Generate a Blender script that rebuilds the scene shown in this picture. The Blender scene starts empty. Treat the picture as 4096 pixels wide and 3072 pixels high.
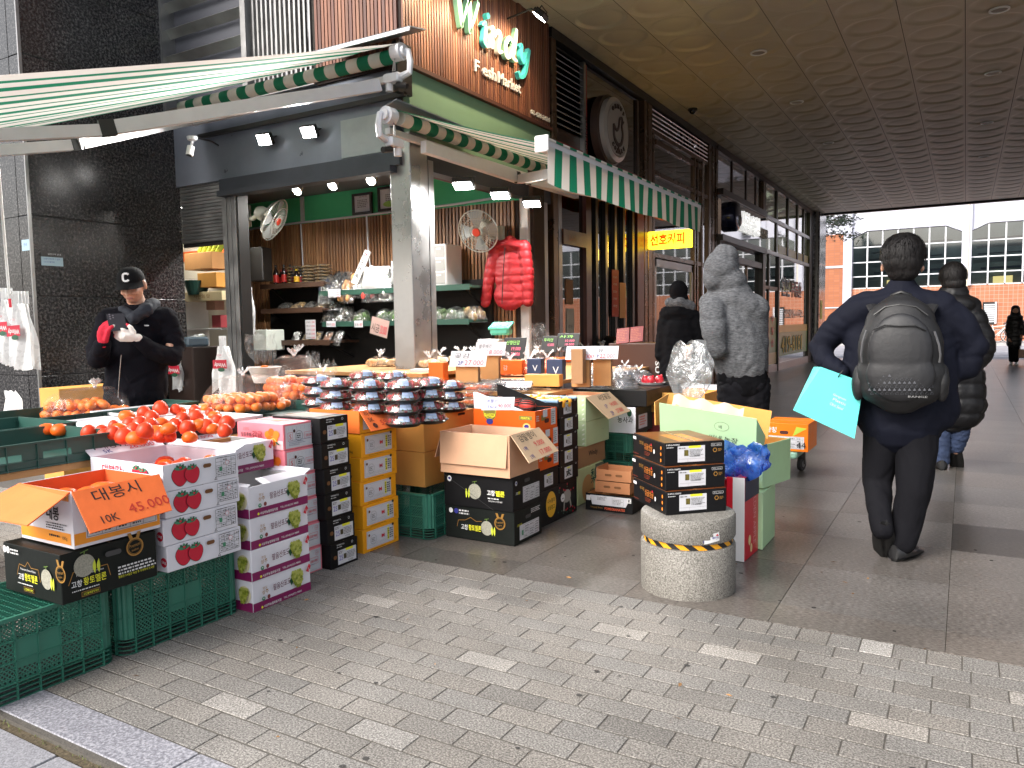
import bpy,math,random
from mathutils import Matrix,Vector,noise as mnoise
R=math.radians
rnd=random.Random(7)
scn=bpy.context.scene
col=scn.collection
# camera
CAMH=1.30
cd=bpy.data.cameras.new("camera");cam=bpy.data.objects.new("camera",cd);col.objects.link(cam)
cd.sensor_width=36.0;cd.lens=36.0*3078/4096;cd.clip_start=0.05;cd.clip_end=600
cam.matrix_world=(Matrix.Translation((0,0,CAMH))@Matrix.Rotation(R(30.5),4,'Z')@Matrix.Rotation(R(90-4.35),4,'X')@Matrix.Rotation(R(-0.9),4,'Z'))
scn.camera=cam
# sky, sun, exposure
w=bpy.data.worlds.new("World");scn.world=w;w.use_nodes=True
nt=w.node_tree;bg=nt.nodes['Background']
sk=nt.nodes.new('ShaderNodeTexSky');sk.sky_type='NISHITA';sk.sun_disc=False
sk.sun_elevation=R(38);sk.sun_rotation=R(200);sk.air_density=1.0;sk.dust_density=5.0;sk.ozone_density=1.0
hs=nt.nodes.new('ShaderNodeHueSaturation');hs.inputs['Saturation'].default_value=0.45
nt.links.new(sk.outputs[0],hs.inputs['Color']);nt.links.new(hs.outputs[0],bg.inputs[0]);bg.inputs[1].default_value=0.15
sd=bpy.data.lights.new("sun",'SUN');so=bpy.data.objects.new("sun",sd);col.objects.link(so)
sd.energy=1.0;sd.angle=R(25);sd.color=(1.0,0.97,0.93)
so.rotation_euler=(R(90-38),0,R(180-200+0));so.location=(0,-5,12)
vs=scn.view_settings;vs.view_transform='Standard';vs.look='None';vs.gamma=1;vs.use_curve_mapping=False;vs.exposure=1.12
scn.cycles.max_bounces=7;scn.cycles.transparent_max_bounces=24;scn.cycles.use_denoising=True
scn.cycles.caustics_reflective=False;scn.cycles.caustics_refractive=False;scn.cycles.sample_clamp_indirect=4.0
# materials
def c(r,g=None,b=None):
 if g is None:g=b=r
 f=lambda v:(v/255/12.92)if v/255<=0.04045 else((v/255+0.055)/1.055)**2.4
 return(f(r),f(g),f(b))
_m={}
def mat(name,rgb=(.5,.5,.5),rough=.6,metal=0.0,vary=0.0,vscale=8.0,bump=0.0,bscale=40.0,spec=.5,emit=0.0,alpha=1.0,stretch=None,trans=0.0,rough_vary=0.0):
 if name in _m:return _m[name]
 m=bpy.data.materials.new(name);m.use_nodes=True;_m[name]=m
 n=m.node_tree.nodes;l=m.node_tree.links;p=n['Principled BSDF']
 p.inputs['Base Color'].default_value=(*rgb,1);p.inputs['Roughness'].default_value=rough
 p.inputs['Metallic'].default_value=metal;p.inputs['Specular IOR Level'].default_value=spec
 p.inputs['Alpha'].default_value=alpha;p.inputs['Transmission Weight'].default_value=trans
 if emit:p.inputs['Emission Color'].default_value=(*rgb,1);p.inputs['Emission Strength'].default_value=emit
 if vary or bump or rough_vary:
  tc=n.new('ShaderNodeTexCoord');mp=n.new('ShaderNodeMapping');l.new(tc.outputs['Object'],mp.inputs[0])
  if stretch:mp.inputs['Scale'].default_value=stretch
 if vary:
  t=n.new('ShaderNodeTexNoise');t.inputs['Scale'].default_value=vscale;t.inputs['Detail'].default_value=6;t.inputs['Roughness'].default_value=.6
  l.new(mp.outputs[0],t.inputs['Vector'])
  mr=n.new('ShaderNodeMapRange');mr.inputs['From Min'].default_value=.3;mr.inputs['From Max'].default_value=.7
  mr.inputs['To Min'].default_value=1-vary;mr.inputs['To Max'].default_value=1+vary;l.new(t.outputs['Fac'],mr.inputs['Value'])
  vm=n.new('ShaderNodeVectorMath');vm.operation='SCALE';vm.inputs[0].default_value=rgb;l.new(mr.outputs[0],vm.inputs['Scale'])
  l.new(vm.outputs[0],p.inputs['Base Color'])
  if rough_vary:
   m2=n.new('ShaderNodeMapRange');m2.inputs['From Min'].default_value=.3;m2.inputs['From Max'].default_value=.7
   m2.inputs['To Min'].default_value=rough-rough_vary;m2.inputs['To Max'].default_value=rough+rough_vary
   l.new(t.outputs['Fac'],m2.inputs['Value']);l.new(m2.outputs[0],p.inputs['Roughness'])
 if bump:
  t2=n.new('ShaderNodeTexNoise');t2.inputs['Scale'].default_value=bscale;t2.inputs['Detail'].default_value=4
  l.new(mp.outputs[0],t2.inputs['Vector'])
  b=n.new('ShaderNodeBump');b.inputs['Strength'].default_value=bump;b.inputs['Distance'].default_value=.01
  l.new(t2.outputs['Fac'],b.inputs['Height']);l.new(b.outputs[0],p.inputs['Normal'])
 return m
def granite(name,dark,mid,light,scale=220,rough=.45,big=.12,attr=False,streak=None,bump=0.0):
 """speckled stone: three tones of grain, a slow mottling over them, optional per-stone tint from a vertex colour"""
 if name in _m:return _m[name]
 m=bpy.data.materials.new(name);m.use_nodes=True;_m[name]=m
 n=m.node_tree.nodes;l=m.node_tree.links;p=n['Principled BSDF']
 tc=n.new('ShaderNodeTexCoord');mp=n.new('ShaderNodeMapping');l.new(tc.outputs['Object'],mp.inputs[0])
 if streak:mp.inputs['Scale'].default_value=streak
 t=n.new('ShaderNodeTexNoise');t.inputs['Scale'].default_value=scale;t.inputs['Detail'].default_value=3;t.inputs['Roughness'].default_value=.75
 l.new(mp.outputs[0],t.inputs['Vector'])
 r=n.new('ShaderNodeValToRGB');e=r.color_ramp.elements
 e[0].position=.36;e[0].color=(*dark,1);e[1].position=.62;e[1].color=(*light,1);k=e.new(.5);k.color=(*mid,1)
 l.new(t.outputs['Fac'],r.inputs[0])
 t3=n.new('ShaderNodeTexNoise');t3.inputs['Scale'].default_value=2.3;t3.inputs['Detail'].default_value=6;l.new(tc.outputs['Object'],t3.inputs['Vector'])
 mr=n.new('ShaderNodeMapRange');mr.inputs['From Min'].default_value=.3;mr.inputs['From Max'].default_value=.7
 mr.inputs['To Min'].default_value=1-big;mr.inputs['To Max'].default_value=1+big;l.new(t3.outputs['Fac'],mr.inputs['Value'])
 vm=n.new('ShaderNodeVectorMath');vm.operation='SCALE';l.new(r.outputs[0],vm.inputs[0]);l.new(mr.outputs[0],vm.inputs['Scale'])
 out=vm.outputs[0]
 if attr:
  a=n.new('ShaderNodeAttribute');a.attribute_name='tint'
  v2=n.new('ShaderNodeVectorMath');v2.operation='MULTIPLY';l.new(out,v2.inputs[0]);l.new(a.outputs['Color'],v2.inputs[1]);out=v2.outputs[0]
 l.new(out,p.inputs['Base Color']);p.inputs['Roughness'].default_value=rough
 if bump:
  b=n.new('ShaderNodeBump');b.inputs['Strength'].default_value=bump;b.inputs['Distance'].default_value=.004
  l.new(t.outputs['Fac'],b.inputs['Height']);l.new(b.outputs[0],p.inputs['Normal'])
 return m
def woodslat(name,pal,width=.022,gap=.3,axis='XY',rough=.5):
 """colour of thin wooden battens: each batten has a tone of its own and a fine grain (the battens themselves are geometry)"""
 if name in _m:return _m[name]
 m=bpy.data.materials.new(name);m.use_nodes=True;_m[name]=m
 n=m.node_tree.nodes;l=m.node_tree.links;p=n['Principled BSDF']
 a=n.new('ShaderNodeAttribute');a.attribute_name='tint'
 tc=n.new('ShaderNodeTexCoord');mp=n.new('ShaderNodeMapping');mp.inputs['Scale'].default_value=(60,60,3);l.new(tc.outputs['Object'],mp.inputs[0])
 t=n.new('ShaderNodeTexNoise');t.inputs['Scale'].default_value=1.5;t.inputs['Detail'].default_value=5;l.new(mp.outputs[0],t.inputs['Vector'])
 mr=n.new('ShaderNodeMapRange');mr.inputs['From Min'].default_value=.3;mr.inputs['From Max'].default_value=.7
 mr.inputs['To Min'].default_value=.65;mr.inputs['To Max'].default_value=1.25;l.new(t.outputs['Fac'],mr.inputs['Value'])
 vm=n.new('ShaderNodeVectorMath');vm.operation='SCALE';l.new(a.outputs['Color'],vm.inputs[0]);l.new(mr.outputs[0],vm.inputs['Scale'])
 l.new(vm.outputs[0],p.inputs['Base Color']);p.inputs['Roughness'].default_value=rough
 return m
def film(name,tint=(.92,.94,.95),white=.25,rough=.12,body=.5,gloss=.14):
 """thin plastic film: mostly see-through, milky in places, with sharp highlights"""
 if name in _m:return _m[name]
 m=bpy.data.materials.new(name);m.use_nodes=True;_m[name]=m
 n=m.node_tree.nodes;l=m.node_tree.links;n.remove(n['Principled BSDF']);o=n['Material Output']
 tr=n.new('ShaderNodeBsdfTransparent');tr.inputs[0].default_value=(*tint,1)
 df=n.new('ShaderNodeBsdfDiffuse');df.inputs[0].default_value=(*tint,1)
 tl=n.new('ShaderNodeBsdfTranslucent');tl.inputs[0].default_value=(*tint,1)
 gl=n.new('ShaderNodeBsdfGlossy');gl.inputs['Roughness'].default_value=rough
 tc=n.new('ShaderNodeTexCoord');t=n.new('ShaderNodeTexNoise');t.inputs['Scale'].default_value=22;t.inputs['Detail'].default_value=5
 l.new(tc.outputs['Object'],t.inputs['Vector'])
 b=n.new('ShaderNodeBump');b.inputs['Strength'].default_value=body;b.inputs['Distance'].default_value=.02;l.new(t.outputs['Fac'],b.inputs['Height'])
 l.new(b.outputs[0],gl.inputs['Normal'])
 mr=n.new('ShaderNodeMapRange');mr.inputs['From Min'].default_value=.4;mr.inputs['From Max'].default_value=.7
 mr.inputs['To Min'].default_value=white*.35;mr.inputs['To Max'].default_value=white*1.6;mr.clamp=True;l.new(t.outputs['Fac'],mr.inputs['Value'])
 m0=n.new('ShaderNodeMixShader');m0.inputs[0].default_value=.4;l.new(df.outputs[0],m0.inputs[1]);l.new(tl.outputs[0],m0.inputs[2])
 m1=n.new('ShaderNodeMixShader');l.new(mr.outputs[0],m1.inputs[0]);l.new(tr.outputs[0],m1.inputs[1]);l.new(m0.outputs[0],m1.inputs[2])
 m2=n.new('ShaderNodeMixShader');m2.inputs[0].default_value=gloss;l.new(m1.outputs[0],m2.inputs[1]);l.new(gl.outputs[0],m2.inputs[2])
 l.new(m2.outputs[0],o.inputs[0]);return m
def glassm(name,tint=(.6,.65,.66),refl=.12,dark=.0,rough=.02):
 """window pane: transparent tinted sheet with mirror reflection that grows at glancing angles"""
 if name in _m:return _m[name]
 m=bpy.data.materials.new(name);m.use_nodes=True;_m[name]=m
 n=m.node_tree.nodes;l=m.node_tree.links;n.remove(n['Principled BSDF']);o=n['Material Output']
 tr=n.new('ShaderNodeBsdfTransparent');tr.inputs[0].default_value=(*tint,1)
 gl=n.new('ShaderNodeBsdfGlossy');gl.inputs['Roughness'].default_value=rough
 lw=n.new('ShaderNodeFresnel');lw.inputs[0].default_value=1.5
 ma=n.new('ShaderNodeMath');ma.operation='MULTIPLY_ADD';ma.inputs[1].default_value=1.6;ma.inputs[2].default_value=refl;ma.use_clamp=True;l.new(lw.outputs[0],ma.inputs[0])
 mx=n.new('ShaderNodeMixShader');l.new(ma.outputs[0],mx.inputs[0]);l.new(tr.outputs[0],mx.inputs[1]);l.new(gl.outputs[0],mx.inputs[2])
 l.new(mx.outputs[0],o.inputs[0]);return m
def glow(name,rgb,s):
 if name in _m:return _m[name]
 m=bpy.data.materials.new(name);m.use_nodes=True;_m[name]=m
 p=m.node_tree.nodes['Principled BSDF'];p.inputs['Base Color'].default_value=(*rgb,1)
 p.inputs['Emission Color'].default_value=(*rgb,1);p.inputs['Emission Strength'].default_value=s;return m
 # mesh builder
_txt={}
def textmesh(s,bold=0.0,res=2):
 k=(s,bold,res)
 if k in _txt:return _txt[k]
 cu=bpy.data.curves.new('lettering','FONT');cu.body=s;cu.size=1;cu.offset=bold;cu.resolution_u=res
 o=bpy.data.objects.new('lettering',cu);me=o.to_mesh()
 vv=[(v.co.x,v.co.y)for v in me.vertices];ff=[tuple(p.vertices)for p in me.polygons]
 o.to_mesh_clear();bpy.data.objects.remove(o);bpy.data.curves.remove(cu)
 x0=min((v[0]for v in vv),default=0);x1=max((v[0]for v in vv),default=1);y0=min((v[1]for v in vv),default=0);y1=max((v[1]for v in vv),default=1)
 _txt[k]=(vv,ff,x0,x1,y0,y1);return _txt[k]
class MB:
 def __init__(s):s.v=[];s.f=[];s.m=[];s.mats=[];s.M=Matrix();s.t=[];s.tint=None
 def mi(s,m):
  if m not in s.mats:s.mats.append(m)
  return s.mats.index(m)
 def add(s,vs,fs,m):
  b=len(s.v);k=s.mi(m);M=s.M
  s.v+=[M@Vector(v)for v in vs];s.f+=[tuple(b+i for i in f)for f in fs];s.m+=[k]*len(fs)
  s.t+=[s.tint]*len(fs);return s
 def box(s,x0,x1,y0,y1,z0,z1,m,ch=0.0):
  if ch<=0:
   vs=[(x,y,z)for z in(z0,z1)for y in(y0,y1)for x in(x0,x1)]
   return s.add(vs,[(0,2,3,1),(4,5,7,6),(0,1,5,4),(2,6,7,3),(0,4,6,2),(1,3,7,5)],m)
  e=min(ch,(x1-x0)/2.01,(y1-y0)/2.01,(z1-z0)/2.01)
  def ring(z,i):return[(x0+i+e,y0+i,z),(x1-i-e,y0+i,z),(x1-i,y0+i+e,z),(x1-i,y1-i-e,z),(x1-i-e,y1-i,z),(x0+i+e,y1-i,z),(x0+i,y1-i-e,z),(x0+i,y0+i+e,z)]
  vs=ring(z0,e*.5)+ring(z0+e,0)+ring(z1-e,0)+ring(z1,e*.5);fs=[tuple(range(7,-1,-1)),tuple(range(24,32))]
  for r in range(3):
   for i in range(8):j=(i+1)%8;fs.append((r*8+i,r*8+j,r*8+8+j,r*8+8+i))
  return s.add(vs,fs,m)
 def quad(s,a,b,c_,d,m):return s.add([a,b,c_,d],[(0,1,2,3)],m)
 def slab(s,a,b,c_,d,th,m,m2=None):
  """quad with thickness th behind it (away from its normal)"""
  a,b,c_,d=map(Vector,(a,b,c_,d));n=(b-a).cross(d-a).normalized()*th
  s.add([a,b,c_,d,a-n,b-n,c_-n,d-n],[(0,1,2,3)],m)
  return s.add([a,b,c_,d,a-n,b-n,c_-n,d-n],[(7,6,5,4),(0,4,5,1),(1,5,6,2),(2,6,7,3),(3,7,4,0)],m2 or m)
 def bar(s,p,q,w_,h,m,up=(0,0,1)):
  p,q=Vector(p),Vector(q);d=(q-p).normalized();u=Vector(up);sd_=d.cross(u)
  if sd_.length<1e-4:sd_=d.cross(Vector((1,0,0)))
  sd_.normalize();u=sd_.cross(d);a=sd_*w_/2;b=u*h/2
  vs=[p-a-b,p+a-b,p+a+b,p-a+b,q-a-b,q+a-b,q+a+b,q-a+b]
  return s.add(vs,[(0,1,2,3),(7,6,5,4),(0,4,5,1),(1,5,6,2),(2,6,7,3),(3,7,4,0)],m)
 def tube(s,pts,r,m,n=8,cap=True,flat=1.0,up=None):
  pts=[Vector(p)for p in pts];rs=r if isinstance(r,(list,tuple))else[r]*len(pts);vs=[];fs=[]
  pu=None
  for i,p in enumerate(pts):
   d=(pts[min(i+1,len(pts)-1)]-pts[max(i-1,0)])
   d=d.normalized()if d.length>1e-9 else Vector((0,0,1))
   if pu is None:pu=Vector(up)if up else(Vector((0,0,1))if abs(d.z)<.9 else Vector((1,0,0)))
   a=d.cross(pu).normalized();pu=a.cross(d).normalized()
   for k in range(n):t=2*math.pi*k/n;vs.append(p+(a*math.cos(t)+pu*math.sin(t)*flat)*rs[i])
  for i in range(len(pts)-1):
   for k in range(n):j=(k+1)%n;fs.append((i*n+k,i*n+j,i*n+n+j,i*n+n+k))
  if cap:fs+=[tuple(range(n-1,-1,-1)),tuple(range((len(pts)-1)*n,len(pts)*n))]
  return s.add(vs,fs,m)
 def lathe(s,prof,cx,cy,m,n=24,z=0.0,ex=1.0,ey=1.0,cap=True):
  vs=[];fs=[]
  for(r,h)in prof:
   for k in range(n):t=2*math.pi*k/n;vs.append((cx+r*ex*math.cos(t),cy+r*ey*math.sin(t),z+h))
  for i in range(len(prof)-1):
   for k in range(n):j=(k+1)%n;fs.append((i*n+k,i*n+j,i*n+n+j,i*n+n+k))
  if cap:fs+=[tuple(range(n-1,-1,-1)),tuple(range((len(prof)-1)*n,len(prof)*n))]
  return s.add(vs,fs,m)
 def ball(s,cx,cy,cz,rx,ry,rz,m,n=12,k=8,rot=None,jit=0.0,seed=0):
  vs=[];fs=[];Rm=rot or Matrix()
  for i in range(k+1):
   th=math.pi*i/k
   for j in range(n):
    ph=2*math.pi*j/n;d=Vector((math.sin(th)*math.cos(ph),math.sin(th)*math.sin(ph),math.cos(th)))
    g=1+jit*mnoise.noise(d*1.7+Vector((seed*3.1,seed,0)))if jit else 1
    q=Rm@Vector((d.x*rx*g,d.y*ry*g,d.z*rz*g));vs.append((cx+q.x,cy+q.y,cz+q.z))
  for i in range(k):
   for j in range(n):
    jj=(j+1)%n
    if i==0:fs.append((j,n+j,n+jj))
    elif i==k-1:fs.append((i*n+j,(i+1)*n+j,i*n+jj))
    else:fs.append((i*n+j,(i+1)*n+j,(i+1)*n+jj,i*n+jj))
  return s.add(vs,fs,m)
 def text(s,t,o,ux,uy,h,m,w_=None,align='L',bold=0.0,depth=0.0,res=2):
  """flat lettering: o = lower-left corner, ux/uy = unit vectors, h = letter height, w_ = total width; depth raises it as a slab"""
  vv,ff,x0,x1,y0,y1=textmesh(t,bold,res)
  if x1-x0<1e-6 or y1-y0<1e-6:return s
  sy=h/(y1-y0);sx=(w_/(x1-x0))if w_ else sy;o,ux,uy=Vector(o),Vector(ux),Vector(uy);W=(x1-x0)*sx
  off={'L':0,'C':-W/2,'R':-W}[align];nn=ux.cross(uy)
  P=[o+ux*((x-x0)*sx+off)+uy*((y-y0)*sy)for x,y in vv]
  if not depth:return s.add(P,ff,m)
  n=len(P);ed={}
  for f in ff:
   for i in range(len(f)):
    a,b=f[i],f[(i+1)%len(f)];ed[(a,b)]=1
  side=[(a,b,b+n,a+n)[::-1]for(a,b)in ed if(b,a)not in ed]
  return s.add([p+nn*depth for p in P]+P,ff+side,m)
 def grid(s,nx,ny,fn,m):
  vs=[fn(i/nx,j/ny)for j in range(ny+1)for i in range(nx+1)]
  fs=[(j*(nx+1)+i,j*(nx+1)+i+1,(j+1)*(nx+1)+i+1,(j+1)*(nx+1)+i)for j in range(ny)for i in range(nx)]
  return s.add(vs,fs,m)
 def build(s,name,parent=None,smooth=None,local=False,mods=None):
  me=bpy.data.meshes.new(name)
  iv=Matrix()
  if parent is not None and not local:iv=world_of(parent).inverted()
  me.from_pydata([tuple(iv@v)for v in s.v],[],s.f)
  for m in s.mats:me.materials.append(m)
  me.polygons.foreach_set('material_index',s.m)
  if any(t is not None for t in s.t):
   at=me.color_attributes.new('tint','FLOAT_COLOR','CORNER');k=0;buf=[]
   for p,t in zip(me.polygons,s.t):buf+=list((*(t or(1,1,1)),1.0))*p.loop_total
   at.data.foreach_set('color',buf)
  me.update()
  if smooth is not None:
   me.polygons.foreach_set('use_smooth',[True]*len(me.polygons))
   try:me.set_sharp_from_angle(angle=R(smooth))
   except Exception:pass
  o=bpy.data.objects.new(name,me);col.objects.link(o)
  if parent is not None:o.parent=parent
  for k_,kw in(mods or[]):
   md=o.modifiers.new(k_.lower(),k_)
   for a,b in kw.items():setattr(md,a,b)
  return o
def world_of(o):
 M=o.matrix_basis.copy()
 if o.parent:M=world_of(o.parent)@M
 return M
def tag(o,label,cat,group=None):
 o['label']=label;o['category']=cat
 if group:o['group']=group
 return o
def thing(name,label,cat,loc=(0,0,0),rz=0.0,group=None):
 o=bpy.data.objects.new(name,None);o.empty_display_size=.1;col.objects.link(o)
 o.matrix_basis=Matrix.Translation(loc)@Matrix.Rotation(rz,4,'Z');return tag(o,label,cat,group)
def structure(o):o['kind']='structure';return o
def stuff(o):o['kind']='stuff';return o
def copy_tree(o,parent=None):
 n_=o.copy();col.objects.link(n_);n_.parent=parent
 for ch in[x for x in o.children]:copy_tree(ch,n_)
 return n_
def kids(o,name):return[x for x in o.children if x.name.split('.')[0]==name]
M_ALU=mat('aluminium',c(150),.38,.85,vary=.15,vscale=5,rough_vary=.1)
M_STEEL=mat('stainless',c(165),.3,.9,vary=.12,vscale=3,rough_vary=.12)
M_DARKMET=mat('dark_metal',c(52,50,50),.4,.6,vary=.15)
M_BRONZE=mat('bronze_frame',c(96,78,64),.3,.75,vary=.15,vscale=3,rough_vary=.1)
M_BLACK=mat('black_plastic',c(26),.4)
M_WHITE=mat('white_paint',c(222),.5,vary=.04)
M_GREYP=mat('grey_panel',c(120,124,130),.45,.2,vary=.12,vscale=3,rough_vary=.1)
def cloth(name,rgb):
 m=mat(name,rgb,.85);n=m.node_tree.nodes;l=m.node_tree.links;o=n['Material Output'];tl=n.new('ShaderNodeBsdfTranslucent');tl.inputs[0].default_value=(*rgb,1)
 mx=n.new('ShaderNodeMixShader');mx.inputs[0].default_value=.35;l.new(n['Principled BSDF'].outputs[0],mx.inputs[1]);l.new(tl.outputs[0],mx.inputs[2]);l.new(mx.outputs[0],o.inputs[0]);return m
M_AWN_G=cloth('awning_green',c(20,118,88));M_AWN_W=cloth('awning_white',c(212,209,203))
M_PWHITE=mat('powder_white',c(205,207,212),.4,.1,vary=.05)
M_PAPER=mat('paper',c(202,202,207),.8)
M_INK=mat('ink_black',c(22,22,26),.7)
M_INKR=mat('ink_red',c(205,40,60),.7)
M_INKB=mat('ink_blue',c(40,44,130),.7)
M_LAMP=glow('lamp_face',(1,.98,.95),22.0)
# ground
g=MB();g.quad((-60,-60,-.16),(60,-60,-.16),(60,140,-.16),(-60,140,-.16),mat('asphalt',c(92,92,94),.9,vary=.1,bump=.3,bscale=60))
structure(g.build('ground'))
M_MORTAR=mat('mortar',c(86,82,76),.95,vary=.15,vscale=30,bump=.5,bscale=120)
M_PAVER=granite('paver_stone',(.062,.057,.050),(.172,.160,.145),(.33,.31,.285),scale=150,rough=.8,big=.17,attr=True,bump=.35)
M_TILE=granite('granite_tile',(.052,.046,.041),(.120,.108,.098),(.21,.195,.18),scale=130,rough=.3,big=.16,attr=True,streak=(.35,1.2,1),bump=.05)
M_CURB=granite('curb_stone',(.12,.12,.135),(.22,.22,.24),(.36,.36,.38),scale=95,rough=.6,big=.08,attr=True,bump=.25)
g=MB();g.box(-9,7,1.29,3.37,-.15,-.0025,M_MORTAR);structure(g.build('paving_bed'))
g=MB();BW,BH,GP=.232,.1028,.008
special={(-1.21,2.93):1.75,(-1.67,2.49):1.7,(-.84,3.0):1.7,(-.17,2.65):1.75,(-1.63,1.80):1.8,(-2.30,2.73):1.6,(-1.93,3.08):1.55,(.17,3.03):1.7,(-1.66,2.29):.8,(-.60,2.93):.82,(-1.3,2.2):.78,(-.95,2.2):.75,(-.05,2.95):.8,(-2.05,1.73):1.7,(.55,2.3):1.7,(1.3,2.8):1.7}
def paver(x0,x1,y0,y1,tone,z=0.0):
 t=tone*rnd.uniform(.93,1.06);w_=rnd.uniform(-.018,.018);g.tint=(t*(1+w_),t,t*(1-w_*1.2));a=0
 z1=z+rnd.uniform(-.0008,.0008)
 g.M=Matrix.Translation((0,0,0));g.box(x0+GP/4,x1-GP/4,y0+GP/2,y1-GP/2,z-.03,z1,M_PAVER,ch=.0028)
rows=17;yb=1.47
for r in range(rows):
 y0=yb+r*BH;y1=y0+BH
 x=-9+(r%2)*BW/2+rnd.uniform(-.004,.004)
 while x<6.9:
  tone=rnd.choice([.94,.97,1,1,1.02,1.0,.93]);cxm=x+BW/2;cym=(y0+y1)/2
  for(sx,sy),tv in special.items():
   if abs(sx-cxm)<=BW/2 and abs(sy-cym)<=BH/2:tone=1.42 if tv>1 else tv
  paver(x,x+BW,y0,y1,tone);x+=BW
y0=yb+rows*BH;x=-9.05
while x<6.9:
 wd=.118 if x>-1.5 else BW
 paver(x,x+wd,y0,3.36,1.72 if abs(x+.315-.059+.05)<.06 else rnd.choice([.92,1,1.05]),0);x+=wd
g.M=Matrix()
structure(g.build('brick_paving'))
g=MB()
x=-9.0
while x<7:
 t=rnd.uniform(.95,1.05);g.tint=(t,t,t*1.03);g.box(x+.003,x+.497+.5,1.312,1.466,-.12,.002,M_CURB,ch=.004);x+=1.0
structure(g.build('curb'))
g=MB();M_DIRT=mat('dirt_joint',c(86,76,58),.95,vary=.4,vscale=60,bump=.8,bscale=80)
g.box(-9,7,1.262,1.309,-.15,-.016,M_DIRT);structure(g.build('dirt_joint_strip'))
g=MB();M_LOW=granite('lower_paving_stone',(.15,.15,.16),(.23,.23,.245),(.31,.31,.32),scale=150,rough=.75,big=.08,attr=True,bump=.2)
for i in range(-22,18):
 for j in range(-12,8):
  xx=i*.4+(j%2)*.2;yy=1.26-(j+13)*.2;t=rnd.uniform(.93,1.05);g.tint=(t,t,t*1.02)
  g.box(xx+.004,xx+.396,yy+.004,yy+.196,-.1,-.012+rnd.uniform(-.002,.002),M_LOW,ch=.004)
structure(g.build('lower_pavement'))
g=MB();g.box(-9,7.5,-3.0,1.262,-.15,-.022,M_MORTAR);structure(g.build('lower_paving_bed'))
g=MB();M_WEED=mat('weed',c(84,92,44),.8,vary=.3)
for k in range(260):
 xx=rnd.uniform(-3.2,-1.6);yy=rnd.uniform(1.268,1.304);a=rnd.uniform(0,6.28);L=rnd.uniform(.004,.011)
 g.add([(xx,yy,-.014),(xx+L*math.cos(a),yy+L*math.sin(a)*.5,-.008),(xx+L*math.cos(a+.7),yy+L*math.sin(a+.7)*.5,-.006)],[(0,1,2)],M_WEED)
stuff(g.build('weeds'))
g=MB();M_GUM=mat('gum_spot',c(52,50,48),.8)
for k in range(60):
 xx,yy=rnd.uniform(-2.6,.6),rnd.uniform(1.55,5.5);q=rnd.uniform(.004,.011);g.lathe([(q,.0022 if yy<3.36 else.0012),(.001,.0025 if yy<3.36 else.0015)],xx,yy,M_GUM,9,ex=rnd.uniform(.8,1.3),cap=False)
stuff(g.build('gum_spots'))
g=MB();M_LEAFD=mat('dry_leaf',c(150,112,70),.8,vary=.3)
for k in range(34):
 xx,yy,a=rnd.uniform(-2.7,1),rnd.uniform(1.5,4.6),rnd.uniform(0,6.28);L=rnd.uniform(.006,.02);w_=L*rnd.uniform(.08,.4);ca,sa=math.cos(a),math.sin(a)
 g.add([(xx-L*ca,yy-L*sa,.004),(xx-w_*sa,yy+w_*ca,.008),(xx+L*ca,yy+L*sa,.004),(xx+w_*sa,yy-w_*ca,.003)],[(0,1,2,3)],M_LEAFD)
stuff(g.build('litter'))
g=MB();g.box(-4.3,9,3.362,28.4,-.15,-.006,M_MORTAR);g.box(-13,-4.3,3.362,8,-.15,-.006,M_MORTAR);structure(g.build('arcade_floor_bed'))
g=MB()
xs=[-.037+.672*k for k in range(-20,14)];ysr=[3.362,3.60]+[3.60+.655*k for k in range(1,40)]
for i in range(len(xs)-1):
 for j in range(len(ysr)-1):
  if xs[i+1]<-13 or(xs[i+1]<-4.4 and ysr[j]>7.6)or ysr[j]>28:continue
  t=rnd.choice([.78,.9,1,1.05,1.0,.85,.95])
  if abs(xs[i]+.037)<.01 and 4.85<ysr[j]<5.0:t=.42
  elif abs(xs[i]+.037)<.01 and 7.1<ysr[j]<7.6:t=.55
  wv=rnd.uniform(-.03,.05);g.tint=(t*(1+wv),t,t*(1-wv))
  g.box(xs[i]+.0015,xs[i+1]-.0015,ysr[j]+.001,ysr[j+1]-.001,-.03,0.0,M_TILE)
structure(g.build('arcade_floor'))
g=MB();g.box(-40,40,28.4,60,-.12,-.03,mat('street_block',c(150,150,156),.8,vary=.12,vscale=2,bump=.2,bscale=30));structure(g.build('street'))
g=MB()
for y0,h_ in((31.0,.5),(36.0,.25)):
 g.box(-40,40,y0,y0+h_,-.03,-.022,mat('street_line',c(178,178,182),.8))
g.box(-40,40,43.5,47.9,-.03,.09,mat('far_kerb',c(168,166,165),.8,vary=.1));structure(g.build('far_pavement'))
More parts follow.
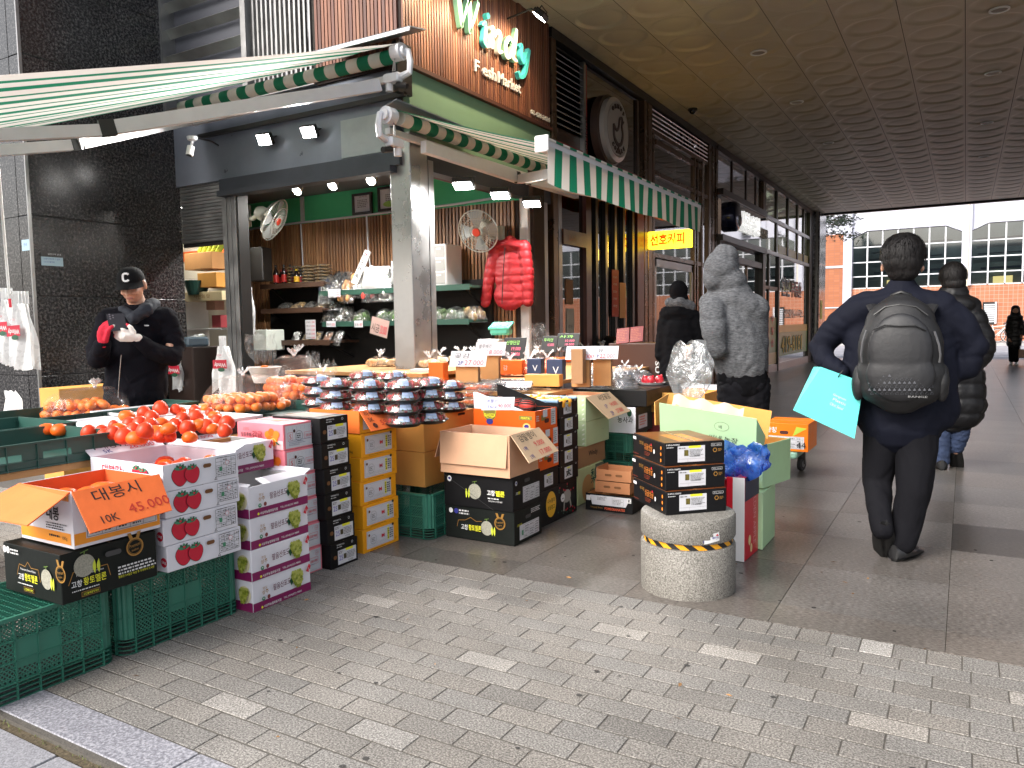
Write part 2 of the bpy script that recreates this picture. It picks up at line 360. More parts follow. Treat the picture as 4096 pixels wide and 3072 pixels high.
# arcade ceiling
M_CEIL=mat('ceiling_panel',c(196,184,164),.5,.1,vary=.06,vscale=1.2)
g=MB();PW=.6485;ZC=4.75
prof=[(.316,0),(.306,0),(.285,.004),(.268,.012),(.24,.017),(.20,.016),(.165,.010),(.10,.007),(0.001,.007)]
for i in range(-5,14):
 for j in range(33):
  x0=-1.387+PW*i;y0=5.42+PW*j;x1=x0+PW;y1=y0+PW;s_=.0035;sy_=.0007
  if x0<-4.7 or y1>27.2:continue
  cx_,cy_=(x0+x1)/2,(y0+y1)/2;n=32
  ring=[]
  for k in range(n):
   t=2*math.pi*k/n;dx,dy=math.cos(t),math.sin(t);q=(PW/2-s_)/max(abs(dx),abs(dy));ring.append((cx_+dx*q,cy_+dy*q*(1+(s_-sy_)*2/PW),ZC))
  vs=list(ring);fs=[]
  for(r_,dz)in prof:
   for k in range(n):t=2*math.pi*k/n;vs.append((cx_+r_*math.cos(t),cy_+r_*math.sin(t)*.96,ZC+dz))
  for q in range(len(prof)):
   for k in range(n):kk=(k+1)%n;fs.append((q*n+k,q*n+n+k,q*n+n+kk,q*n+kk))
  g.add(vs,fs,M_CEIL)
o=g.build('ceiling',smooth=25);structure(o)
g=MB();g.box(-4.35,8.2,5.40,27.2,ZC+.03,ZC+.6,mat('ceiling_void',c(30),.9));g.box(-4.3,8.2,27.16,27.3,ZC-.03,ZC+1.4,M_DARKMET)
g.box(-4.2,8.2,5.28,5.42,ZC-.03,ZC+4,M_GREYP);structure(g.build('ceiling_slab'))
M_DLR=mat('downlight_ring',c(238),.4);M_DLD=mat('downlight_glass',c(150,140,132),.4)
first=None
for i,(dx,dy,lb)in enumerate([(.24,10.49,'round ceiling downlight nearest the top right corner'),(.245,13.09,'second round ceiling downlight of the right row'),(.24,16.3,'third round ceiling downlight of the right row'),(.25,19.58,'farthest large round ceiling downlight of the right row'),(-2.38,10.41,'round ceiling downlight nearest the café front'),(-2.385,13.04,'second round downlight along the café side of the ceiling'),(-2.39,16.33,'farthest round downlight along the café side of the ceiling')]):
 if first is None:
  first=thing('downlight','','ceiling light',(0,0,0),0)
  r_=MB();r_.lathe([(.105,0),(.105,-.012),(.085,-.016),(.083,0)],0,0,M_DLR,32,cap=False);r_.build('ring',first,local=True,smooth=40)
  r_=MB();r_.lathe([(.084,-.004),(.001,-.004)],0,0,M_DLD,24,cap=False);r_.build('lens',first,local=True);d=first
 else:d=copy_tree(first)
 d.location=(dx,dy,ZC-.001);tag(d,lb,'ceiling light','downlights in the arcade ceiling')
t=thing('dome_camera','small black dome security camera on the brown ceiling','security camera',(-3.89,12.5,ZC))
g=MB();g.lathe([(.075,0),(.075,-.03),(.06,-.035)],-3.89,12.5,M_BLACK,20,z=ZC);g.build('housing',t,smooth=40)
g=MB();g.ball(-3.89,12.5,ZC-.035,.055,.055,.05,mat('dome_glass',c(12),.08),16,10);g.build('dome',t,smooth=60)
g=MB();M_SIDE=mat('side_front',c(168,158,146),.35,.2,vary=.2,vscale=1.0)
g.box(8.3,8.7,7,27,0,ZC+.05,M_SIDE);o=g.build('unseen_opposite_wall')  # out of view; added to hold back side light, pale to bounce some fill
tag(o,'unseen wall added on the other side of the arcade to shape its light','wall')
# dark granite corner of the building (left)
M_GRAN=granite('dark_granite',(.008,.008,.009),(.020,.020,.022),(.085,.082,.082),scale=44,rough=.2,big=.3)
t=thing('granite_building_corner','polished dark granite corner wall of the building behind the phone man','wall',(-7.4,3.93,0))
g=MB()
zs=[0,.90,1.64,2.38,3.10,3.82,4.56,5.3,6.1,7.0,8.0,9.0]
for a,b in zip(zs,zs[1:]):
 g.box(-7.6,-7.4,3.93,5.52,a+.004,b-.004,M_GRAN,ch=.003)
 for k in range(7):g.box(-7.604-1.2*(k+1),-7.604-1.2*k-.004,3.93,4.1,a+.003,b-.003,M_GRAN)
g.box(-15.8,-7.42,3.95,5.5,0,9,mat('joint_dark',c(66),.9));g.build('stone_cladding',t)
g=MB();g.box(-7.402,-7.385,3.905,3.932,0,9,M_ALU);g.build('corner_trim',t)
def sticker(y,z,w_,h,lab):
 t_=thing('notice_sticker',lab,'notice',(-7.395,y,z))
 g_=MB();g_.box(-7.4,-7.394,y,y+w_,z,z+h*.62,mat('sticker_blue',c(150,176,190),.6));g_.box(-7.4,-7.3935,y,y+w_,z+h*.64,z+h,M_BLACK)
 g_.text('쓰레기 무단투기 금지',(-7.393,y+w_*.1,z+h*.42),(0,1,0),(0,0,1),h*.12,M_INKB,w_*.75)
 g_.text('CCTV 촬영중',(-7.393,y+w_*.1,z+h*.2),(0,1,0),(0,0,1),h*.12,M_INKB,w_*.5)
 g_.text('금연구역 안내',(-7.392,y+w_*.3,z+h*.76),(0,1,0),(0,0,1),h*.13,M_PAPER,w_*.6);g_.build('sheet',t_)
sticker(4.0,1.925,.2,.13,'larger pale blue notice sticker on the dark granite wall behind the man in the cap')
t_=thing('notice_sticker','smaller pale blue notice sticker left of the other one on the granite corner','notice',(-7.55,3.92,2.06))
g_=MB();g_.box(-7.56,-7.42,3.922,3.929,2.06,2.16,mat('sticker_blue'));g_.text('안내',(-7.53,3.921,2.1),(1,0,0),(0,0,1),.03,M_INKB);g_.build('sheet',t_)
# fruit shop
SX,SY=-4.28,5.5
shop=thing('fruit_shop','corner fruit shop with brown batten cladding and an open front','shop',(SX,SY,0))
M_WOODX=woodslat('wood_battens',None)
def battens(g_,p0,p1,z0,z1,pal,wd=.030,gap=.012,dep=.022,nrm=(0,-1,0),brk=0.0):
 p0,p1=Vector(p0),Vector(p1);L=(p1-p0).length;d=(p1-p0)/L;n_=Vector(nrm);k=0;x=gap/2
 while x+wd<=L:
  base=rnd.choice(pal);f=rnd.uniform(.75,1.2);g_.tint=tuple(v*f for v in base);a=p0+d*x
  zz=[z0,z1]
  if brk and rnd.random()<brk:zz=[z0,rnd.uniform(z0+.2,z1-.2),z1]
  for q0,q1 in zip(zz,zz[1:]):
   b0=a;b1=a+d*wd;pts=[b0,b1,b1+n_*dep,b0+n_*dep]
   xs_=[p.x for p in pts];ys_=[p.y for p in pts]
   g_.box(min(xs_),max(xs_),min(ys_),max(ys_),q0+.001,q1-.001,M_WOODX)
  x+=wd+gap;k+=1
 g_.tint=None
PAL_OUT=[(.17,.065,.035),(.20,.08,.045),(.14,.05,.03),(.23,.10,.055),(.12,.045,.03)]
PAL_IN=[(.30,.145,.065),(.38,.20,.095),(.25,.12,.055),(.33,.165,.075),(.20,.09,.04)]
M_BACK=mat('dark_backing',c(38,24,18),.8)
g=MB();battens(g,(-5.25,5.44,0),(-4.255,5.44,0),3.58,8.5,PAL_OUT,brk=.7);g.box(-5.26,-4.26,5.441,5.5,3.56,8.5,M_BACK);g.build('front_cladding',shop)
g=MB();battens(g,(-4.262,5.44,0),(-4.262,8.2,0),3.60,5.6,PAL_OUT,nrm=(1,0,0),brk=.7);g.box(-4.32,-4.263,5.5,8.2,3.60,5.6,M_BACK)
g.box(-4.27,-4.225,5.43,8.22,3.565,3.60,mat('wood_edge',c(70,36,24),.6));g.build('side_cladding',shop)
g=MB();g.box(-4.34,-4.272,5.55,8.24,3.0,3.564,mat('fascia_green',c(112,146,118),.6,vary=.05,vscale=2));g.build('green_fascia',shop)
M_LINT=mat('lintel_dark',c(58,62,70),.4,.4,vary=.15,vscale=3)
g=MB();g.box(-6.65,-4.3,5.42,5.62,2.72,2.84,M_LINT);g.box(-6.62,-4.36,5.36,5.5,2.66,2.715,M_LINT)
g.box(-7.4,-4.42,5.47,5.62,2.845,3.58,mat('panel_bluegrey',c(118,124,136),.35,.4,vary=.15,vscale=2,rough_vary=.1));g.build('front_lintel',shop)
g=MB();g.box(-5.0,-4.43,5.455,5.468,2.86,3.20,mat('panel_pale',c(150,158,160),.4,.2,vary=.12,vscale=4));g.build('pale_panel',shop)
g=MB();g.box(-4.40,-4.26,5.7,8.2,2.72,2.86,M_LINT);g.box(-4.36,-4.29,5.7,8.2,2.86,3.0,M_DARKMET);g.box(-4.7,-4.42,5.75,7.6,2.80,2.86,mat('soffit_redbrown',c(84,62,60),.7));g.build('side_lintel',shop)
g=MB();g.box(-4.44,-4.215,5.46,5.72,0,3.0,M_STEEL,ch=.006);g.box(-4.40,-4.212,5.725,5.80,0,2.8,M_ALU)
g.box(-4.214,-4.209,5.48,5.71,2.32,2.345,M_PAPER);g.build('corner_pillar',shop)
g=MB()
for a,b,m_ in((-6.66,-6.60,M_ALU),(-6.585,-6.53,M_ALU),(-6.52,-6.46,M_ALU)):g.box(a,b,5.45,5.58,0,2.72,m_,ch=.003)
g.box(-6.455,-6.44,5.47,5.6,0,2.72,M_BLACK);g.build('left_post',shop)
g=MB()
for a,b,m_ in((7.62,7.70,M_WHITE),(7.71,7.86,M_ALU),(7.87,7.92,M_DARKMET),(7.93,8.10,M_ALU)):g.box(-4.36,-4.25,a,b,0,2.72,m_,ch=.003)
g.build('right_post',shop)
g=MB()
for k in range(17):g.box(-7.39,-6.67,5.50,5.53,2.24+k*.036,2.272+k*.036,M_ALU,ch=.006)
g.box(-7.39,-6.67,5.52,5.56,2.2,2.84,M_DARKMET);g.build('roller_shutter',shop)
g=MB()
for k in range(16):
 z=3.62+k*.27;g.bar((-7.38,5.44,z),(-6.17,5.44,z),.10,.018,M_ALU,up=(0,.75,.65))
g.box(-7.4,-6.16,5.52,5.6,3.58,8.5,mat('louvre_dark',c(70,72,80),.6));g.box(-7.4,-7.37,5.36,5.54,3.58,8.5,M_ALU);g.box(-6.17,-6.10,5.36,5.54,3.58,8.5,M_ALU);g.build('louvre_panel',shop)
g=MB()
x=-6.07
while x<-5.27:g.box(x,x+.022,5.42,5.45,3.58,8.5,M_ALU);x+=.062
g.box(-6.1,-5.26,5.72,5.76,3.58,8.5,mat('void_dark',c(40,40,44),.8));g.box(-6.1,-5.26,5.4,5.46,3.56,3.62,M_ALU)
for k in range(5):g.tube([(-6.0+.15*k,5.6,3.6),(-5.95+.14*k,5.62,4.2),(-6.0+.16*k,5.6,4.9),(-5.9+.13*k,5.62,6)],.018,M_PWHITE,6)
g.build('bar_grille',shop)
M_GREENW=mat('green_wall',c(78,190,132),.75,vary=.03)
YB=7.62
g=MB();battens(g,(-9.2,YB-.02,0),(-4.36,YB-.02,0),0.15,2.70,PAL_IN,wd=.030,gap=.020,dep=.02,brk=.1);g.box(-9.2,-4.36,YB-.018,YB+.02,0,2.70,M_BACK);g.build('back_wall_battens',shop)
g=MB();g.box(-9.2,-4.36,YB-.01,YB+.04,2.70,3.25,M_GREENW)
g.box(-7.72,-7.66,YB-.03,YB-.01,2.72,3.25,M_PWHITE);g.build('green_wall_band',shop)
g=MB();g.tube([(-9.1,YB-.04,2.66),(-8.6,YB-.04,2.71),(-7.7,YB-.04,2.72),(-7.2,YB-.04,2.715),(-6.2,YB-.04,2.725),(-5.2,YB-.04,2.73),(-4.6,YB-.04,2.75)],.014,M_PWHITE,8)
g.tube([(-6.55,YB-.05,2.71),(-6.54,YB-.05,2.3),(-6.5,YB-.05,1.95)],.012,M_PWHITE,6);g.tube([(-7.7,YB-.05,2.7),(-7.68,YB-.05,1.9)],.01,M_PWHITE,6);g.build('cable_duct',shop)
g=MB();g.box(-9.2,-4.4,5.62,YB,3.06,3.12,mat('shop_ceiling',c(96,98,100),.8));g.box(-9.3,-9.2,5.6,YB,0,3.1,mat('shop_sidewall',c(84,80,74),.8));g.build('shop_ceiling',shop)
g=MB();g.box(-9.25,-4.2,YB+.05,YB+.3,0,3.2,M_BACK);g.box(-13,-4.33,5.63,13,3.25,8.6,mat('upper_mass',c(70,66,62),.7));g.build('core_wall',shop)
sg=thing('shop_sign_lettering','raised lettering Windy over Fresh Market without its r, on brown battens under lamps','sign',(-4.22,6.9,4.0))
M_MINT=mat('letter_mint',c(140,200,170),.5);M_TURQ=mat('letter_turquoise',c(70,190,190),.5);M_LWH=mat('letter_white',c(232,228,215),.5)
def stroke(g_,pts,ws,mf,ms,dep=.05,x0=-4.235):
 P=[Vector((0,a,b))for a,b in pts];n=len(P);L=[];Rr=[]
 for i,p in enumerate(P):
  d=(P[min(i+1,n-1)]-P[max(i-1,0)]).normalized();q=Vector((0,-d.z,d.y));L.append(p+q*ws[i]/2);Rr.append(p-q*ws[i]/2)
 fr_=[(x0+dep,v.y,v.z)for v in L+Rr];bk=[(x0,v.y,v.z)for v in L+Rr]
 f1=[(i,n+i,n+i+1,i+1)for i in range(n-1)]
 g_.add(fr_,f1,mf)
 o_=2*n;g_.add(fr_+bk,[(i,i+1,o_+i+1,o_+i)for i in range(n-1)]+[(n+i+1,n+i,o_+n+i,o_+n+i+1)for i in range(n-1)]+[(0,o_,o_+n,n),(n-1,2*n-1,o_+2*n-1,o_+n-1)],ms)
def smooth_pts(pts,k=5):
 out=[]
 for i in range(len(pts)-1):
  p0=pts[max(i-1,0)];p1=pts[i];p2=pts[i+1];p3=pts[min(i+2,len(pts)-1)]
  for j in range(k):
   t_=j/k
   out.append(tuple(.5*((2*p1[q])+(-p0[q]+p2[q])*t_+(2*p0[q]-5*p1[q]+4*p2[q]-p3[q])*t_**2+(-p0[q]+3*p1[q]-3*p2[q]+p3[q])*t_**3)for q in range(len(p1))))
 out.append(tuple(pts[-1]));return out
def letter(nm,strokes,mf,ms):
 g_=MB()
 for s_ in strokes:
  sp=smooth_pts(s_,6);stroke(g_,[(a,b)for a,b,_ in sp],[x[2]for x in sp],mf,ms)
 g_.build(nm,sg)
letter('letter',[[(6.17,4.44,.02),(6.22,4.47,.07),(6.25,4.3,.07),(6.28,4.13,.05)],[(6.27,4.12,.02),(6.36,4.32,.035),(6.43,4.46,.05)],[(6.42,4.47,.04),(6.42,4.3,.07),(6.42,4.12,.05)],[(6.41,4.11,.02),(6.51,4.3,.035),(6.58,4.46,.05)]],M_MINT,M_MINT)
letter('letter',[[(6.64,4.26,.02),(6.70,4.3,.05),(6.70,4.2,.055),(6.68,4.12,.05),(6.72,4.09,.035),(6.76,4.13,.02)],[(6.73,4.37,.04),(6.755,4.39,.06),(6.78,4.41,.03)]],M_TURQ,M_TURQ)
letter('letter',[[(6.79,4.27,.02),(6.85,4.3,.05),(6.84,4.2,.055),(6.82,4.09,.04)],[(6.84,4.18,.02),(6.93,4.29,.045),(6.99,4.27,.06),(6.96,4.17,.05),(6.96,4.1,.045),(7.03,4.12,.02)]],M_LWH,M_LWH)
letter('letter',[[(7.24,4.27,.02),(7.17,4.30,.04),(7.09,4.21,.06),(7.10,4.1,.045),(7.18,4.12,.04),(7.26,4.25,.04)],[(7.33,4.44,.05),(7.28,4.25,.055),(7.25,4.12,.045),(7.33,4.11,.02)]],M_LWH,M_MINT)
letter('letter',[[(7.37,4.27,.02),(7.43,4.3,.05),(7.42,4.19,.055),(7.47,4.13,.03),(7.56,4.26,.04)],[(7.60,4.31,.05),(7.56,4.17,.05),(7.50,4.02,.045),(7.40,3.96,.035),(7.36,4.01,.045)]],M_TURQ,M_TURQ)
M_LTR=mat('letter_grey',c(205,205,205),.4)
for s_,y_,w_ in(('F',6.55,.085),('esh',6.69,.26),('Market',6.99,.47)):
 g=MB();g.text(s_,(-4.238,y_,3.805),(0,1,0),(0,0,1),.115 if s_!='esh' else.118,M_LTR,w_,depth=.018,bold=.015);g.build('word',sg)
g=MB();g.text('02-424-2424',(-4.238,7.69,3.648),(0,1,0),(0,0,1),.05,M_LWH,.45,depth=.015,bold=.01);g.build('phone_number',sg)
# floodlights
def flood(name,label,group,loc,aim,size=.17,strength=1.0,hgt=None,power=0,spot=None):
 """small LED floodlight: housing, glowing face, bracket; its beam is a real lamp just in front of the face"""
 t_=thing(name,label,'floodlight',loc,0,group);a=Vector(aim).normalized();L=Vector(loc)
 q=a.to_track_quat('Z','Y').to_matrix().to_4x4();q.translation=L;h=hgt or size*.75
 g_=MB();g_.M=q;g_.box(-size/2,size/2,-h/2,h/2,-.05,0,M_DARKMET,ch=.006)
 for k in range(6):g_.box(-size*.42+k*size*.15,-size*.42+k*size*.15+.006,-h*.4,h*.4,-.065,-.05,M_DARKMET)
 g_.build('housing',t_)
 g_=MB();g_.M=q;g_.box(-size*.44,size*.44,-h*.42,h*.42,.0,.004,M_LAMP);g_.build('lamp_face',t_)
 g_=MB();g_.M=q;g_.tube([(-size/2-.01,0,-.02),(-size/2-.01,0,-.09),(size/2+.01,0,-.09),(size/2+.01,0,-.02)],.006,M_DARKMET,6);g_.build('bracket',t_)
 if power:
  ld=bpy.data.lights.new('floodlight_beam','AREA');ld.shape='RECTANGLE';ld.size=size*.8;ld.size_y=h*.8;ld.energy=power;ld.spread=R(spot or 130)
  ld.color=(1,.97,.93);lo=bpy.data.objects.new('floodlight_beam',ld);col.objects.link(lo)
  lo.matrix_basis=world_of(t_).inverted()@(Matrix.Translation(L+a*.02)@a.to_track_quat('-Z','Y').to_matrix().to_4x4());lo.parent=t_
 return t_
flood('floodlight','square floodlight on the grey panel under the big awning, farther from the pillar','floodlights under the front awning',(-5.90,5.36,3.13),(.18,-.85,-.5),.155,power=16)
flood('floodlight','square floodlight on the grey panel under the big awning, nearer the pillar','floodlights under the front awning',(-5.31,5.36,3.12),(.18,-.85,-.5),.155,power=16)
for i,(y_,lb)in enumerate(((5.86,'floodlight under the side awning nearest the steel pillar'),(6.50,'middle floodlight under the side awning'),(7.14,'floodlight under the side awning above the red jacket'))):
 flood('floodlight',lb,'floodlights under the side awning',(-3.93,y_,2.56),(.12,-.35,-.93),.19,power=20,spot=150)
for y_,z_,lb,px in((7.22,4.46,'sign lamp nearest the louvre, shining down on the battens',-3.86),(6.55,4.46,'sign lamp above the middle of the sign lettering',-3.86),(5.9,4.46,'sign lamp above the first letter of the sign',-3.86)):
 flood('sign_lamp',lb,'lamps over the shop sign',(px,y_,z_),(-.62,-.12,-.78),.17,power=5,spot=120)
g=MB()
for y_ in(7.22,6.55,5.9):g.tube([(-4.25,y_,4.52),(-3.95,y_,4.56),(-3.87,y_,4.5)],.01,M_DARKMET,6)
o=g.build('lamp_arms',shop)
for l_ in[x for x in bpy.data.lights if x.name.startswith('floodlight_beam')][-3:]:l_.color=(1,.72,.42)
for i,(x_,lb)in enumerate(((-6.45,'round spotlight inside the shop nearest the left post'),(-5.92,'middle round spotlight inside the shop'),(-5.38,'round spotlight inside the shop nearest the steel pillar'))):
 t_=thing('spotlight',lb,'spotlight',(x_,6.3,2.83),0,'spotlights inside the shop');a=Vector((.1,-.75,-.6)).normalized()
 q=a.to_track_quat('Z','Y').to_matrix().to_4x4();q.translation=Vector((x_,6.3,2.83))
 g=MB();g.M=q;g.lathe([(.02,-.09),(.035,-.08),(.052,-.02),(.056,0),(.05,0)],0,0,M_PWHITE,20);g.build('housing',t_,smooth=40)
 g=MB();g.M=q;g.lathe([(.048,.002),(.03,.006),(.001,.008)],0,0,M_LAMP,20,cap=False);g.build('lamp_face',t_)
 g=MB();g.tube([(x_,6.34,2.86),(x_,6.38,3.06)],.006,M_PWHITE,6);g.build('stem',t_)
 ld=bpy.data.lights.new('spot_beam','AREA');ld.shape='DISK';ld.size=.09;ld.energy=24;ld.color=(1,.96,.9)
 lo=bpy.data.objects.new('spot_beam',ld);col.objects.link(lo);lo.matrix_basis=world_of(t_).inverted()@(Matrix.Translation(Vector((x_,6.3,2.83))+a*.02)@Vector((.05,.1,-1)).to_track_quat('-Z','Y').to_matrix().to_4x4());lo.parent=t_
 # awnings
def awning_fabric(g_,A,B,Cc,D_,stripes,ph=0):
 """cloth between roller edge A-B and bar edge D_-Cc, stripes run from roller to bar; it sags a little"""
 A,B,Cc,D_=map(Vector,(A,B,Cc,D_));ns=8
 for k in range(stripes):
  E_=lambda q:(q+(.13 if(q+ph)%2==0 else-.13)*(0<q<stripes))/stripes;u0,u1=E_(k),E_(k+1);m_=M_AWN_G if(k+ph)%2==0 else M_AWN_W
  def fn(a,b):
   u=u0+(u1-u0)*a;p=(A.lerp(B,u)).lerp(D_.lerp(Cc,u),b);p=p.copy();p.z-=.012*math.sin(math.pi*b)+.004*math.sin(u*40);return p
  g_.grid(1,ns,fn,m_)
def roller(g_,p,q,r,n_st,ph=0):
 p,q=Vector(p),Vector(q)
 for k in range(n_st):g_.tube([p.lerp(q,k/n_st),p.lerp(q,(k+1)/n_st)],r,M_AWN_G if(k+ph)%2==0 else M_AWN_W,20)
def folding_arm(nm,parent,sh,el,fr_,w_=.05,h=.07):
 g_=MB();g_.bar(sh,el,w_,h,M_PWHITE);g_.build(nm,parent)
 e=Vector(el);d2=(Vector(fr_)-e).normalized();d1=(e-Vector(sh)).normalized()
 g_=MB();g_.bar(e-d1*.05,e+d2*.05,w_*1.1,h*1.15,M_BLACK);g_.build('elbow_joint',parent)
 g_=MB();g_.bar(e+d2*.04+Vector((0,0,-.012)),Vector(fr_)+Vector((0,0,-.012)),w_*.9,h*.85,M_PWHITE);g_.build(nm,parent)
aw=thing('front_awning','large green and white striped folding awning over the persimmon stall','awning',(-5.5,5.3,3.58))
g=MB();awning_fabric(g,(-4.09,5.2,3.64),(-6.98,5.2,3.64),(-7.25,1.9,2.36),(-4.09,1.9,2.50),24,1);g.build('canopy',aw,smooth=60)
g=MB();roller(g,(-4.16,5.23,3.56),(-6.93,5.23,3.56),.058,22,0);g.build('roller',aw,smooth=40)
g=MB();g.bar((-6.95,1.88,2.5),(-4.05,1.88,2.5),.06,.09,M_PWHITE);g.build('front_bar',aw)
g=MB();g.bar((-6.9,5.32,3.42),(-4.25,5.32,3.42),.05,.05,M_PWHITE);g.bar((-6.9,5.40,3.3),(-4.2,5.40,3.3),.04,.04,M_DARKMET);g.build('mounting_bar',aw)
g=MB()
g.slab((-4.95,5.42,3.79),(-3.98,5.42,3.79),(-3.90,5.10,3.70),(-5.0,5.10,3.70),.012,M_GREYP);g.slab((-5.0,5.10,3.70),(-3.90,5.10,3.70),(-3.90,5.095,3.67),(-5.0,5.095,3.67),.01,M_PWHITE)
g.box(-4.25,-4.2,5.3,5.5,3.3,3.72,M_DARKMET);g.build('hood',aw)
def bracket(parent,x,y,z,sx=1,along='x'):
 """cast end bracket: gear head, C-shaped cheek, shoulder knuckle"""
 g_=MB();T=Matrix.Translation((x,y,z))
 if along=='y':T=T@Matrix.Rotation(R(90),4,'Z')
 g_.M=T
 g_.tube([(.0,0,0),(.09*sx,0,0)],.07,M_PWHITE,16);g_.tube([(.04*sx,0,.0),(.12*sx,0,.0)],.045,M_PWHITE,12)
 g_.tube([(.07*sx,0,.03),(.13*sx,0.02,.0),(.15*sx,.02,-.09),(.14*sx,.02,-.17),(.06*sx,.02,-.19),(-.02*sx,0,-.19)],[.022,.026,.028,.028,.03,.03],M_PWHITE,8)
 g_.box(-.1 if sx>0 else-.06,.06 if sx>0 else.1,-.04,.04,-.235,-.165,M_PWHITE,ch=.01)
 g_.tube([(-.06*sx,0,-.16),(-.06*sx,0,-.30)],.032,M_PWHITE,10);g_.tube([(.02*sx,0,-.26),(.12*sx,.01,-.28)],.025,M_DARKMET,8)
 g_.build('bracket',parent,smooth=35)
 g_=MB();g_.M=T;g_.tube([(.03*sx,-.03,-.05),(.035*sx,-.05,-.09),(.02*sx,-.05,-.16),(.045*sx,-.05,-.16),(.045*sx,-.05,-.09)],.006,M_STEEL,6);g_.build('crank_loop',parent)
bracket(aw,-4.15,5.2,3.57,1)
folding_arm('arm',aw,(-4.30,5.18,3.33),(-5.25,3.35,2.73),(-5.92,1.95,2.46),.06,.095)
folding_arm('arm',aw,(-6.75,5.18,3.40),(-6.05,3.6,2.78),(-6.60,1.95,2.40),.06,.095)
aw2=thing('side_awning','green and white striped awning with a hanging valance over the side counter','awning',(-4.05,6.8,3.0))
g=MB();awning_fabric(g,(-4.05,8.66,3.07),(-4.05,5.02,3.07),(-2.66,4.97,2.61),(-2.66,8.66,2.61),31,0);g.build('canopy',aw2,smooth=60)
g=MB();roller(g,(-4.03,5.10,3.0),(-4.03,8.6,3.0),.056,30,1);g.build('roller',aw2,smooth=40)
g=MB();g.bar((-2.64,4.95,2.585),(-2.64,8.68,2.585),.075,.085,M_PWHITE);g.box(-2.69,-2.58,4.93,4.955,2.53,2.645,M_WHITE,ch=.008)
for k in range(32):
 if k%2:g.box(-2.60,-2.597,4.98+k*.115,4.98+k*.115+.115,2.615,2.632,M_AWN_G)
 else:g.box(-2.60,-2.597,4.98+k*.115,4.98+k*.115+.115,2.615,2.632,M_AWN_W)
g.build('front_bar',aw2)
g=MB();nst=31
for k in range(nst):
 y0=4.96+k*3.7/nst;y1=y0+3.7/nst;m_=M_AWN_G if k%2 else M_AWN_W
 def fn(a,b,y0=y0,y1=y1):
  y=y0+(y1-y0)*a;return(-2.598+.012*math.sin(y*7)*b,y,2.575-.265*b-.008*math.sin(y*5)*b)
 g.grid(3,6,fn,m_)
g.build('valance',aw2,smooth=60)
g=MB();g.bar((-4.16,5.1,2.92),(-4.16,8.5,2.92),.05,.05,M_PWHITE);g.slab((-4.26,5.2,3.16),(-4.26,6.4,3.14),(-3.98,6.4,3.10),(-3.98,5.0,3.12),.01,M_GREYP);g.build('mounting_bar',aw2)
bracket(aw2,-4.05,5.03,3.0,-1,'y')
folding_arm('arm',aw2,(-4.02,5.4,2.83),(-3.98,6.95,2.80),(-2.72,5.6,2.53),.06,.10)
folding_arm('arm',aw2,(-4.02,8.4,2.83),(-3.95,7.1,2.80),(-2.72,8.2,2.53),.06,.08)
t=thing('security_camera','white bullet security camera hanging under the folded awning arm','security camera',(-6.36,4.9,3.1))
g=MB();g.lathe([(.05,.03),(.045,.0),(.02,-.01)],-6.36,4.9,M_PWHITE,16,z=3.1);g.tube([(-6.36,4.9,3.1),(-6.37,4.89,3.03)],.012,M_PWHITE,8);g.tube([(-6.36,4.9,3.13),(-6.6,5.3,3.2),(-6.7,5.48,3.2)],.01,M_DARKMET,6);g.build('mount',t,smooth=40)
g=MB();g.tube([(-6.37,4.89,3.04),(-6.375,4.87,2.955)],.034,M_WHITE,16);g.build('body',t,smooth=40)
g=MB();g.tube([(-6.375,4.87,2.955),(-6.376,4.868,2.948)],.026,M_BLACK,16);g.build('lens',t)
# café, bank and estate office fronts (plane X = -4.28)
M_GLS=glassm('shop_glass',(.40,.40,.40),.16);M_GLD=glassm('dark_glass',(.10,.10,.11),.12);M_GLC=glassm('clear_glass',(.75,.78,.78),.08)
M_RED=mat('red_frame_wood',c(66,30,22),.35,vary=.2,vscale=4,stretch=(1,1,.2));M_BRN=mat('brown_panel',c(54,36,28),.3,.2,vary=.2,vscale=2)
def fb(g_,y0,y1,z0,z1,m_,x0=-.05,x1=.03,ch=0):g_.box(SX+x0,SX+x1,y0,y1,z0,z1,m_,ch=ch)
def pane(par,y0,y1,z0,z1,m_,x=0.0,nm='pane'):
 g_=MB();g_.quad((SX+x,y0,z0),(SX+x,y1,z0),(SX+x,y1,z1),(SX+x,y0,z1),m_);return g_.build(nm,par)
cf=thing('cafe_shopfront','café shopfront with brown bronze frames, dark glass and black mullions','shopfront',(SX,9.5,0))
g=MB()
for y0,y1 in((8.22,8.34),(11.24,11.36),(11.40,11.58),(14.62,14.80),(14.86,15.02)):fb(g,y0,y1,0,ZC,M_BRONZE,-.06,.045,.006)
fb(g,8.2,15.05,ZC-.11,ZC,M_DARKMET,-.1,.06);fb(g,8.34,11.24,2.98,3.04,M_BRONZE);fb(g,8.34,11.24,0,.12,M_BRONZE);g.build('frame',cf)
g=MB()
for k in range(12):g.bar((SX-.01,8.38,3.72+k*.075),(SX-.01,9.12,3.72+k*.075),.06,.012,M_GREYP,up=(.6,0,.8))
fb(g,8.36,9.15,3.68,4.62,mat('louvre_dark'),-.06,-.05);fb(g,9.13,9.19,3.0,4.62,M_ALU,-.03,.03);g.build('louvre',cf)
g=MB();fb(g,8.36,9.1,3.42,3.50,mat('neon_off_red',c(120,30,34),.5),-.01,.02);fb(g,10.25,11.2,3.42,3.5,mat('neon_off_red'),-.01,.02);fb(g,9.14,9.24,3.0,4.6,mat('tube_red',c(150,48,40),.5),.0,.02)
g.text('SUNHO SUNHO',(SX+.03,9.16,3.95),(0,0,-1),(0,1,0),.06,M_INK,.9);g.build('lettering_strip',cf)
pane(cf,9.2,11.22,3.04,4.62,M_GLD,-.02)
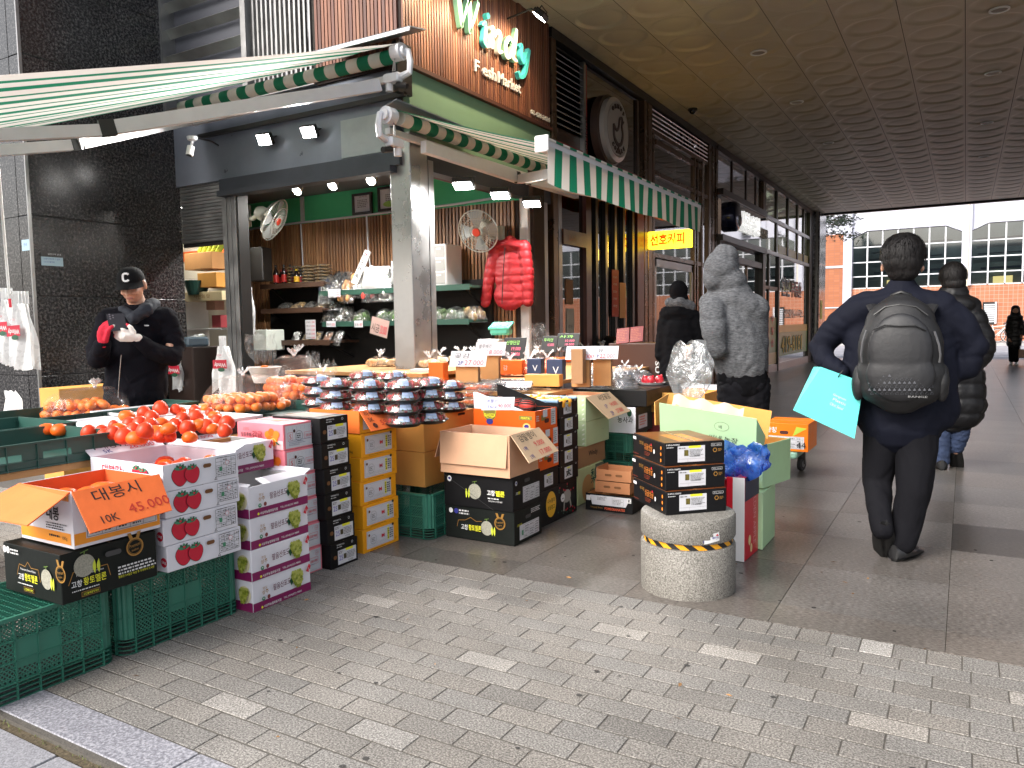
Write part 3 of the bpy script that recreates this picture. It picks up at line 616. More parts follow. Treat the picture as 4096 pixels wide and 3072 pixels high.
g=MB()
for y0,y1 in((9.18,9.24),(11.02,11.10)):fb(g,y0,y1,3.04,4.6,M_BRN,-.03,.01)
fb(g,8.35,9.22,3.04,3.68,M_BRN,-.08,-.03);g.build('upper_frame',cf)
d_=MB();fb(d_,8.38,8.47,.1,2.95,M_ALU);fb(d_,9.12,9.28,.1,2.95,M_RED,-.05,.05);fb(d_,8.47,9.12,2.28,2.46,M_RED,-.04,.05);fb(d_,8.47,9.12,.1,.5,M_RED)
d_.text('BAR',(SX+.053,8.62,2.33),(0,1,0),(0,0,1),.07,mat('bar_letters',c(110,60,48),.5),.2);dr=d_.build('door',cf)
g=MB();g.tube([(SX+.09,9.16,2.2),(SX+.09,9.16,1.95)],.02,M_STEEL,10);g.box(SX+.05,SX+.1,9.14,9.18,1.9,2.25,M_BLACK);o=g.build('handle',None);o.parent=dr
pane(cf,8.47,9.12,.5,2.28,M_GLS);pane(cf,8.47,9.12,2.46,2.95,M_GLD)
g=MB();fb(g,8.60,8.80,1.55,1.86,mat('kraft_menu',c(122,86,62),.7),.004,.012);fb(g,8.62,8.82,1.05,1.50,mat('door_poster',c(176,170,160),.7),.004,.012)
g.text('마음까지 기분좋은',(SX+.014,8.65,1.25),(0,1,0),(0,0,1),.05,M_INK,.12);g.build('door_notice',cf)
pane(cf,9.28,11.22,.92,2.96,M_GLS)
g=MB()
for y0 in(9.42,9.74,10.06,10.37,10.72):fb(g,y0,y0+.075,.9,2.96,M_BLACK,-.02,.05)
for y0,y1 in((10.95,11.22),):fb(g,y0,y1,.6,2.96,M_RED,-.04,.04)
fb(g,9.28,11.22,.78,.88,M_RED,-.05,.22);g.build('mullions',cf)
g=MB();fb(g,9.28,11.22,.1,.78,M_RED,-.05,.02)
for k in range(5):g.bar((SX+.035,9.35+k*.36,.2),(SX+.035,9.75+k*.36,.7),.01,.03,M_BRN)
g.build('base_panel',cf)
g=MB();fb(g,9.93,10.16,1.40,2.05,mat('pink_notice',c(176,74,66),.7),.055,.062);fb(g,10.2,10.42,1.38,1.88,mat('kraft_notice',c(196,140,96),.7),.056,.064)
for k,s_ in enumerate(('오늘의','커피','맛있는','디저트','추천')):g.text(s_,(SX+.064,9.96,1.93-k*.1),(0,1,0),(0,0,1),.035,M_AWN_W,.13)
g.build('window_notice',cf)
oa=thing('orange_striped_valance','faded orange and tan striped small awning above the café window','awning',(-4.0,10.4,3.0))
g=MB()
for k in range(26):
 y0=8.86+k*.118;m_=mat('aw_orange',c(190,80,50),.8)if k%2 else mat('aw_tan',c(160,120,92),.8)
 g.quad((-4.24,y0,3.02),(-4.24,y0+.118,3.02),(-3.95,y0+.118,2.98),(-3.95,y0,2.98),m_);g.quad((-3.95,y0,2.98),(-3.95,y0+.118,2.98),(-3.94,y0+.118,2.83+.008*math.sin(k)),(-3.94,y0,2.83+.008*math.sin(k-1)),m_)
g.build('canopy',oa);g=MB();g.bar((-3.95,8.86,3.0),(-3.95,11.93,3.0),.025,.03,M_BRN);g.build('front_bar',oa)
rs=thing('round_cafe_sign','round white café sign with a dark bird outline in a thick rim','sign',(-4.1,9.75,3.88))
g=MB();g.M=Matrix.Translation((-4.26,9.78,3.88))@Matrix.Rotation(R(90),4,'Y')
g.lathe([(.46,0),(.46,.10),(.43,.12),(.43,.10)],0,0,mat('sign_rim',c(60,46,42),.4),48);g.build('back_disc',rs,smooth=35)
g=MB();g.M=Matrix.Translation((-4.15,9.78,3.88))@Matrix.Rotation(R(90),4,'Y');g.lathe([(.42,0),(.42,.07),(.36,.09),(.36,.075)],0,0,mat('sign_rim_white',c(170,170,172),.35,.3),48);g.build('rim',rs,smooth=35)
g=MB();g.M=Matrix.Translation((-4.08,9.78,3.88))@Matrix.Rotation(R(90),4,'Y');g.lathe([(.345,.0),(.345,.02),(.001,.02)],0,0,mat('sign_disc',c(150,148,148),.5),48,cap=False);g.build('face',rs)
g=MB();bm_=mat('bird_line',c(48,34,32),.5)
for s_ in([(9.62,3.92,.035),(9.64,3.76,.045),(9.76,3.68,.05),(9.88,3.72,.045),(9.93,3.84,.04),(9.9,3.96,.035),(9.97,4.02,.02)],[(9.62,3.92,.035),(9.72,3.86,.035),(9.79,3.92,.03),(9.83,4.03,.035),(9.91,4.05,.03),(9.9,3.96,.025)],[(9.78,3.68,.03),(9.78,3.6,.03)],[(9.7,3.58,.03),(9.86,3.58,.03)]):
 sp=smooth_pts(s_,5);stroke(g,[(a,b)for a,b,_ in sp],[q[2]for q in sp],bm_,bm_,.012,-4.058)
for k,ch_ in enumerate('SUNHO'):a=R(125-k*18);g.text(ch_,(-4.055,9.78-math.cos(a)*.27*1,3.88+math.sin(a)*.27),(0,math.sin(a),math.cos(a)),(0,-math.cos(a),math.sin(a)),.06,bm_,depth=.01,align='C',bold=.02)
for k,ch_ in enumerate('COFFEE'):a=R(230+k*16);g.text(ch_,(-4.055,9.78+math.cos(a)*.31,3.88+math.sin(a)*.31),(0,-math.sin(a),math.cos(a)),(0,-math.cos(a),-math.sin(a)),.055,bm_,depth=.01,align='C',bold=.02)
g.build('emblem',rs)
ce=thing('cafe_entrance','café entrance bay with a glass door and bronze frames under a dark grille','shopfront',(SX,13,0))
g=MB()
for z in(2.34,3.62,4.24):fb(g,11.58,14.62,z,z+.07,M_BRONZE,-.05,.03)
for y in(11.62,13.76,13.92,14.2):fb(g,y,y+.07,0,4.24,M_BRONZE,-.05,.04)
fb(g,11.8,14.2,4.1,4.18,M_BRONZE);fb(g,11.58,14.62,0,.1,M_BRONZE);g.build('frame',ce)
g=MB()
for k in range(6):g.tube([(SX+.02,11.62,4.32+k*.07),(SX+.02,14.6,4.32+k*.07)],.012,M_STEEL,6)
fb(g,11.6,14.6,4.3,4.7,mat('void_dark'),-.3,-.28)
for k in range(9):fb(g,11.7+k*.33,11.74+k*.33,4.3,4.7,M_BRN,-.1,-.06)
g.build('grille',ce)
pane(ce,11.69,13.76,2.41,3.62,M_GLS);pane(ce,11.69,13.76,3.69,4.24,M_GLD);pane(ce,13.99,14.62,.1,4.24,M_GLD);g=MB();fb(g,13.83,14.6,.1,2.34,M_BRONZE,-.09,-.03);g.build('side_panel',ce)
g=MB();fb(g,11.72,11.82,.1,2.32,M_ALU,-.04,.02);fb(g,13.64,13.74,.1,2.32,M_ALU,-.04,.02);fb(g,11.72,13.74,2.2,2.32,M_ALU,-.04,.02);fb(g,11.72,13.74,.1,.3,M_ALU,-.04,.02);g.build('door',ce)
pane(ce,11.82,13.64,.3,2.2,M_GLC)
g=MB();fb(g,11.92,12.9,1.0,2.05,mat('menu_board_pale',c(176,180,170),.6),-.35,-.33)
g.text('원두 커피',(SX-.325,12.3,1.85),(0,1,0),(0,0,1),.09,M_INK,.5,bold=.02)
for k in range(7):g.text('아메리카노 2,500',(SX-.325,12.05,1.68-k*.09),(0,1,0),(0,0,1),.04,mat('menu_grey',c(90),.7),.5+.08*(k%3))
g.build('menu_board',ce)
g=MB();M_INT=mat('interior_dark',c(74,58,46),.7,vary=.3,vscale=1.5);g.box(-7.6,-7.5,8.2,15.1,0,4.7,M_INT);g.box(-7.5,-4.4,8.25,15.05,2.96,3.02,M_INT);g.box(-7.5,-4.4,8.25,8.3,0,4.7,M_INT);g.box(-7.5,-4.36,15.0,15.06,0,4.7,M_INT)
g.box(-5.3,-4.8,9.6,14.0,0,.95,mat('cafe_counter',c(140,120,98),.5));g.box(-6.0,-5.0,12.6,13.6,0,2.6,mat('cafe_fridge',c(190,188,180),.5));g.build('interior',cf)
M_YEL=glow('lightbox_yellow',(1.0,.74,.03),1.6)
t=thing('cafe_lightbox_sign','lit yellow box sign with orange Korean letters sticking out from the café','sign',(-3.9,11.45,2.5))
g=MB();g.box(-4.26,-3.60,11.40,11.58,2.44,2.70,M_YEL,ch=.006);g.build('lit_box',t)
g=MB();M_ORL=glow('lightbox_orange',(.75,.05,.0),.75);g.text('선호커피',(-4.21,11.393,2.48),(1,0,0),(0,0,1),.18,M_ORL,.54,bold=.035);g.build('lettering',t)
ld=bpy.data.lights.new('lightbox_glow','POINT');ld.energy=7;ld.color=(1,.62,.12);ld.shadow_soft_size=.2;lo=bpy.data.objects.new('lightbox_glow',ld);col.objects.link(lo);lo.matrix_basis=world_of(t).inverted()@Matrix.Translation((-3.75,11.25,2.38));lo.parent=t
bk=thing('bank_shopfront','dark glass bank front with chrome rimmed emblem and white Korean letters','shopfront',(SX,17,0))
g=MB()
for y0,y1 in((15.05,15.2),(19.1,19.25)):fb(g,y0,y1,0,ZC,M_BRONZE,-.06,.06,.006)
fb(g,15.02,27.0,ZC-.12,ZC,M_DARKMET,-.1,.06);fb(g,15.2,19.1,3.78,3.9,M_DARKMET,-.05,.16)
for y in(16.4,17.6,18.5):fb(g,y,y+.06,3.9,ZC-.1,M_BRN,-.03,.02)
fb(g,15.2,19.1,2.9,3.02,M_DARKMET,-.05,.16);fb(g,15.2,15.3,0,2.9,M_BLACK,-.05,.1);fb(g,18.95,19.1,0,2.9,M_BLACK,-.05,.1);fb(g,15.3,18.95,2.55,2.68,M_BLACK,-.05,.08)
for y in(16.5,17.7):fb(g,y,y+.08,.0,2.55,M_BRONZE,-.05,.02)
g.build('frame',bk)
pane(bk,15.2,19.1,3.9,4.65,M_GLD);pane(bk,15.2,19.1,3.02,3.78,glassm('bank_sign_glass',(.04,.05,.08),.22),.12,'sign_panel');pane(bk,15.3,18.95,.1,2.55,M_GLS);pane(bk,15.3,18.95,2.68,2.9,M_GLD)
g=MB();g.text('신한은행',(SX+.13,16.42,3.22),(0,1,0),(0,0,1),.42,glow('bank_letter',(.9,.9,.88),.35),1.8,depth=.06,bold=.02);g.build('bank_name',bk)  # slight emission added so the letters stay readable in the dim arcade
g=MB();g.text('잠실나루지점',(SX+.13,18.3,3.26),(0,1,0),(0,0,1),.2,M_LWH,.75,depth=.05,bold=.02);g.build('branch_name',bk)
g=MB();g.M=Matrix.Translation((SX+.12,15.85,3.42))@Matrix.Rotation(R(90),4,'Y');g.lathe([(.30,0),(.30,.12),(.27,.16),(.2,.18),(.001,.185)],0,0,mat('emblem_navy',c(24,30,60),.15,.4),36);g.ball(.08,.08,.17,.12,.1,.05,M_STEEL,16,8);g.build('emblem',bk,smooth=50)
g=MB();g.box(-7.6,-7.5,15.1,26.4,0,4.7,M_INT);g.box(-7.5,-4.4,15.06,26.3,3.05,3.1,mat('office_ceiling',c(150),.7));g.box(-7.5,-4.36,19.15,19.2,0,4.7,M_INT);g.box(-7.5,-4.36,26.3,26.4,0,4.7,M_INT);g.build('interior',bk)
eo=thing('estate_office_shopfront','glass estate office front with green and yellow window film and phone number','shopfront',(SX,23,0))
g=MB();M_FR=mat('olive_frame',c(58,54,44),.4,.4)
for y0,y1 in((19.27,19.45),(25.55,25.75),(25.8,26.15)):fb(g,y0,y1,0,ZC-.12,M_FR if y0<25.7 else M_BLACK,-.06,.05)
for z in(2.98,3.82):fb(g,19.45,25.55,z,z+.09,M_ALU,-.04,.04)
for y in(20.75,22.2,23.6,24.6):fb(g,y,y+.14,3.07,ZC-.12,M_FR,-.06,.03)
fb(g,21.0,21.12,.0,2.98,M_BLACK,-.04,.05);fb(g,21.12,25.55,.0,.2,M_ALU,-.04,.04);fb(g,19.9,19.98,0,2.98,M_FR);fb(g,19.45,21.0,2.1,2.18,M_FR);fb(g,19.98,21.0,.0,.18,M_ALU);g.build('frame',eo)
GV=glassm('office_glass',(.62,.68,.66),.14)
pane(eo,21.12,25.55,.2,2.98,GV);pane(eo,19.45,21.0,.18,2.98,GV);pane(eo,19.45,25.55,3.07,3.82,glassm('office_glass_green',(.42,.5,.34),.16));pane(eo,19.45,25.55,3.9,ZC-.12,glassm('office_glass_dark',(.28,.32,.2),.10))
def filmpane(g_,y0,y1,z0,z1,rgb):g_.quad((SX+.006,y0,z0),(SX+.006,y1,z0),(SX+.006,y1,z1),(SX+.006,y0,z1),mat('film_%d_%d_%d'%rgb,c(*rgb),.35,spec=.6))
g=MB();filmpane(g,21.14,25.53,.36,1.0,(78,142,60));filmpane(g,21.14,25.53,1.0,1.2,(206,172,40));filmpane(g,20.0,20.98,.5,1.4,(78,142,60));filmpane(g,20.0,20.98,.2,.5,(216,190,120))
filmpane(g,21.14,25.53,3.09,3.3,(190,160,40));g.build('window_film',eo)
g=MB();g.text('419-8181',(SX+.014,21.6,.42),(0,1,0),(0,0,1),.48,M_INK,3.0,bold=.05);g.text('419-8181',(SX+.02,21.58,.44),(0,1,0),(0,0,1),.44,mat('number_yellow',c(226,196,60),.5),3.0,bold=.01);g.build('phone_number',eo)
g=MB();g.text('한진',(SX+.014,21.6,1.98),(0,1,0),(0,0,1),.50,M_LWH,1.1,bold=.04);g.text('한진',(SX+.02,21.6,1.98),(0,1,0),(0,0,1),.48,mat('office_blue',c(60,90,120),.5),1.1,bold=.0)
g.text('부동산',(SX+.014,22.85,1.98),(0,1,0),(0,0,1),.48,M_LWH,1.6,bold=.05);g.text('부동산',(SX+.02,22.85,1.98),(0,1,0),(0,0,1),.46,mat('office_red',c(200,60,50),.5),1.6,bold=.0)
g.text('공인중개사사무소',(SX+.016,21.9,1.38),(0,1,0),(0,0,1),.26,M_LWH,2.9,bold=.03);g.text('부',(SX+.016,20.3,1.25),(0,1,0),(0,0,1),.2,mat('office_red'),.3,bold=.03);g.text('동',(SX+.016,20.3,.95),(0,1,0),(0,0,1),.2,mat('office_red'),.3,bold=.03);g.text('산',(SX+.016,20.3,.65),(0,1,0),(0,0,1),.2,mat('office_red'),.3,bold=.03)
g.text('HanJin',(SX+.016,21.0,3.4),(0,1,0),(0,0,1),.26,M_PAPER,1.3);g.build('office_name',eo)
t=thing('marble_column','grey marble column at the far end of the arcade with a small yellow poster','column',(-4.2,26.9,0))
g=MB();M_MARB=granite('grey_marble',(.09,.085,.09),(.17,.165,.17),(.30,.29,.31),scale=9,rough=.15,big=.3)
for a,b in((0,1.5),(1.5,3.1),(3.1,4.74)):g.box(-5.2,-4.05,26.25,27.5,a+.003,b-.003,M_MARB,ch=.01)
g.box(-4.16,-4.10,26.18,26.245,0,4.74,M_ALU);g.build('shaft',t)
g=MB();g.box(-4.047,-4.04,26.5,26.9,1.35,1.95,mat('poster_yellow',c(226,206,90),.7));g.text('주의',(-4.036,26.58,1.7),(0,1,0),(0,0,1),.13,M_INK);g.build('poster',t)
# building across the street
fbld=thing('brick_and_white_building','long white framed building with orange tile base and grid windows across the street','building',(0,48,0))
M_FW=mat('render_white',c(190,192,204),.8,vary=.06,vscale=.8);M_FO=mat('tile_base',c(184,100,70),.6)
def brickmat(name,a,b,mort,sx,sy):
 m=bpy.data.materials.new(name);m.use_nodes=True;n=m.node_tree.nodes;l=m.node_tree.links;p=n['Principled BSDF'];tc=n.new('ShaderNodeTexCoord');sp=n.new('ShaderNodeSeparateXYZ');cb=n.new('ShaderNodeCombineXYZ')
 br=n.new('ShaderNodeTexBrick');br.inputs['Color1'].default_value=(*a,1);br.inputs['Color2'].default_value=(*b,1);br.inputs['Mortar'].default_value=(*mort,1);br.inputs['Scale'].default_value=1;br.inputs['Brick Width'].default_value=sx;br.inputs['Row Height'].default_value=sy;br.inputs['Mortar Size'].default_value=.012;br.offset=0
 l.new(tc.outputs['Object'],sp.inputs[0]);l.new(sp.outputs['X'],cb.inputs['X']);l.new(sp.outputs['Z'],cb.inputs['Y']);l.new(cb.outputs[0],br.inputs['Vector']);l.new(br.outputs['Color'],p.inputs['Base Color']);p.inputs['Roughness'].default_value=.6;return m
M_FO=brickmat('orange_tile',(.36,.12,.055),(.41,.145,.07),(.44,.26,.19),.21,.21);M_FO2=brickmat('orange_brick',(.36,.12,.045),(.29,.09,.03),(.24,.09,.05),.30,.14)
g=MB();PIT=5.83;nb=9
g.box(-60,-7.6,48,49,0,13,M_FW)
for k in range(-1,nb):
 xa=-6.10+PIT*k if k>=0 else-7.6;
 if k<0:continue
 g.box(xa,xa+.45,47.75,48.6,0 if k==0 else 3.05,13,M_FW)
g.box(-7.6,-6.1,48,49,6.2,13,M_FW)
for k in range(nb):
 x0=-5.65+PIT*k;x1=x0+5.38
 g.add([(x0,48,13),(x1,48,13),(x1,48,5.95),(x1-.75,48,6.30),(x0+.75,48,6.30),(x0,48,5.95)],[(0,5,4,3,2,1)],M_FW)
 g.add([(x0,48,5.95),(x0+.75,48,6.3),(x1-.75,48,6.3),(x1,48,5.95),(x0,48.6,5.95),(x0+.75,48.6,6.3),(x1-.75,48.6,6.3),(x1,48.6,5.95)],[(0,4,5,1),(1,5,6,2),(2,6,7,3)],M_FW)
g.build('white_frame',fbld)
g=MB();g.box(-5.65,46,47.98,48.6,0,3.05,M_FO);g.box(-60,46,56,56.2,0,8,mat('far_inner',c(96,110,112),.8,vary=.4,vscale=.5));g.build('tile_base',fbld)
g=MB();g.box(-7.6,-6.1,47.96,48.2,0,6.2,M_FO2);g.box(-7.6,-6.1,47.9,47.96,4.3,4.42,M_FW);g.box(-7.6,-6.1,47.9,47.96,2.0,2.06,M_FW);g.build('brick_panel',fbld)
M_FGL=glassm('far_glass',(.38,.44,.44),.05,rough=.05)
for k in range(nb):
 x0=-5.65+PIT*k;x1=x0+5.38;g=MB()
 for q in range(1,7):xx=x0+q*5.38/7*1.0;g.box(xx-.035,xx+.035,48.1,48.2,3.05,6.3 if 1<q<6 else 6.25,M_PWHITE)
 for z in(3.75,4.55,5.40):g.box(x0,x1,48.12,48.19,z-.03,z+.03,M_PWHITE)
 g.box(x0,x1,48.1,48.2,3.02,3.12,M_PWHITE);wf=g.build('window',fbld)
 g=MB();g.quad((x0,48.22,3.05),(x1,48.22,3.05),(x1,48.22,6.3),(x0,48.22,6.3),M_FGL);o=g.build('pane',None);o.parent=wf;
 o.matrix_parent_inverse=world_of(wf).inverted()
 g=MB();M_HALL=mat('hall_pipe',c(44,58,74),.5)
 for q in range(6):g.bar((x0+rnd.uniform(0,1),50+q*.6,3.6+q*.45),(x1-rnd.uniform(0,1.5),50.5+q*.6,3.7+q*.45),.07,.07+.06*(q%3),M_HALL if q%2 else mat('hall_steel',c(110,120,122),.6))
 g.box(x0+1.2,x0+2.2,55.5,55.9,3.1,3.9,glow('far_yellow_light',(1,.75,.3),.9))if k!=4 else None
 g.build('hall_beams',fbld)
g=MB();
for k in range(9):g.box(.83,1.30,47.86,47.95,1.08+k*.11,1.15+k*.11,M_PWHITE)
g.box(.76,1.38,47.9,47.98,1.0,2.14,M_BLACK);g.box(1.31,1.40,47.84,47.98,1.0,2.14,M_PWHITE);g.build('vent_window',fbld)
g=MB();g.tube([(.02,47.7,3.0),(.02,47.7,13)],.04,mat('downpipe_cream',c(220,210,190),.6),8);g.build('downpipe',fbld)
g=MB();g.box(3.0,3.5,47.7,48,6.45,6.85,M_GREYP);g.box(3.06,3.44,47.68,47.7,6.5,6.8,M_BLACK);g.build('vent_hood',fbld)
t=thing('pine_tree','pine tree with dark hanging needle branches beyond the marble column','tree',(-7.2,31,0))
M_BARK=mat('pine_bark',c(74,56,44),.9,vary=.3,bump=.6,bscale=20);M_NEED=mat('pine_needles',(.03,.045,.03),.7,vary=.5,vscale=3)
g=MB();g.tube([(-7.2,31,0),(-7.1,31,3),(-6.9,31,6),(-7.0,31,9.5)],[.2,.17,.12,.03],M_BARK,10)
br_=[]
for k in range(16):
 z=rnd.uniform(5.5,9.3);a=rnd.uniform(0,6.28)if k>5 else rnd.uniform(-.5,.3);L=rnd.uniform(1.4,2.6)if k>5 else rnd.uniform(2.4,3.7)
 if k<=5:z=4.55+.22*k
 e=(-7.0+L*math.cos(a),31+L*math.sin(a),z+rnd.uniform(-.5,.1));mid=(-7.0+L*.5*math.cos(a),31+L*.5*math.sin(a),z+.15);g.tube([(-7,31,z-.2),mid,e],[.05,.03,.01],M_BARK,6);br_.append(((-7,31,z-.2),mid,e))
g.build('trunk',t)
g=MB()
for(a,b,e)in br_:
 for k in range(170):
  u=rnd.uniform(.3,1.03);p=Vector(b).lerp(Vector(e),(u-.5)*2)if u>.5 else Vector(a).lerp(Vector(b),u*2)
  p+=Vector((rnd.gauss(0,.16),rnd.gauss(0,.16),rnd.gauss(0,.10)))
  for q in range(9):
   d=Vector((rnd.gauss(0,1),rnd.gauss(0,1),rnd.gauss(-.1,.7))).normalized()*rnd.uniform(.07,.14);s_=d.cross(Vector((rnd.gauss(0,1),rnd.gauss(0,1),rnd.gauss(0,1)))).normalized()*.015
   g.add([p-s_,p+s_,p+d],[(0,1,2)],M_NEED)
g.build('crown',t)
# cartons
_cf=cam.matrix_world.to_3x3()
def at(px,py,z):
 """point at height z that the photograph shows at pixel (px, py) of 4096 x 3072"""
 d=_cf@Vector(((px-2048)/3078,-(py-1536)/3078,-1));return Vector((0,0,CAMH))+d*((z-CAMH)/d.z)
def board(name,rgb=(0,0,0),vary=.06,rough=.6,bump=.12):return mat(name,c(*rgb),rough,vary=vary,vscale=7,bump=bump,bscale=14,rough_vary=.06,spec=.22)
M_KRAFT=board('kraft_board',(188,140,92));M_KRAFT2=board('kraft_light',(204,160,128));M_TAN=board('tan_board',(206,150,78));M_BWHITE=board('white_board',(222,221,228),.03,.45)
M_BBLACK=board('black_board',(15,15,17),.15,.5);M_BGREEN=board('black_green_board',(20,24,22),.15,.5);M_PINK=board('pink_board',(226,128,140),.04,.4);M_YELB=board('yellow_board',(236,160,32),.05,.4)
M_ORB=board('orange_board',(226,112,48),.05,.55);M_ORF=board('orange_flap',(228,112,58),.08,.7,.3);M_ORI=board('orange_inside',(214,98,52),.08,.7);M_PURP=mat('print_purple',c(126,22,84),.45);M_LGREEN=board('pale_green_board',(186,204,160),.05,.5)
M_GREYIN=board('grey_inside',(168,164,156),.08,.8)
class Face:
 """draws printed shapes on one side of a box; u, v in metres from its lower-left corner"""
 def __init__(s,mb,o,ux,uy):s.g=mb;s.o=Vector(o);s.ux=Vector(ux);s.uy=Vector(uy);s.n=s.ux.cross(s.uy);s.k=0
 def P(s,u,v):return s.o+s.ux*u+s.uy*v+s.n*s.z
 def nx(s):s.k+=1;s.z=.0007+.0005*s.k
 def rect(s,u0,v0,u1,v1,m):s.nx();s.g.quad(s.P(u0,v0),s.P(u1,v0),s.P(u1,v1),s.P(u0,v1),m);return s
 def poly(s,pts,m):s.nx();s.g.add([s.P(*p)for p in pts],[tuple(range(len(pts)))],m);return s
 def ell(s,u,v,ru,rv,m,n=20,a=0):
  ca,sa=math.cos(a),math.sin(a);return s.poly([(u+ru*math.cos(2*math.pi*k/n)*ca-rv*math.sin(2*math.pi*k/n)*sa,v+ru*math.cos(2*math.pi*k/n)*sa+rv*math.sin(2*math.pi*k/n)*ca)for k in range(n)],m)
 def ring(s,u,v,r,w_,m,n=24):
  s.nx();vs=[s.P(u+q*math.cos(2*math.pi*k/n),v+q*math.sin(2*math.pi*k/n))for q in(r,r-w_)for k in range(n)]
  s.g.add(vs,[(k,(k+1)%n,n+(k+1)%n,n+k)for k in range(n)],m);return s
 def line(s,pts,w_,m):
  s.nx()
  for(a,b),(c_,d)in zip(pts,pts[1:]):
   dx,dy=c_-a,d-b;L=math.hypot(dx,dy)or 1;ox,oy=-dy/L*w_/2,dx/L*w_/2
   s.g.quad(s.P(a-ox,b-oy),s.P(c_-ox,d-oy),s.P(c_+ox,d+oy),s.P(a+ox,b+oy),m)
  return s
 def frame(s,u0,v0,u1,v1,w_,m):return s.line([(u0,v0),(u1,v0),(u1,v1),(u0,v1),(u0,v0)],w_,m)
 def text(s,t_,u,v,h,m,w_=None,bold=0.0,a=0.0,align='L'):
  s.nx();ca,sa=math.cos(a),math.sin(a);s.g.text(t_,s.P(u,v),s.ux*ca+s.uy*sa,s.uy*ca-s.ux*sa,h,m,w_,align,bold);return s
 def hole(s,u,v,w_,h,m):return s.poly([(u+w_/2+h/2*math.cos(t_),v+h/2*math.sin(t_))for t_ in[R(-90+k*22.5)for k in range(9)]]+[(u-w_/2-h/2*math.cos(t_),v-h/2*math.sin(t_))for t_ in[R(-90+k*22.5)for k in range(9)]],m)
 def greek(s,u0,v0,u1,v1,n,m,seed=1):
  """several lines of tiny print"""
  rr=random.Random(seed);s.nx();h=(v1-v0)/n
  for k in range(n):
   x=u0;y=v1-(k+.75)*h;end=u1-(rr.random()*.3*(u1-u0))
   while x<end:
    w_=rr.uniform(.3,1.4)*h;x2=min(x+w_,end);s.g.quad(s.P(x,y),s.P(x2,y),s.P(x2,y+h*.5),s.P(x,y+h*.5),m);x=x2+h*.35
  return s
def table(f,u0,v0,u1,v1,rows,cols,m,seed=1,w_=.0012):
 rr=random.Random(seed);f.frame(u0,v0,u1,v1,w_*1.3,m)
 for k in range(1,rows):v=v0+(v1-v0)*k/rows;f.line([(u0,v),(u1,v)],w_,m)
 for k in range(1,cols):u=u0+(u1-u0)*k/cols;f.line([(u,v0),(u,v1)],w_,m)
 for r_ in range(rows):
  for q in range(cols):
   if rr.random()<.8:a=u0+(u1-u0)*(q+.15)/cols;b=v0+(v1-v0)*(r_+.3)/rows;f.greek(a,b,a+(u1-u0)*.7/cols,b+(v1-v0)*.5/rows,1,m,rr.random())
def faces(mb,L,W,H):return Face(mb,(-L,0,0),(1,0,0),(0,0,1)),Face(mb,(0,0,0),(0,1,0),(0,0,1)),Face(mb,(-L,0,H),(1,0,0),(0,1,0))
def carton(name,label,loc,rz,L,W,H,m,paint=None,group=None,open_=False,inner=None,th=.006,cat='box',sticker=None,edge=None,floor=.5):
 """box whose near-right bottom corner is at loc; local: L along -x, W along +y"""
 t_=thing(name,label,cat,loc,R(rz),group);g_=MB();e=.0025
 if not open_:
  g_.box(-L,0,0,W,0,H-.001,m,ch=e)
  g_.box(-L+.004,-.004,W/2-.0015,W/2+.0015,H-.0012,H+.0004,edge or mat('board_edge',c(150,120,90),.8))
 else:
  i=inner or M_GREYIN
  for(a,b,c_,d)in((-L,-L+th,0,W),(-th,0,0,W),(-L+th,-th,0,th),(-L+th,-th,W-th,W)):g_.box(a,b,c_,d,0,H,m)
  q=.0008
  g_.quad((-L+th+q,th+q,.01),(-L+th+q,th+q,H-.001),(-L+th+q,W-th-q,H-.001),(-L+th+q,W-th-q,.01),i);g_.quad((-th-q,th,.01),(-th-q,W-th,.01),(-th-q,W-th,H-.001),(-th-q,th,H-.001),i)
  g_.quad((-L+th,th+q,.01),(-th,th+q,.01),(-th,th+q,H-.001),(-L+th,th+q,H-.001),i);g_.quad((-L+th,W-th-q,.01),(-L+th,W-th-q,H-.001),(-th,W-th-q,H-.001),(-th,W-th-q,.01),i)
  g_.box(-L+th,-th,th,W-th,0,H*floor,i)
 fl,fr_,ft=faces(g_,L,W,H)
 if paint:paint(fl,fr_,ft)
 g_.build('body',t_,local=True)
 if sticker:
  g2=MB();f1,f2,f3=faces(g2,L,W,H);sticker(f1,f2,f3);g2.build('paper_label',t_,local=True)
 return t_
def flap(t_,pts,m,paint=None,th=.005,m2=None,name='flap'):
 """pts: 4 world points (lower-left, lower-right, upper-right, upper-left as seen from the printed side)"""
 g_=MB();iv=world_of(t_).inverted();q=[iv@Vector(p)for p in pts]
 nn_=(q[1]-q[0]).cross(q[3]-q[0]).normalized();q[2]=q[2]-nn_*nn_.dot(q[2]-q[0]);g_.slab(*q,th,m,m2)
 if paint:
  ux=(q[1]-q[0]).normalized();n_=ux.cross(q[3]-q[0]).normalized();uy=n_.cross(ux);paint(Face(g_,q[0],ux,uy),(q[1]-q[0]).length,(q[3]-q[0]).length)
 return g_.build(name,t_,local=True)
def copies(t0,specs,group=None):
 """specs: (loc, rz, label) for each copy"""
 out=[]
 for loc,rz,lb in specs:
  n_=copy_tree(t0);n_.matrix_basis=Matrix.Translation(loc)@Matrix.Rotation(R(rz),4,'Z');n_['label']=lb
  if group:n_['group']=group
  out.append(n_)
 return out
def xat(px,py,X):
 d=_cf@Vector(((px-2048)/3078,-(py-1536)/3078,-1));return Vector((0,0,CAMH))+d*(X/d.x)
def dat(px,py,D):
 return Vector((0,0,CAMH))+_cf@Vector(((px-2048)/3078,-(py-1536)/3078,-1))*D
j=lambda a=.004:rnd.uniform(-a,a)
ORD=['bottom','second','third','fourth','fifth','sixth']
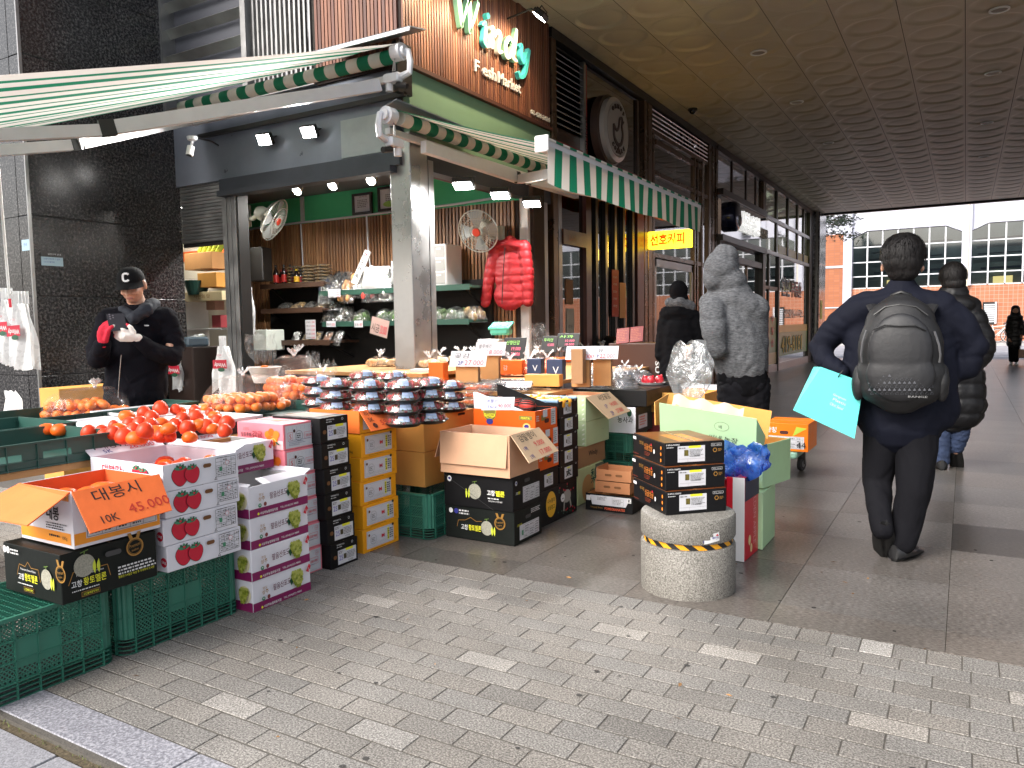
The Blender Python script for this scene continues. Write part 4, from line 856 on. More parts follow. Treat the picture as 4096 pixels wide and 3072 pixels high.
# fruit drawings
M_PRED=mat('print_red',c(196,22,52),.45);M_PGRN=mat('print_green',c(60,130,96),.5);M_PDG=mat('print_dark_green',c(34,84,60),.5);M_HOLE=mat('hole_brown',c(110,72,40),.8)
def persimmon(f,u,v,s_,a=0):
 pts=[]
 for k in range(28):
  t_=2*math.pi*k/28;r_=1+.13*math.cos(t_*2+math.pi)*0;x=math.sin(t_);y=-math.cos(t_);yy=y*(1.15 if y<0 else.92);xx=x*(1.0-.22*max(0,-y)**1.4);pts.append((u+s_*(xx*math.cos(a)-yy*math.sin(a)),v+s_*(xx*math.sin(a)+yy*math.cos(a))))
 f.poly([(u+(p-u)*1.05,v+(q-v)*1.05)for p,q in pts],M_INK);f.poly(pts,M_PRED)
 for k in range(5):t_=R(20+k*35)+a;f.ell(u+s_*.42*math.cos(t_),v+s_*(.62+.22*math.sin(t_)),s_*.36,s_*.15,M_PDG if k%2 else M_PGRN,10,t_)
 f.ell(u,v+s_*.78,s_*.16,s_*.12,M_PRED,8)
M_GRP=[mat('grape_a',c(150,158,62),.4),mat('grape_b',c(120,132,40),.4),mat('grape_c',c(176,180,90),.4)]
def grapes(f,u,v,s_,seed=1,bgm=None):
 if bgm:f.ell(u,v,s_*1.15,s_*1.15,bgm,26)
 rr=random.Random(seed)
 f.poly([(u-s_*1.1,v-s_*.1),(u-s_*.7,v+s_*.35),(u-s_*.5,v-s_*.3),(u-s_*.8,v-s_*.7)],M_PDG)
 for row,n_ in enumerate((4,5,5,4,4,3,2)):
  for q in range(n_):f.ell(u+(q-(n_-1)/2)*s_*.36+rr.uniform(-.04,.04)*s_,v+s_*(.75-row*.27),s_*.215,s_*.215,M_GRP[rr.randrange(3)],10)
def oranges(f,u,v,s_,seed=1):
 oc=[mat('orange_a',c(236,118,30),.4),mat('orange_b',c(222,96,22),.4)]
 for k,(a,b)in enumerate(((-.9,.4),(-.2,.75),(.7,.5),(-.5,-.2),(.4,-.1))):f.ell(u+a*s_,v+b*s_,s_*.55,s_*.5,oc[k%2],16)
 f.ell(u+.1*s_,v-.55*s_,s_*.6,s_*.55,mat('orange_cut_rim',c(250,190,110),.4),18);f.ell(u+.1*s_,v-.55*s_,s_*.5,s_*.46,oc[0],18)
 for k in range(8):a=k*math.pi/4;f.line([(u+.1*s_,v-.55*s_),(u+.1*s_+s_*.48*math.cos(a),v-.55*s_+s_*.44*math.sin(a))],s_*.04,mat('orange_cut_rim'))
 f.ell(u+1.0*s_,v-.6*s_,s_*.4,s_*.14,M_PDG,10,-.4)
M_MEL=mat('melon_skin',c(150,148,134),.6,vary=.3,vscale=160);M_MELY=mat('melon_slice',c(196,206,60),.5);M_MELG=mat('melon_rind',c(92,120,50),.5)
def melon(f,u,v,s_,side=1):
 f.ell(u,v,s_,s_*1.05,M_MEL,28);f.line([(u,v+s_),(u+.05*s_,v+s_*1.3)],s_*.1,M_MELG);f.line([(u-.35*s_,v+s_*1.25),(u+.4*s_,v+s_*1.42)],s_*.08,M_MELG)
 for k in range(2):
  a=side*(.95+.4*k);pts=[]
  for q in range(9):t_=q/8;pts.append((u+a*s_-side*.22*s_*math.sin(math.pi*t_),v-1.0*s_+1.35*s_*t_))
  for q in range(9):t_=1-q/8;pts.append((u+a*s_+side*.10*s_*math.sin(math.pi*t_),v-1.0*s_+1.35*s_*t_))
  f.poly(pts,M_MELY)
M_GOLD=mat('print_gold',c(168,124,60),.35,.3)
def medal(f,u,v,r_):
 f.poly([(u-r_*.5,v+r_*.8),(u-r_*.1,v+r_*.8),(u-r_*.4,v+r_*1.6),(u-r_*.8,v+r_*1.6)],M_GOLD);f.poly([(u+r_*.1,v+r_*.8),(u+r_*.5,v+r_*.8),(u+r_*.8,v+r_*1.6),(u+r_*.4,v+r_*1.6)],M_GOLD)
 f.ring(u,v,r_,r_*.16,M_GOLD);f.ring(u,v,r_*.78,r_*.04,M_GOLD);f.text('Premium',u,v+.02*r_,r_*.36,M_GOLD,r_*1.25,align='C',a=.12);f.text('melon',u,v-.42*r_,r_*.26,M_GOLD,r_*.8,align='C',a=.12)
M_PYEL=mat('print_yellow',c(226,222,50),.5);M_PWH=mat('print_white',c(214),.5)
# 1. persimmon cartons, white (four high) with an open one on top
def p_pers(n=14,hand='15'):
 def fn(fl,fr_,ft):
  persimmon(fr_,.078,.058,.040);persimmon(fr_,.132,.056,.036,.25)
  fr_.hole(.205,.078,.024,.017,M_HOLE)
  table(fr_,.248,.020,.352,.100,5,4,M_INK,n);fr_.rect(.257,.045,.272,.064,M_PGRN);fr_.ell(.298,.078,.010,.008,M_BWHITE,14);fr_.ring(.298,.078,.010,.0012,M_INKR)
  fr_.text('생산자',.315,.088,.007,M_INK);fr_.text('대봉',.285,.088,.007,M_INK);fr_.text(hand,.318,.024,.012,M_INK);fr_.greek(.245,.101,.30,.107,1,M_INK,3)
  fr_.poly([(.226,.012),(.242,.012),(.234,.026)],M_INK);fr_.poly([(.230,.0145),(.238,.0145),(.234,.0215)],M_BWHITE)
  fl.ell(.478,.040,.020,.020,M_PRED,22);fl.text('5kg',.478,.032,.016,M_PWH,.030,align='C',bold=.02)
  persimmon(fl,.33,.062,.034);persimmon(fl,.38,.06,.03,.2);fl.text('대봉감',.10,.04,.05,M_PRED,.14,bold=.02)
 return fn
G1='white persimmon cartons stacked on the green crate'
pb=carton('persimmon_carton','bottom white carton with two red persimmons of the stack on the green crate',(-2.79,1.937,.311),0,.50,.372,.110,M_BWHITE,p_pers(14,'15'),G1)
for k,(dy,h)in enumerate(((-.012,'14'),(.004,'15'))):
 carton('persimmon_carton',['second from bottom white carton with two red persimmons on the green crate','white carton with two red persimmons just under the open one'][k],(-2.79+j(),1.937+dy,.4225+.1115*k),j(.6),.50,.372,.110,M_BWHITE,p_pers(20+k,h),G1)
pt=carton('persimmon_carton','open white carton full of red persimmons on top of its stack, price on the lid',(-2.79,1.937,.6455),0,.50,.372,.110,M_BWHITE,p_pers(31,'16'),G1,open_=True,inner=board('white_inner',(214,206,214),.04),floor=.35)
def sgn(lines):
 def fn(f,L,H):
  for(s_,u,v,h,m_,w_)in lines:f.text(s_,u*L,v*H,h,m_,w_)
 return fn
flap(pt,[(-3.288,1.94,.757),(-3.288,2.30,.757),(-3.36,2.30,.80),(-3.36,1.94,.80)][::1],M_BWHITE,sgn([('대봉시',.18,.42,.045,M_INK,.12),('5K',.18,.05,.025,M_INKB,None),('28.000',.52,.12,.03,M_INKR,.13)]))
flap(pt,[(-2.80,2.309,.757),(-3.28,2.309,.757),(-3.28,2.36,.775),(-2.80,2.36,.775)],M_BWHITE)
# 2. grape cartons, white and purple
def p_grape(fl,fr_,ft):
 W,H,L=.362,.145,.33
 fr_.rect(.001,.0,W-.001,.040,M_PURP);grapes(fr_,.268,.088,.042,3,M_PWH);fr_.poly([(.318,.108),(.338,.142),(.35,.125),(.335,.098)],M_PRED);fr_.text('2kg',.326,.118,.011,M_PWH,a=-1.0)
 fr_.text('팔음산포도',.108,.075,.030,mat('print_plum',c(92,16,52),.5),.108,bold=.008,a=.03);fr_.text('명실',.045,.098,.014,M_GOLD);fr_.text('상주',.040,.076,.020,M_GOLD,bold=.01)
 fr_.ell(.047,.056,.010,.010,M_PGRN,14);fr_.ell(.078,.058,.009,.010,mat('print_maroon',c(120,50,50),.5),14);fr_.ell(.047,.058,.004,.003,M_PWH,8)
 fr_.text('서상주농협화동지점',.045,.013,.0135,M_PWH,.105,bold=.02);fr_.text('TEL.(054)533-9800',.165,.015,.012,M_PWH,.115,bold=.01);fr_.ell(.035,.020,.006,.006,M_PYEL,10)
 fl.rect(.0,.0,L-.001,.044,M_PURP);grapes(fl,L-.052,.078,.036,5,mat('print_cream',c(214,206,170),.5));fl.text('팔음산포도',.07,.075,.035,mat('print_plum'),.15,bold=.01);fl.text('POPULAR SUN',.10,.125,.01,mat('print_plum'))
G2='white and purple grape cartons'
gb=carton('grape_carton','bottom carton of the white and purple grape stack standing on the paving',(-2.79,2.361,0),0,.33,.362,.145,M_BWHITE,p_grape,G2)
copies(gb,[((-2.79+j(),2.361+j(),.146),j(.8),'second grape carton from the ground in the white and purple stack'),((-2.79+j(),2.361+j(),.292),j(.8),'third grape carton from the ground, under the open grape carton')])
go=carton('grape_carton','open white and purple grape carton on top of the front grape stack',(-2.79,2.361,.438),0,.33,.362,.145,M_BWHITE,p_grape,G2,open_=True,inner=board('white_board2',(196,192,190),.05),floor=.45)
flap(go,[(-2.79,2.45,.584),(-2.79,2.72,.584),(-2.87,2.70,.600),(-2.87,2.47,.600)],M_BWHITE);flap(go,[(-2.80,2.723,.584),(-3.11,2.723,.584),(-3.11,2.76,.60),(-2.80,2.76,.60)],M_BWHITE)
flap(go,[(-3.10,2.363,.584),(-2.80,2.363,.584),(-2.82,2.40,.588),(-3.08,2.40,.588)],M_BWHITE)
gu=carton('grape_carton','open grape carton with a written price lid behind the persimmon cartons',(-3.03,2.37,.600),0,.33,.362,.138,M_BWHITE,p_grape,G2,open_=True,inner=board('grey_inner',(150,150,148),.05),floor=.4)
flap(gu,[(-3.36,2.38,.738),(-3.36,2.72,.738),(-3.45,2.72,.765),(-3.45,2.38,.765)],M_BWHITE,sgn([('샤인',.15,.45,.03,M_INKB,.07),('19.000',.45,.2,.03,M_INKR,.12)]))
flap(gu,[(-3.04,2.44,.739),(-3.04,2.72,.739),(-3.12,2.70,.75),(-3.12,2.46,.75)],M_BWHITE)
gp=MB();gp.M=Matrix.Translation((0,0,0));gp.box(-3.42,-3.12,2.74,3.3,0,.60,M_KRAFT);
# 3. pink mandarin cartons (six high)
def p_pink(fl,fr_,ft):
 W,H,L=.240,.135,.34
 fl.rect(.0,.005,L-.002,.05,mat('pink_pale',c(240,186,188),.4));oranges(fl,.265,.062,.040);fl.text('고당도',.055,.095,.016,mat('print_rust',c(190,70,60),.5));fl.text('탑프루트',.04,.062,.022,M_INK,.08,bold=.02);fl.text('감귤',.125,.058,.036,mat('print_rust2',c(150,40,40),.5),.075,bold=.01)
 ft.text('귤',.2,.12,.05,mat('print_rust'));ft.ell(.17,.12,.03,.02,mat('orange_a'),14)
 fr_.rect(.014,.008,.228,.124,M_PAPER)
def s_pink(fl,fr_,ft):
 fr_.frame(.024,.016,.224,.116,.0010,mat('print_lineblue',c(120,128,150),.6));fr_.frame(.030,.045,.062,.088,.0016,M_PRED);fr_.text('S',.046,.053,.026,M_PRED,align='C')
 fr_.ring(.105,.066,.027,.0016,M_INK);fr_.greek(.088,.052,.122,.082,3,M_INK,4);fr_.ell(.072,.094,.008,.009,mat('hole_dark',c(70,30,24),.8),14)
 fr_.frame(.142,.045,.206,.080,.0014,M_INKR);fr_.text('감귤스페셜',.150,.055,.015,M_INKR,.05,bold=.01);fr_.ring(.198,.103,.013,.001,M_INKR);fr_.text('조생',.198,.098,.009,M_INKR,align='C')
 for k in range(4):fr_.greek(.03,.020+k*.008,.13+.02*k,.026+k*.008,1,mat('print_lineblue'),k)
 for k in range(7):fr_.line([(.03+k*.027,.100),(.03+k*.027,.115)],.0008,mat('print_lineblue'))
G3='pink mandarin cartons, six high'
pk=carton('mandarin_carton','bottom pink carton of the six high pink stack',(-2.974,2.752,0),0,.34,.240,.1352,M_PINK,p_pink,G3,sticker=s_pink)
copies(pk,[((-2.974+j(.003),2.752+j(),.1362*k),j(.7),('top pink mandarin carton, oranges printed on its side, beside the black stack' if k==5 else 'pink mandarin carton %s from the ground'%ORD[k]))for k in range(1,6)])
# 4. black 2S cartons (six high)
def p_black(fl,fr_,ft):
 fr_.text('제주특별자치도',.045,.118,.009,M_PWH,.06,bold=.01);fr_.greek(.045,.107,.10,.114,1,M_PWH,2);fr_.ring(.165,.119,.0075,.002,M_PWH,6);fr_.hole(.030,.060,.004,.022,M_HOLE)
 ft.rect(.06,.02,.30,.20,mat('print_brownpic',c(84,46,24),.35));ft.rect(.1,.07,.28,.11,mat('print_orangepic',c(150,84,30),.35))
def s_black(hand):
 def fn(fl,fr_,ft):
  fr_.rect(.052,.014,.196,.092,M_PAPER);fr_.rect(.112,.080,.172,.093,M_PYEL);fr_.rect(.096,.038,.118,.066,mat('photo_dark',c(70,62,40),.5));fr_.text(hand,.060,.036,.028,mat('stamp_blue',c(90,80,170),.6),.03)
  fr_.greek(.122,.034,.19,.074,5,mat('print_grey',c(110),.6),3);fr_.greek(.056,.072,.092,.088,2,mat('print_grey'),5);fr_.text('노지감귤',.128,.020,.010,M_INK)
 return fn
G4='black mandarin cartons marked 2S'
bk0=carton('black_mandarin_carton','bottom black carton marked 2S, standing on the paving',(-2.912,2.996,0),0,.36,.212,.137,M_BBLACK,p_black,G4,sticker=s_black('2S'))
for k in range(1,6):
 cc=copy_tree(bk0);cc.matrix_basis=Matrix.Translation((-2.912+j(.003),2.982-.007*k+j(.003),.1385*k))@Matrix.Rotation(R(j(.8)),4,'Z')
 cc['label']='top black 2S carton with a brown picture on its lid' if k==5 else 'black 2S carton, %s from the ground'%ORD[k]
 # 5. yellow cartons (five) and the open orange carton on top
def p_yel(fl,fr_,ft):
 fl.text('5kg',.29,.022,.017,mat('print_brown',c(96,60,20),.5),bold=.02);fl.text('귤',.20,.05,.05,mat('print_brown'),bold=.02);fr_.greek(.06,.006,.24,.012,1,mat('print_brown'),6);fr_.text('ⓒ',.28,.02,.016,mat('print_brown'))
def s_yel(fl,fr_,ft):
 fr_.rect(.030,.018,.272,.122,M_PAPER);fr_.frame(.038,.024,.264,.116,.001,mat('print_grey'));fr_.ring(.088,.066,.028,.0013,mat('print_grey'));fr_.greek(.070,.052,.106,.080,3,mat('print_grey'),4)
 fr_.text('M',.160,.060,.022,M_PRED,.026,bold=.03);fr_.rect(.212,.036,.228,.108,M_PYEL);fr_.greek(.214,.04,.226,.104,5,M_INK,9);fr_.greek(.232,.04,.266,.104,5,M_INK,8);fr_.ell(.262,.119,.010,.008,M_INK,14);fr_.ell(.048,.098,.008,.008,M_HOLE,12)
 for k in range(3):fr_.line([(.04,.034+k*.006),(.20,.034+k*.006)],.0006,mat('print_grey'))
G5='yellow mandarin cartons marked M'
yb0=carton('yellow_mandarin_carton','bottom yellow carton marked M, standing on the paving',(-2.955,3.302,0),0,.38,.322,.1385,M_YELB,p_yel,G5,sticker=s_yel)
copies(yb0,[((-2.955+j(.005),3.302+j(.006),.1393*k),j(1.0),('yellow M carton right under the open orange box' if k==4 else 'yellow carton marked M, %s from the ground'%ORD[k]))for k in range(1,5)])
oo=carton('orange_open_carton','open orange carton with a mandarin price flap, on the yellow cartons',(-2.955,3.300,.698),0,.385,.322,.130,M_ORB,None,None,open_=True,inner=M_ORI,floor=.5)
g=MB();fl,fr_,ft=faces(g,.385,.322,.13);fr_.rect(.002,.0,.320,.11,M_YELB);fr_.rect(.03,.02,.27,.10,M_PAPER);fr_.ring(.09,.06,.026,.0012,mat('print_grey'));g.build('paper_label',oo,local=True)
flap(oo,[xat(1487,1725,-2.86),xat(1607,1700,-2.86),(-2.955,3.615,.828),(-2.955,3.306,.828)],M_ORF,sgn([('하우스귤',.10,.70,.034,M_INK,.16),('5K',.12,.42,.028,M_INK,.04),('59.000',.42,.18,.035,mat('ink_brickred',c(180,44,30),.7),.15),('Ⓜ',.14,.10,.034,M_INK,None)]))
# 6. tan cartons on a crate
def p_tan(fl,fr_,ft):fr_.hole(.26,.19,.07,.015,M_HOLE)
tn=carton('tan_carton','lower plain tan carton on the green crate',(-2.916,3.848,.288),0,.40,.575,.222,M_TAN,lambda a,b,d:b.text('06',.18,.06,.03,M_INK,a=.2),'plain tan cartons')
tn2=carton('tan_carton','upper plain tan carton, strawberry packs standing on it',(-2.913,3.846,.512),0,.40,.575,.223,M_TAN,lambda a,b,d:(b.text('06',.22,.05,.028,M_INK,a=.2),b.hole(.42,.20,.07,.016,M_INK)),'plain tan cartons')
# 7. melon cartons
def p_mel(fl,fr_,ft):
 melon(fl,.225,.10,.045,-1);fl.text('고창',.315,.085,.034,M_PWH,.055,bold=.03);fl.text('멜론',.375,.085,.034,M_PYEL,.062,bold=.03);fl.greek(.32,.062,.43,.075,1,M_PWH,2);fl.text('황토골에서 자란 멜론',.325,.048,.010,M_PWH)
 fl.ell(.045,.165,.016,.018,M_PWH,14);fl.ell(.045,.167,.009,.008,M_INKB,10);fl.line([(.0,.19),(.36,.0)],.002,mat('print_dim',c(60),.5))
 fr_.text('고창',.030,.095,.017,M_PWH,.024,bold=.02);fr_.text('멜론',.056,.095,.017,M_PYEL,.026,bold=.02);fr_.ell(.035,.165,.012,.014,M_PWH,14);fr_.ell(.035,.166,.007,.007,M_INKB,10);fr_.hole(.165,.165,.045,.022,mat('hole_grey',c(70),.8))
def s_mel(fl,fr_,ft):fr_.rect(.115,.035,.320,.130,M_PAPER);table(fr_,.125,.040,.312,.122,5,3,M_INK,7,.0008)
m1=carton('black_melon_carton','black melon carton with white and yellow lettering under the open kraft box',(-2.254,3.818,.208),0,.492,.338,.205,M_BBLACK,p_mel,None,sticker=s_mel)
def p_gold(fl,fr_,ft):
 L=.49 if True else 0
 def panel(f,u,v,s_):
  f.line([(u-.01,v+.015),(u+.01,v+.06),(u+.05,v+.055),(u+.07,v+.075),(u+.09,v+.055),(u+.14,v+.055),(u+.15,v+.01)],.0025,M_GOLD)
  f.text('고창',u,v,.026*s_,M_PWH,.040*s_,bold=.02);f.text('황토멜론',u+.045*s_,v,.030*s_,M_PYEL,.088*s_,bold=.01);f.text('Premium Sweet Melon',u+.02,v+.040*s_,.008,M_PWH)
  f.rect(u+.035,v-.040,u+.105,v-.022,M_GOLD);f.rect(u+.0365,v-.0385,u+.1035,v-.0235,M_BGREEN);f.text('고인돌메론작목반',u+.040,v-.036,.010,M_PYEL,.06);f.greek(u,v-.016,u+.11,v-.008,1,M_PWH,4)
 panel(fr_,.035,.050,1.0);melon(fr_,.085,.125,.040,1);medal(fr_,.285,.145,.036);fr_.hole(.195,.145,.045,.020,mat('hole_grey'));fr_.greek(.21,.050,.37,.088,3,M_PWH,11);fr_.text('멜론은 3-4일간 숙성 후 차게해서 드시면',.21,.040,.010,M_PYEL,.15)
 panel(fl,.10,.055,1.0);melon(fl,.30,.085,.036,1);medal(fl,.40,.12,.032);fl.ell(.03,.165,.012,.014,M_PWH,12);fl.ell(.055,.165,.012,.014,M_PWH,12);fl.greek(.072,.15,.13,.175,2,M_PWH,3)
def p_gold2(fl,fr_,ft):
 melon(fl,.30,.085,.042,1);medal(fl,.395,.125,.038);fl.ell(.045,.17,.015,.016,M_PWH,12);fl.ell(.085,.17,.016,.017,M_INKB,12);fl.greek(.105,.15,.18,.185,2,M_PWH,3)
 fl.line([(.09,.075),(.10,.115),(.15,.12),(.19,.14),(.23,.12),(.27,.125)],.003,M_GOLD);fl.text('고창',.12,.06,.034,M_PWH,.05,bold=.02);fl.text('황토멜론',.175,.06,.036,M_PYEL,.09,bold=.02)
 fr_.text('고창황토멜론',.03,.105,.016,M_PYEL,.06);fr_.hole(.165,.145,.045,.022,mat('hole_grey'));fr_.greek(.2,.155,.32,.185,3,M_PWH,8)
m2=carton('gold_label_melon_carton','lowest dark green black melon carton with gold medal, standing on the floor tiles',(-2.254,3.828,.004),0,.492,.338,.203,M_BGREEN,p_gold2,None,sticker=lambda a,b,d:(b.rect(.06,.02,.30,.11,M_PAPER),table(b,.10,.026,.29,.104,5,3,M_INK,9,.0008),b.rect(.068,.05,.088,.08,M_PGRN)))
m3=carton('gold_label_melon_carton','black melon carton with melon picture and gold medal under the orange persimmon box',(-2.79,1.509,.315),0,.385,.382,.186,M_BGREEN,p_gold,None)
# 8. orange persimmon box, open, big price flaps
def p_daebong(fl,fr_,ft):
 OR_=mat('print_amber',c(236,150,40),.45)
 fr_.rect(.001,.012,.348,.055,OR_);fl.rect(.001,.012,.338,.055,OR_);fl.rect(.2,.175,.338,.20,OR_);fl.text('대봉',.185,.095,.055,M_INK,.085,bold=.02);fl.greek(.18,.060,.33,.088,3,M_INK,4);fl.text('10Kg',.285,.025,.016,M_INK);fl.greek(.20,.03,.275,.045,1,M_INK,4);fl.text('단성',.30,.180,.014,M_INK)
 fr_.rect(.045,.03,.335,.105,M_PAPER);table(fr_,.05,.034,.33,.10,3,5,M_INK,5);fr_.text('10Kg',.19,.058,.012,M_INK);fr_.text('28',.285,.055,.022,M_INK);fr_.text('개수',.25,.06,.010,M_INK)
ob=carton('orange_persimmon_carton','open orange and white carton of persimmons with the 45.000 price flap',(-2.79,1.564,.508),0,.355,.350,.212,M_BWHITE,p_daebong,None,open_=True,inner=M_ORI,floor=.48)
flap(ob,[xat(362,2133,-2.67),xat(689,2040,-2.67),(-2.786,1.914,.722),(-2.786,1.564,.722)],M_ORF,sgn([('대봉시',.22,.62,.055,M_INK,.185),('10K',.18,.12,.032,M_INK,.065),('45.000',.52,.18,.040,mat('ink_brickred'),.17)]),name='price_flap')
flap(ob,[(-3.12,1.50,.690),(-2.80,1.50,.690),(-2.795,1.562,.722),(-3.13,1.562,.722)],M_ORF)
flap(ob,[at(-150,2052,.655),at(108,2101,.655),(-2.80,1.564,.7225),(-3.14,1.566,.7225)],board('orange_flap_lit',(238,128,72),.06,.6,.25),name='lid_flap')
# 9. open kraft box with price flap on the melon cartons
kb=carton('open_kraft_carton','empty open kraft carton with folded flaps and a dried persimmon price',(-2.254,3.785,.415),0,.49,.345,.250,M_KRAFT2,lambda a,b,d:(b.text('취급',.22,.09,.05,mat('print_kraftink',c(120,84,60),.7)),),None,open_=True,inner=board('kraft_pale_in',(206,168,140)),floor=.06)
flap(kb,[(-2.735,3.765,.475),(-2.27,3.765,.475),(-2.262,3.782,.662),(-2.742,3.782,.662)],M_KRAFT2);flap(kb,[(-2.81,4.10,.50),(-2.80,3.80,.50),(-2.748,3.79,.664),(-2.748,4.12,.664)],M_KRAFT2)
flap(kb,[xat(2118,1852,-2.12),xat(2235,1802,-2.12),(-2.252,4.128,.668),(-2.252,3.80,.668)],board('kraft_sign',(204,176,144)),sgn([('감말랭이',.18,.66,.05,M_INK,.19),('1팩',.12,.36,.03,M_INKB,None),('9.000',.48,.38,.035,M_INKR,.11),('2팩',.12,.06,.03,M_INKB,None),('17.000',.46,.08,.035,M_INKR,.13)]),name='price_flap')
# 10. the orange and black cartons behind the melon boxes
sl=carton('black_berry_carton','black floor carton with a yellow oval and a grey sloth picture',(-2.31,4.20,.004),0,.45,.590,.235,M_BBLACK,None,None)
g=MB();fl,fr_,ft=faces(g,.45,.59,.235)
fr_.ell(.20,.125,.070,.085,mat('print_sun',c(232,176,40),.5),26)
for k,s_ in enumerate(('나누봄의','싱싱창고')):fr_.text(s_,.20,.135-.045*k,.030,M_INK,.10,align='C',bold=.01)
gm=mat('print_sloth',c(150,146,140),.5);fr_.ell(.43,.135,.060,.045,gm,20);fr_.line([(.39,.11),(.38,.04)],.018,gm);fr_.line([(.47,.11),(.49,.05)],.018,gm);fr_.ell(.365,.135,.030,.028,M_PWH,16);fr_.ell(.36,.13,.006,.004,M_INK,8);fr_.ell(.375,.13,.005,.004,M_INK,8)
for k in range(26):a,b=rnd.uniform(.28,.57),rnd.choice([rnd.uniform(.02,.06),rnd.uniform(.17,.225)]);fr_.ell(a,b,.007,.007,M_PRED if k%2 else M_PDG,8)
g.build('printed_side',sl,local=True)
def s_lab(hand=''):
 def fn(fl,fr_,ft):
  fr_.rect(.07,.018,.19,.098,M_PAPER);fr_.rect(.11,.084,.16,.094,M_PYEL);fr_.rect(.10,.04,.115,.065,mat('photo_dark'));fr_.greek(.12,.03,.182,.078,5,mat('print_grey'),3)
  if hand:fr_.text(hand,.085,.03,.05,M_INK,.09)
 return fn
carton('black_citrus_carton','black carton with white label between the orange cartons and the sloth carton',(-2.31,4.24,.240),0,.36,.27,.128,M_BBLACK,None,None,sticker=s_lab())
def p_gran(fl,fr_,ft):
 L,W,H=.46,.285,.128
 fl.ell(.125,.115,.052,.062,mat('print_olive',c(120,110,50),.4),24);fl.ring(.125,.115,.046,.0025,M_PYEL);fl.text('GRANDEZZA',.125,.08,.022,M_PYEL,.085,align='C',bold=.02);fl.ell(.125,.05,.026,.02,M_INKB,14)
 fl.rect(.345,.07,.44,.098,mat('print_olive'));fl.text('PERITA',.36,.076,.014,M_PYEL);fl.ell(.40,.03,.028,.022,mat('orange_cut_rim'),16);fl.ell(.40,.03,.018,.014,M_INKB,12)
 fr_.rect(.08,.06,.145,.095,mat('print_olive'));fr_.rect(.21,.02,.275,.125,M_PAPER);fr_.greek(.215,.03,.27,.11,6,mat('print_grey'),4);fr_.rect(.10,.08,.16,.125,M_PAPER);fr_.hole(.15,.055,.035,.028,mat('hole_dark'));fr_.greek(.01,.06,.05,.10,3,M_PWH,5)
G6='orange mango cartons in one stack'
M_ORG=board('grandezza_orange',(228,92,26),.05,.45)
og=carton('orange_mango_carton','lowest orange carton with olive seal, under two others',(-2.31,4.232,.372),0,.46,.285,.128,M_ORG,p_gran,G6)
copies(og,[((-2.308,4.229,.502),.4,'orange carton with olive seal directly under the open mango carton')])
ot=carton('orange_mango_carton','open orange carton of apple mangoes with a white raised back on its stack',(-2.31,4.20,.632),0,.46,.30,.128,M_ORG,p_gran,G6,open_=True,inner=M_BBLACK,floor=.55)
flap(ot,[(-2.77,4.208,.761),(-2.40,4.208,.761),(-2.745,4.20,.868),(-2.77,4.20,.868)],M_BWHITE,name='raised_side');flap(ot,[(-2.315,4.497,.762),(-2.765,4.497,.762),(-2.765,4.497,.905),(-2.33,4.497,.765)],M_BBLACK,name='raised_back')
def p_hal(fl,fr_,ft):fr_.text('제주',.02,.105,.008,M_PWH);fr_.text('657',.235,.095,.012,M_PWH)
G7='black citrus cartons with white labels in one stack'
hb=carton('black_citrus_carton','lowest black labelled carton, its label scribbled, on the sloth carton',(-2.31,4.53,.240),0,.40,.285,.109,M_BBLACK,p_hal,G7,sticker=s_lab('ㅊ'))
hb2=carton('black_citrus_carton','second black labelled carton from the bottom, right of the orange stack',(-2.308,4.532,.350),0,.40,.285,.109,M_BBLACK,p_hal,G7,sticker=s_lab())
copies(hb2,[((-2.31+j(),4.532+j(),.350+.1103*k),j(),'black labelled carton, %s from the bottom of its stack'%ORD[k+1])for k in(1,2)])
ht=carton('black_citrus_carton','open black carton of yellow hallabong fruit with a blue rim',(-2.31,4.525,.681),0,.56,.29,.109,M_BBLACK,p_hal,G7,sticker=s_lab(),open_=True,inner=M_BBLACK,floor=.6)
g=MB();M_BTR=mat('blue_tissue',c(120,150,176),.6,vary=.1);g.M=Matrix();g.tube([(-.555,.004,.115),(-.004,.004,.111)],.012,M_BTR,8);g.tube([(-.555,.286,.115),(-.004,.286,.111)],.010,M_BTR,8);g.build('blue_rim',ht,local=True)
def price_card(name_lab,px,py,z,wpx,lines,tilt=55,face=0,h=.09,w_=.16,mm=None,rz=30):
 p=at(px,py,z);t_=thing('price_card',name_lab,'price card',p,R(rz));g_=MB();g_.M=Matrix.Rotation(R(tilt),4,'X');g_.box(-w_/2,w_/2,0,h,-.002,0,mm or M_PAPER)
 f=Face(g_,(-w_/2,0,0),(1,0,0),(0,1,0))
 for(s_,u,v,hh,m_,ww)in lines:f.text(s_,u*w_,v*h,hh,m_,ww)
 g_.build('card',t_,local=True);return t_,p
price_card('white card with blue handwriting and 90.000 lying on the mango carton',1990,1655-15,.835,0,[('애플망고',.12,.55,.03,M_INKB,.09),('1box',.2,.1,.028,M_INKB,.05),('90.000',.5,.15,.03,M_INKR,.075)],40,rz=25,w_=.18,h=.1)
price_card('white card with a five digit red price on the hallabong carton',2072,1537+12,.85,0,[('한라봉',.15,.5,.026,M_INKB,.07),('5kg',.12,.1,.02,M_INKB,.03),('50.000',.45,.12,.03,M_INKR,.085)],30,rz=20,w_=.19,h=.08)
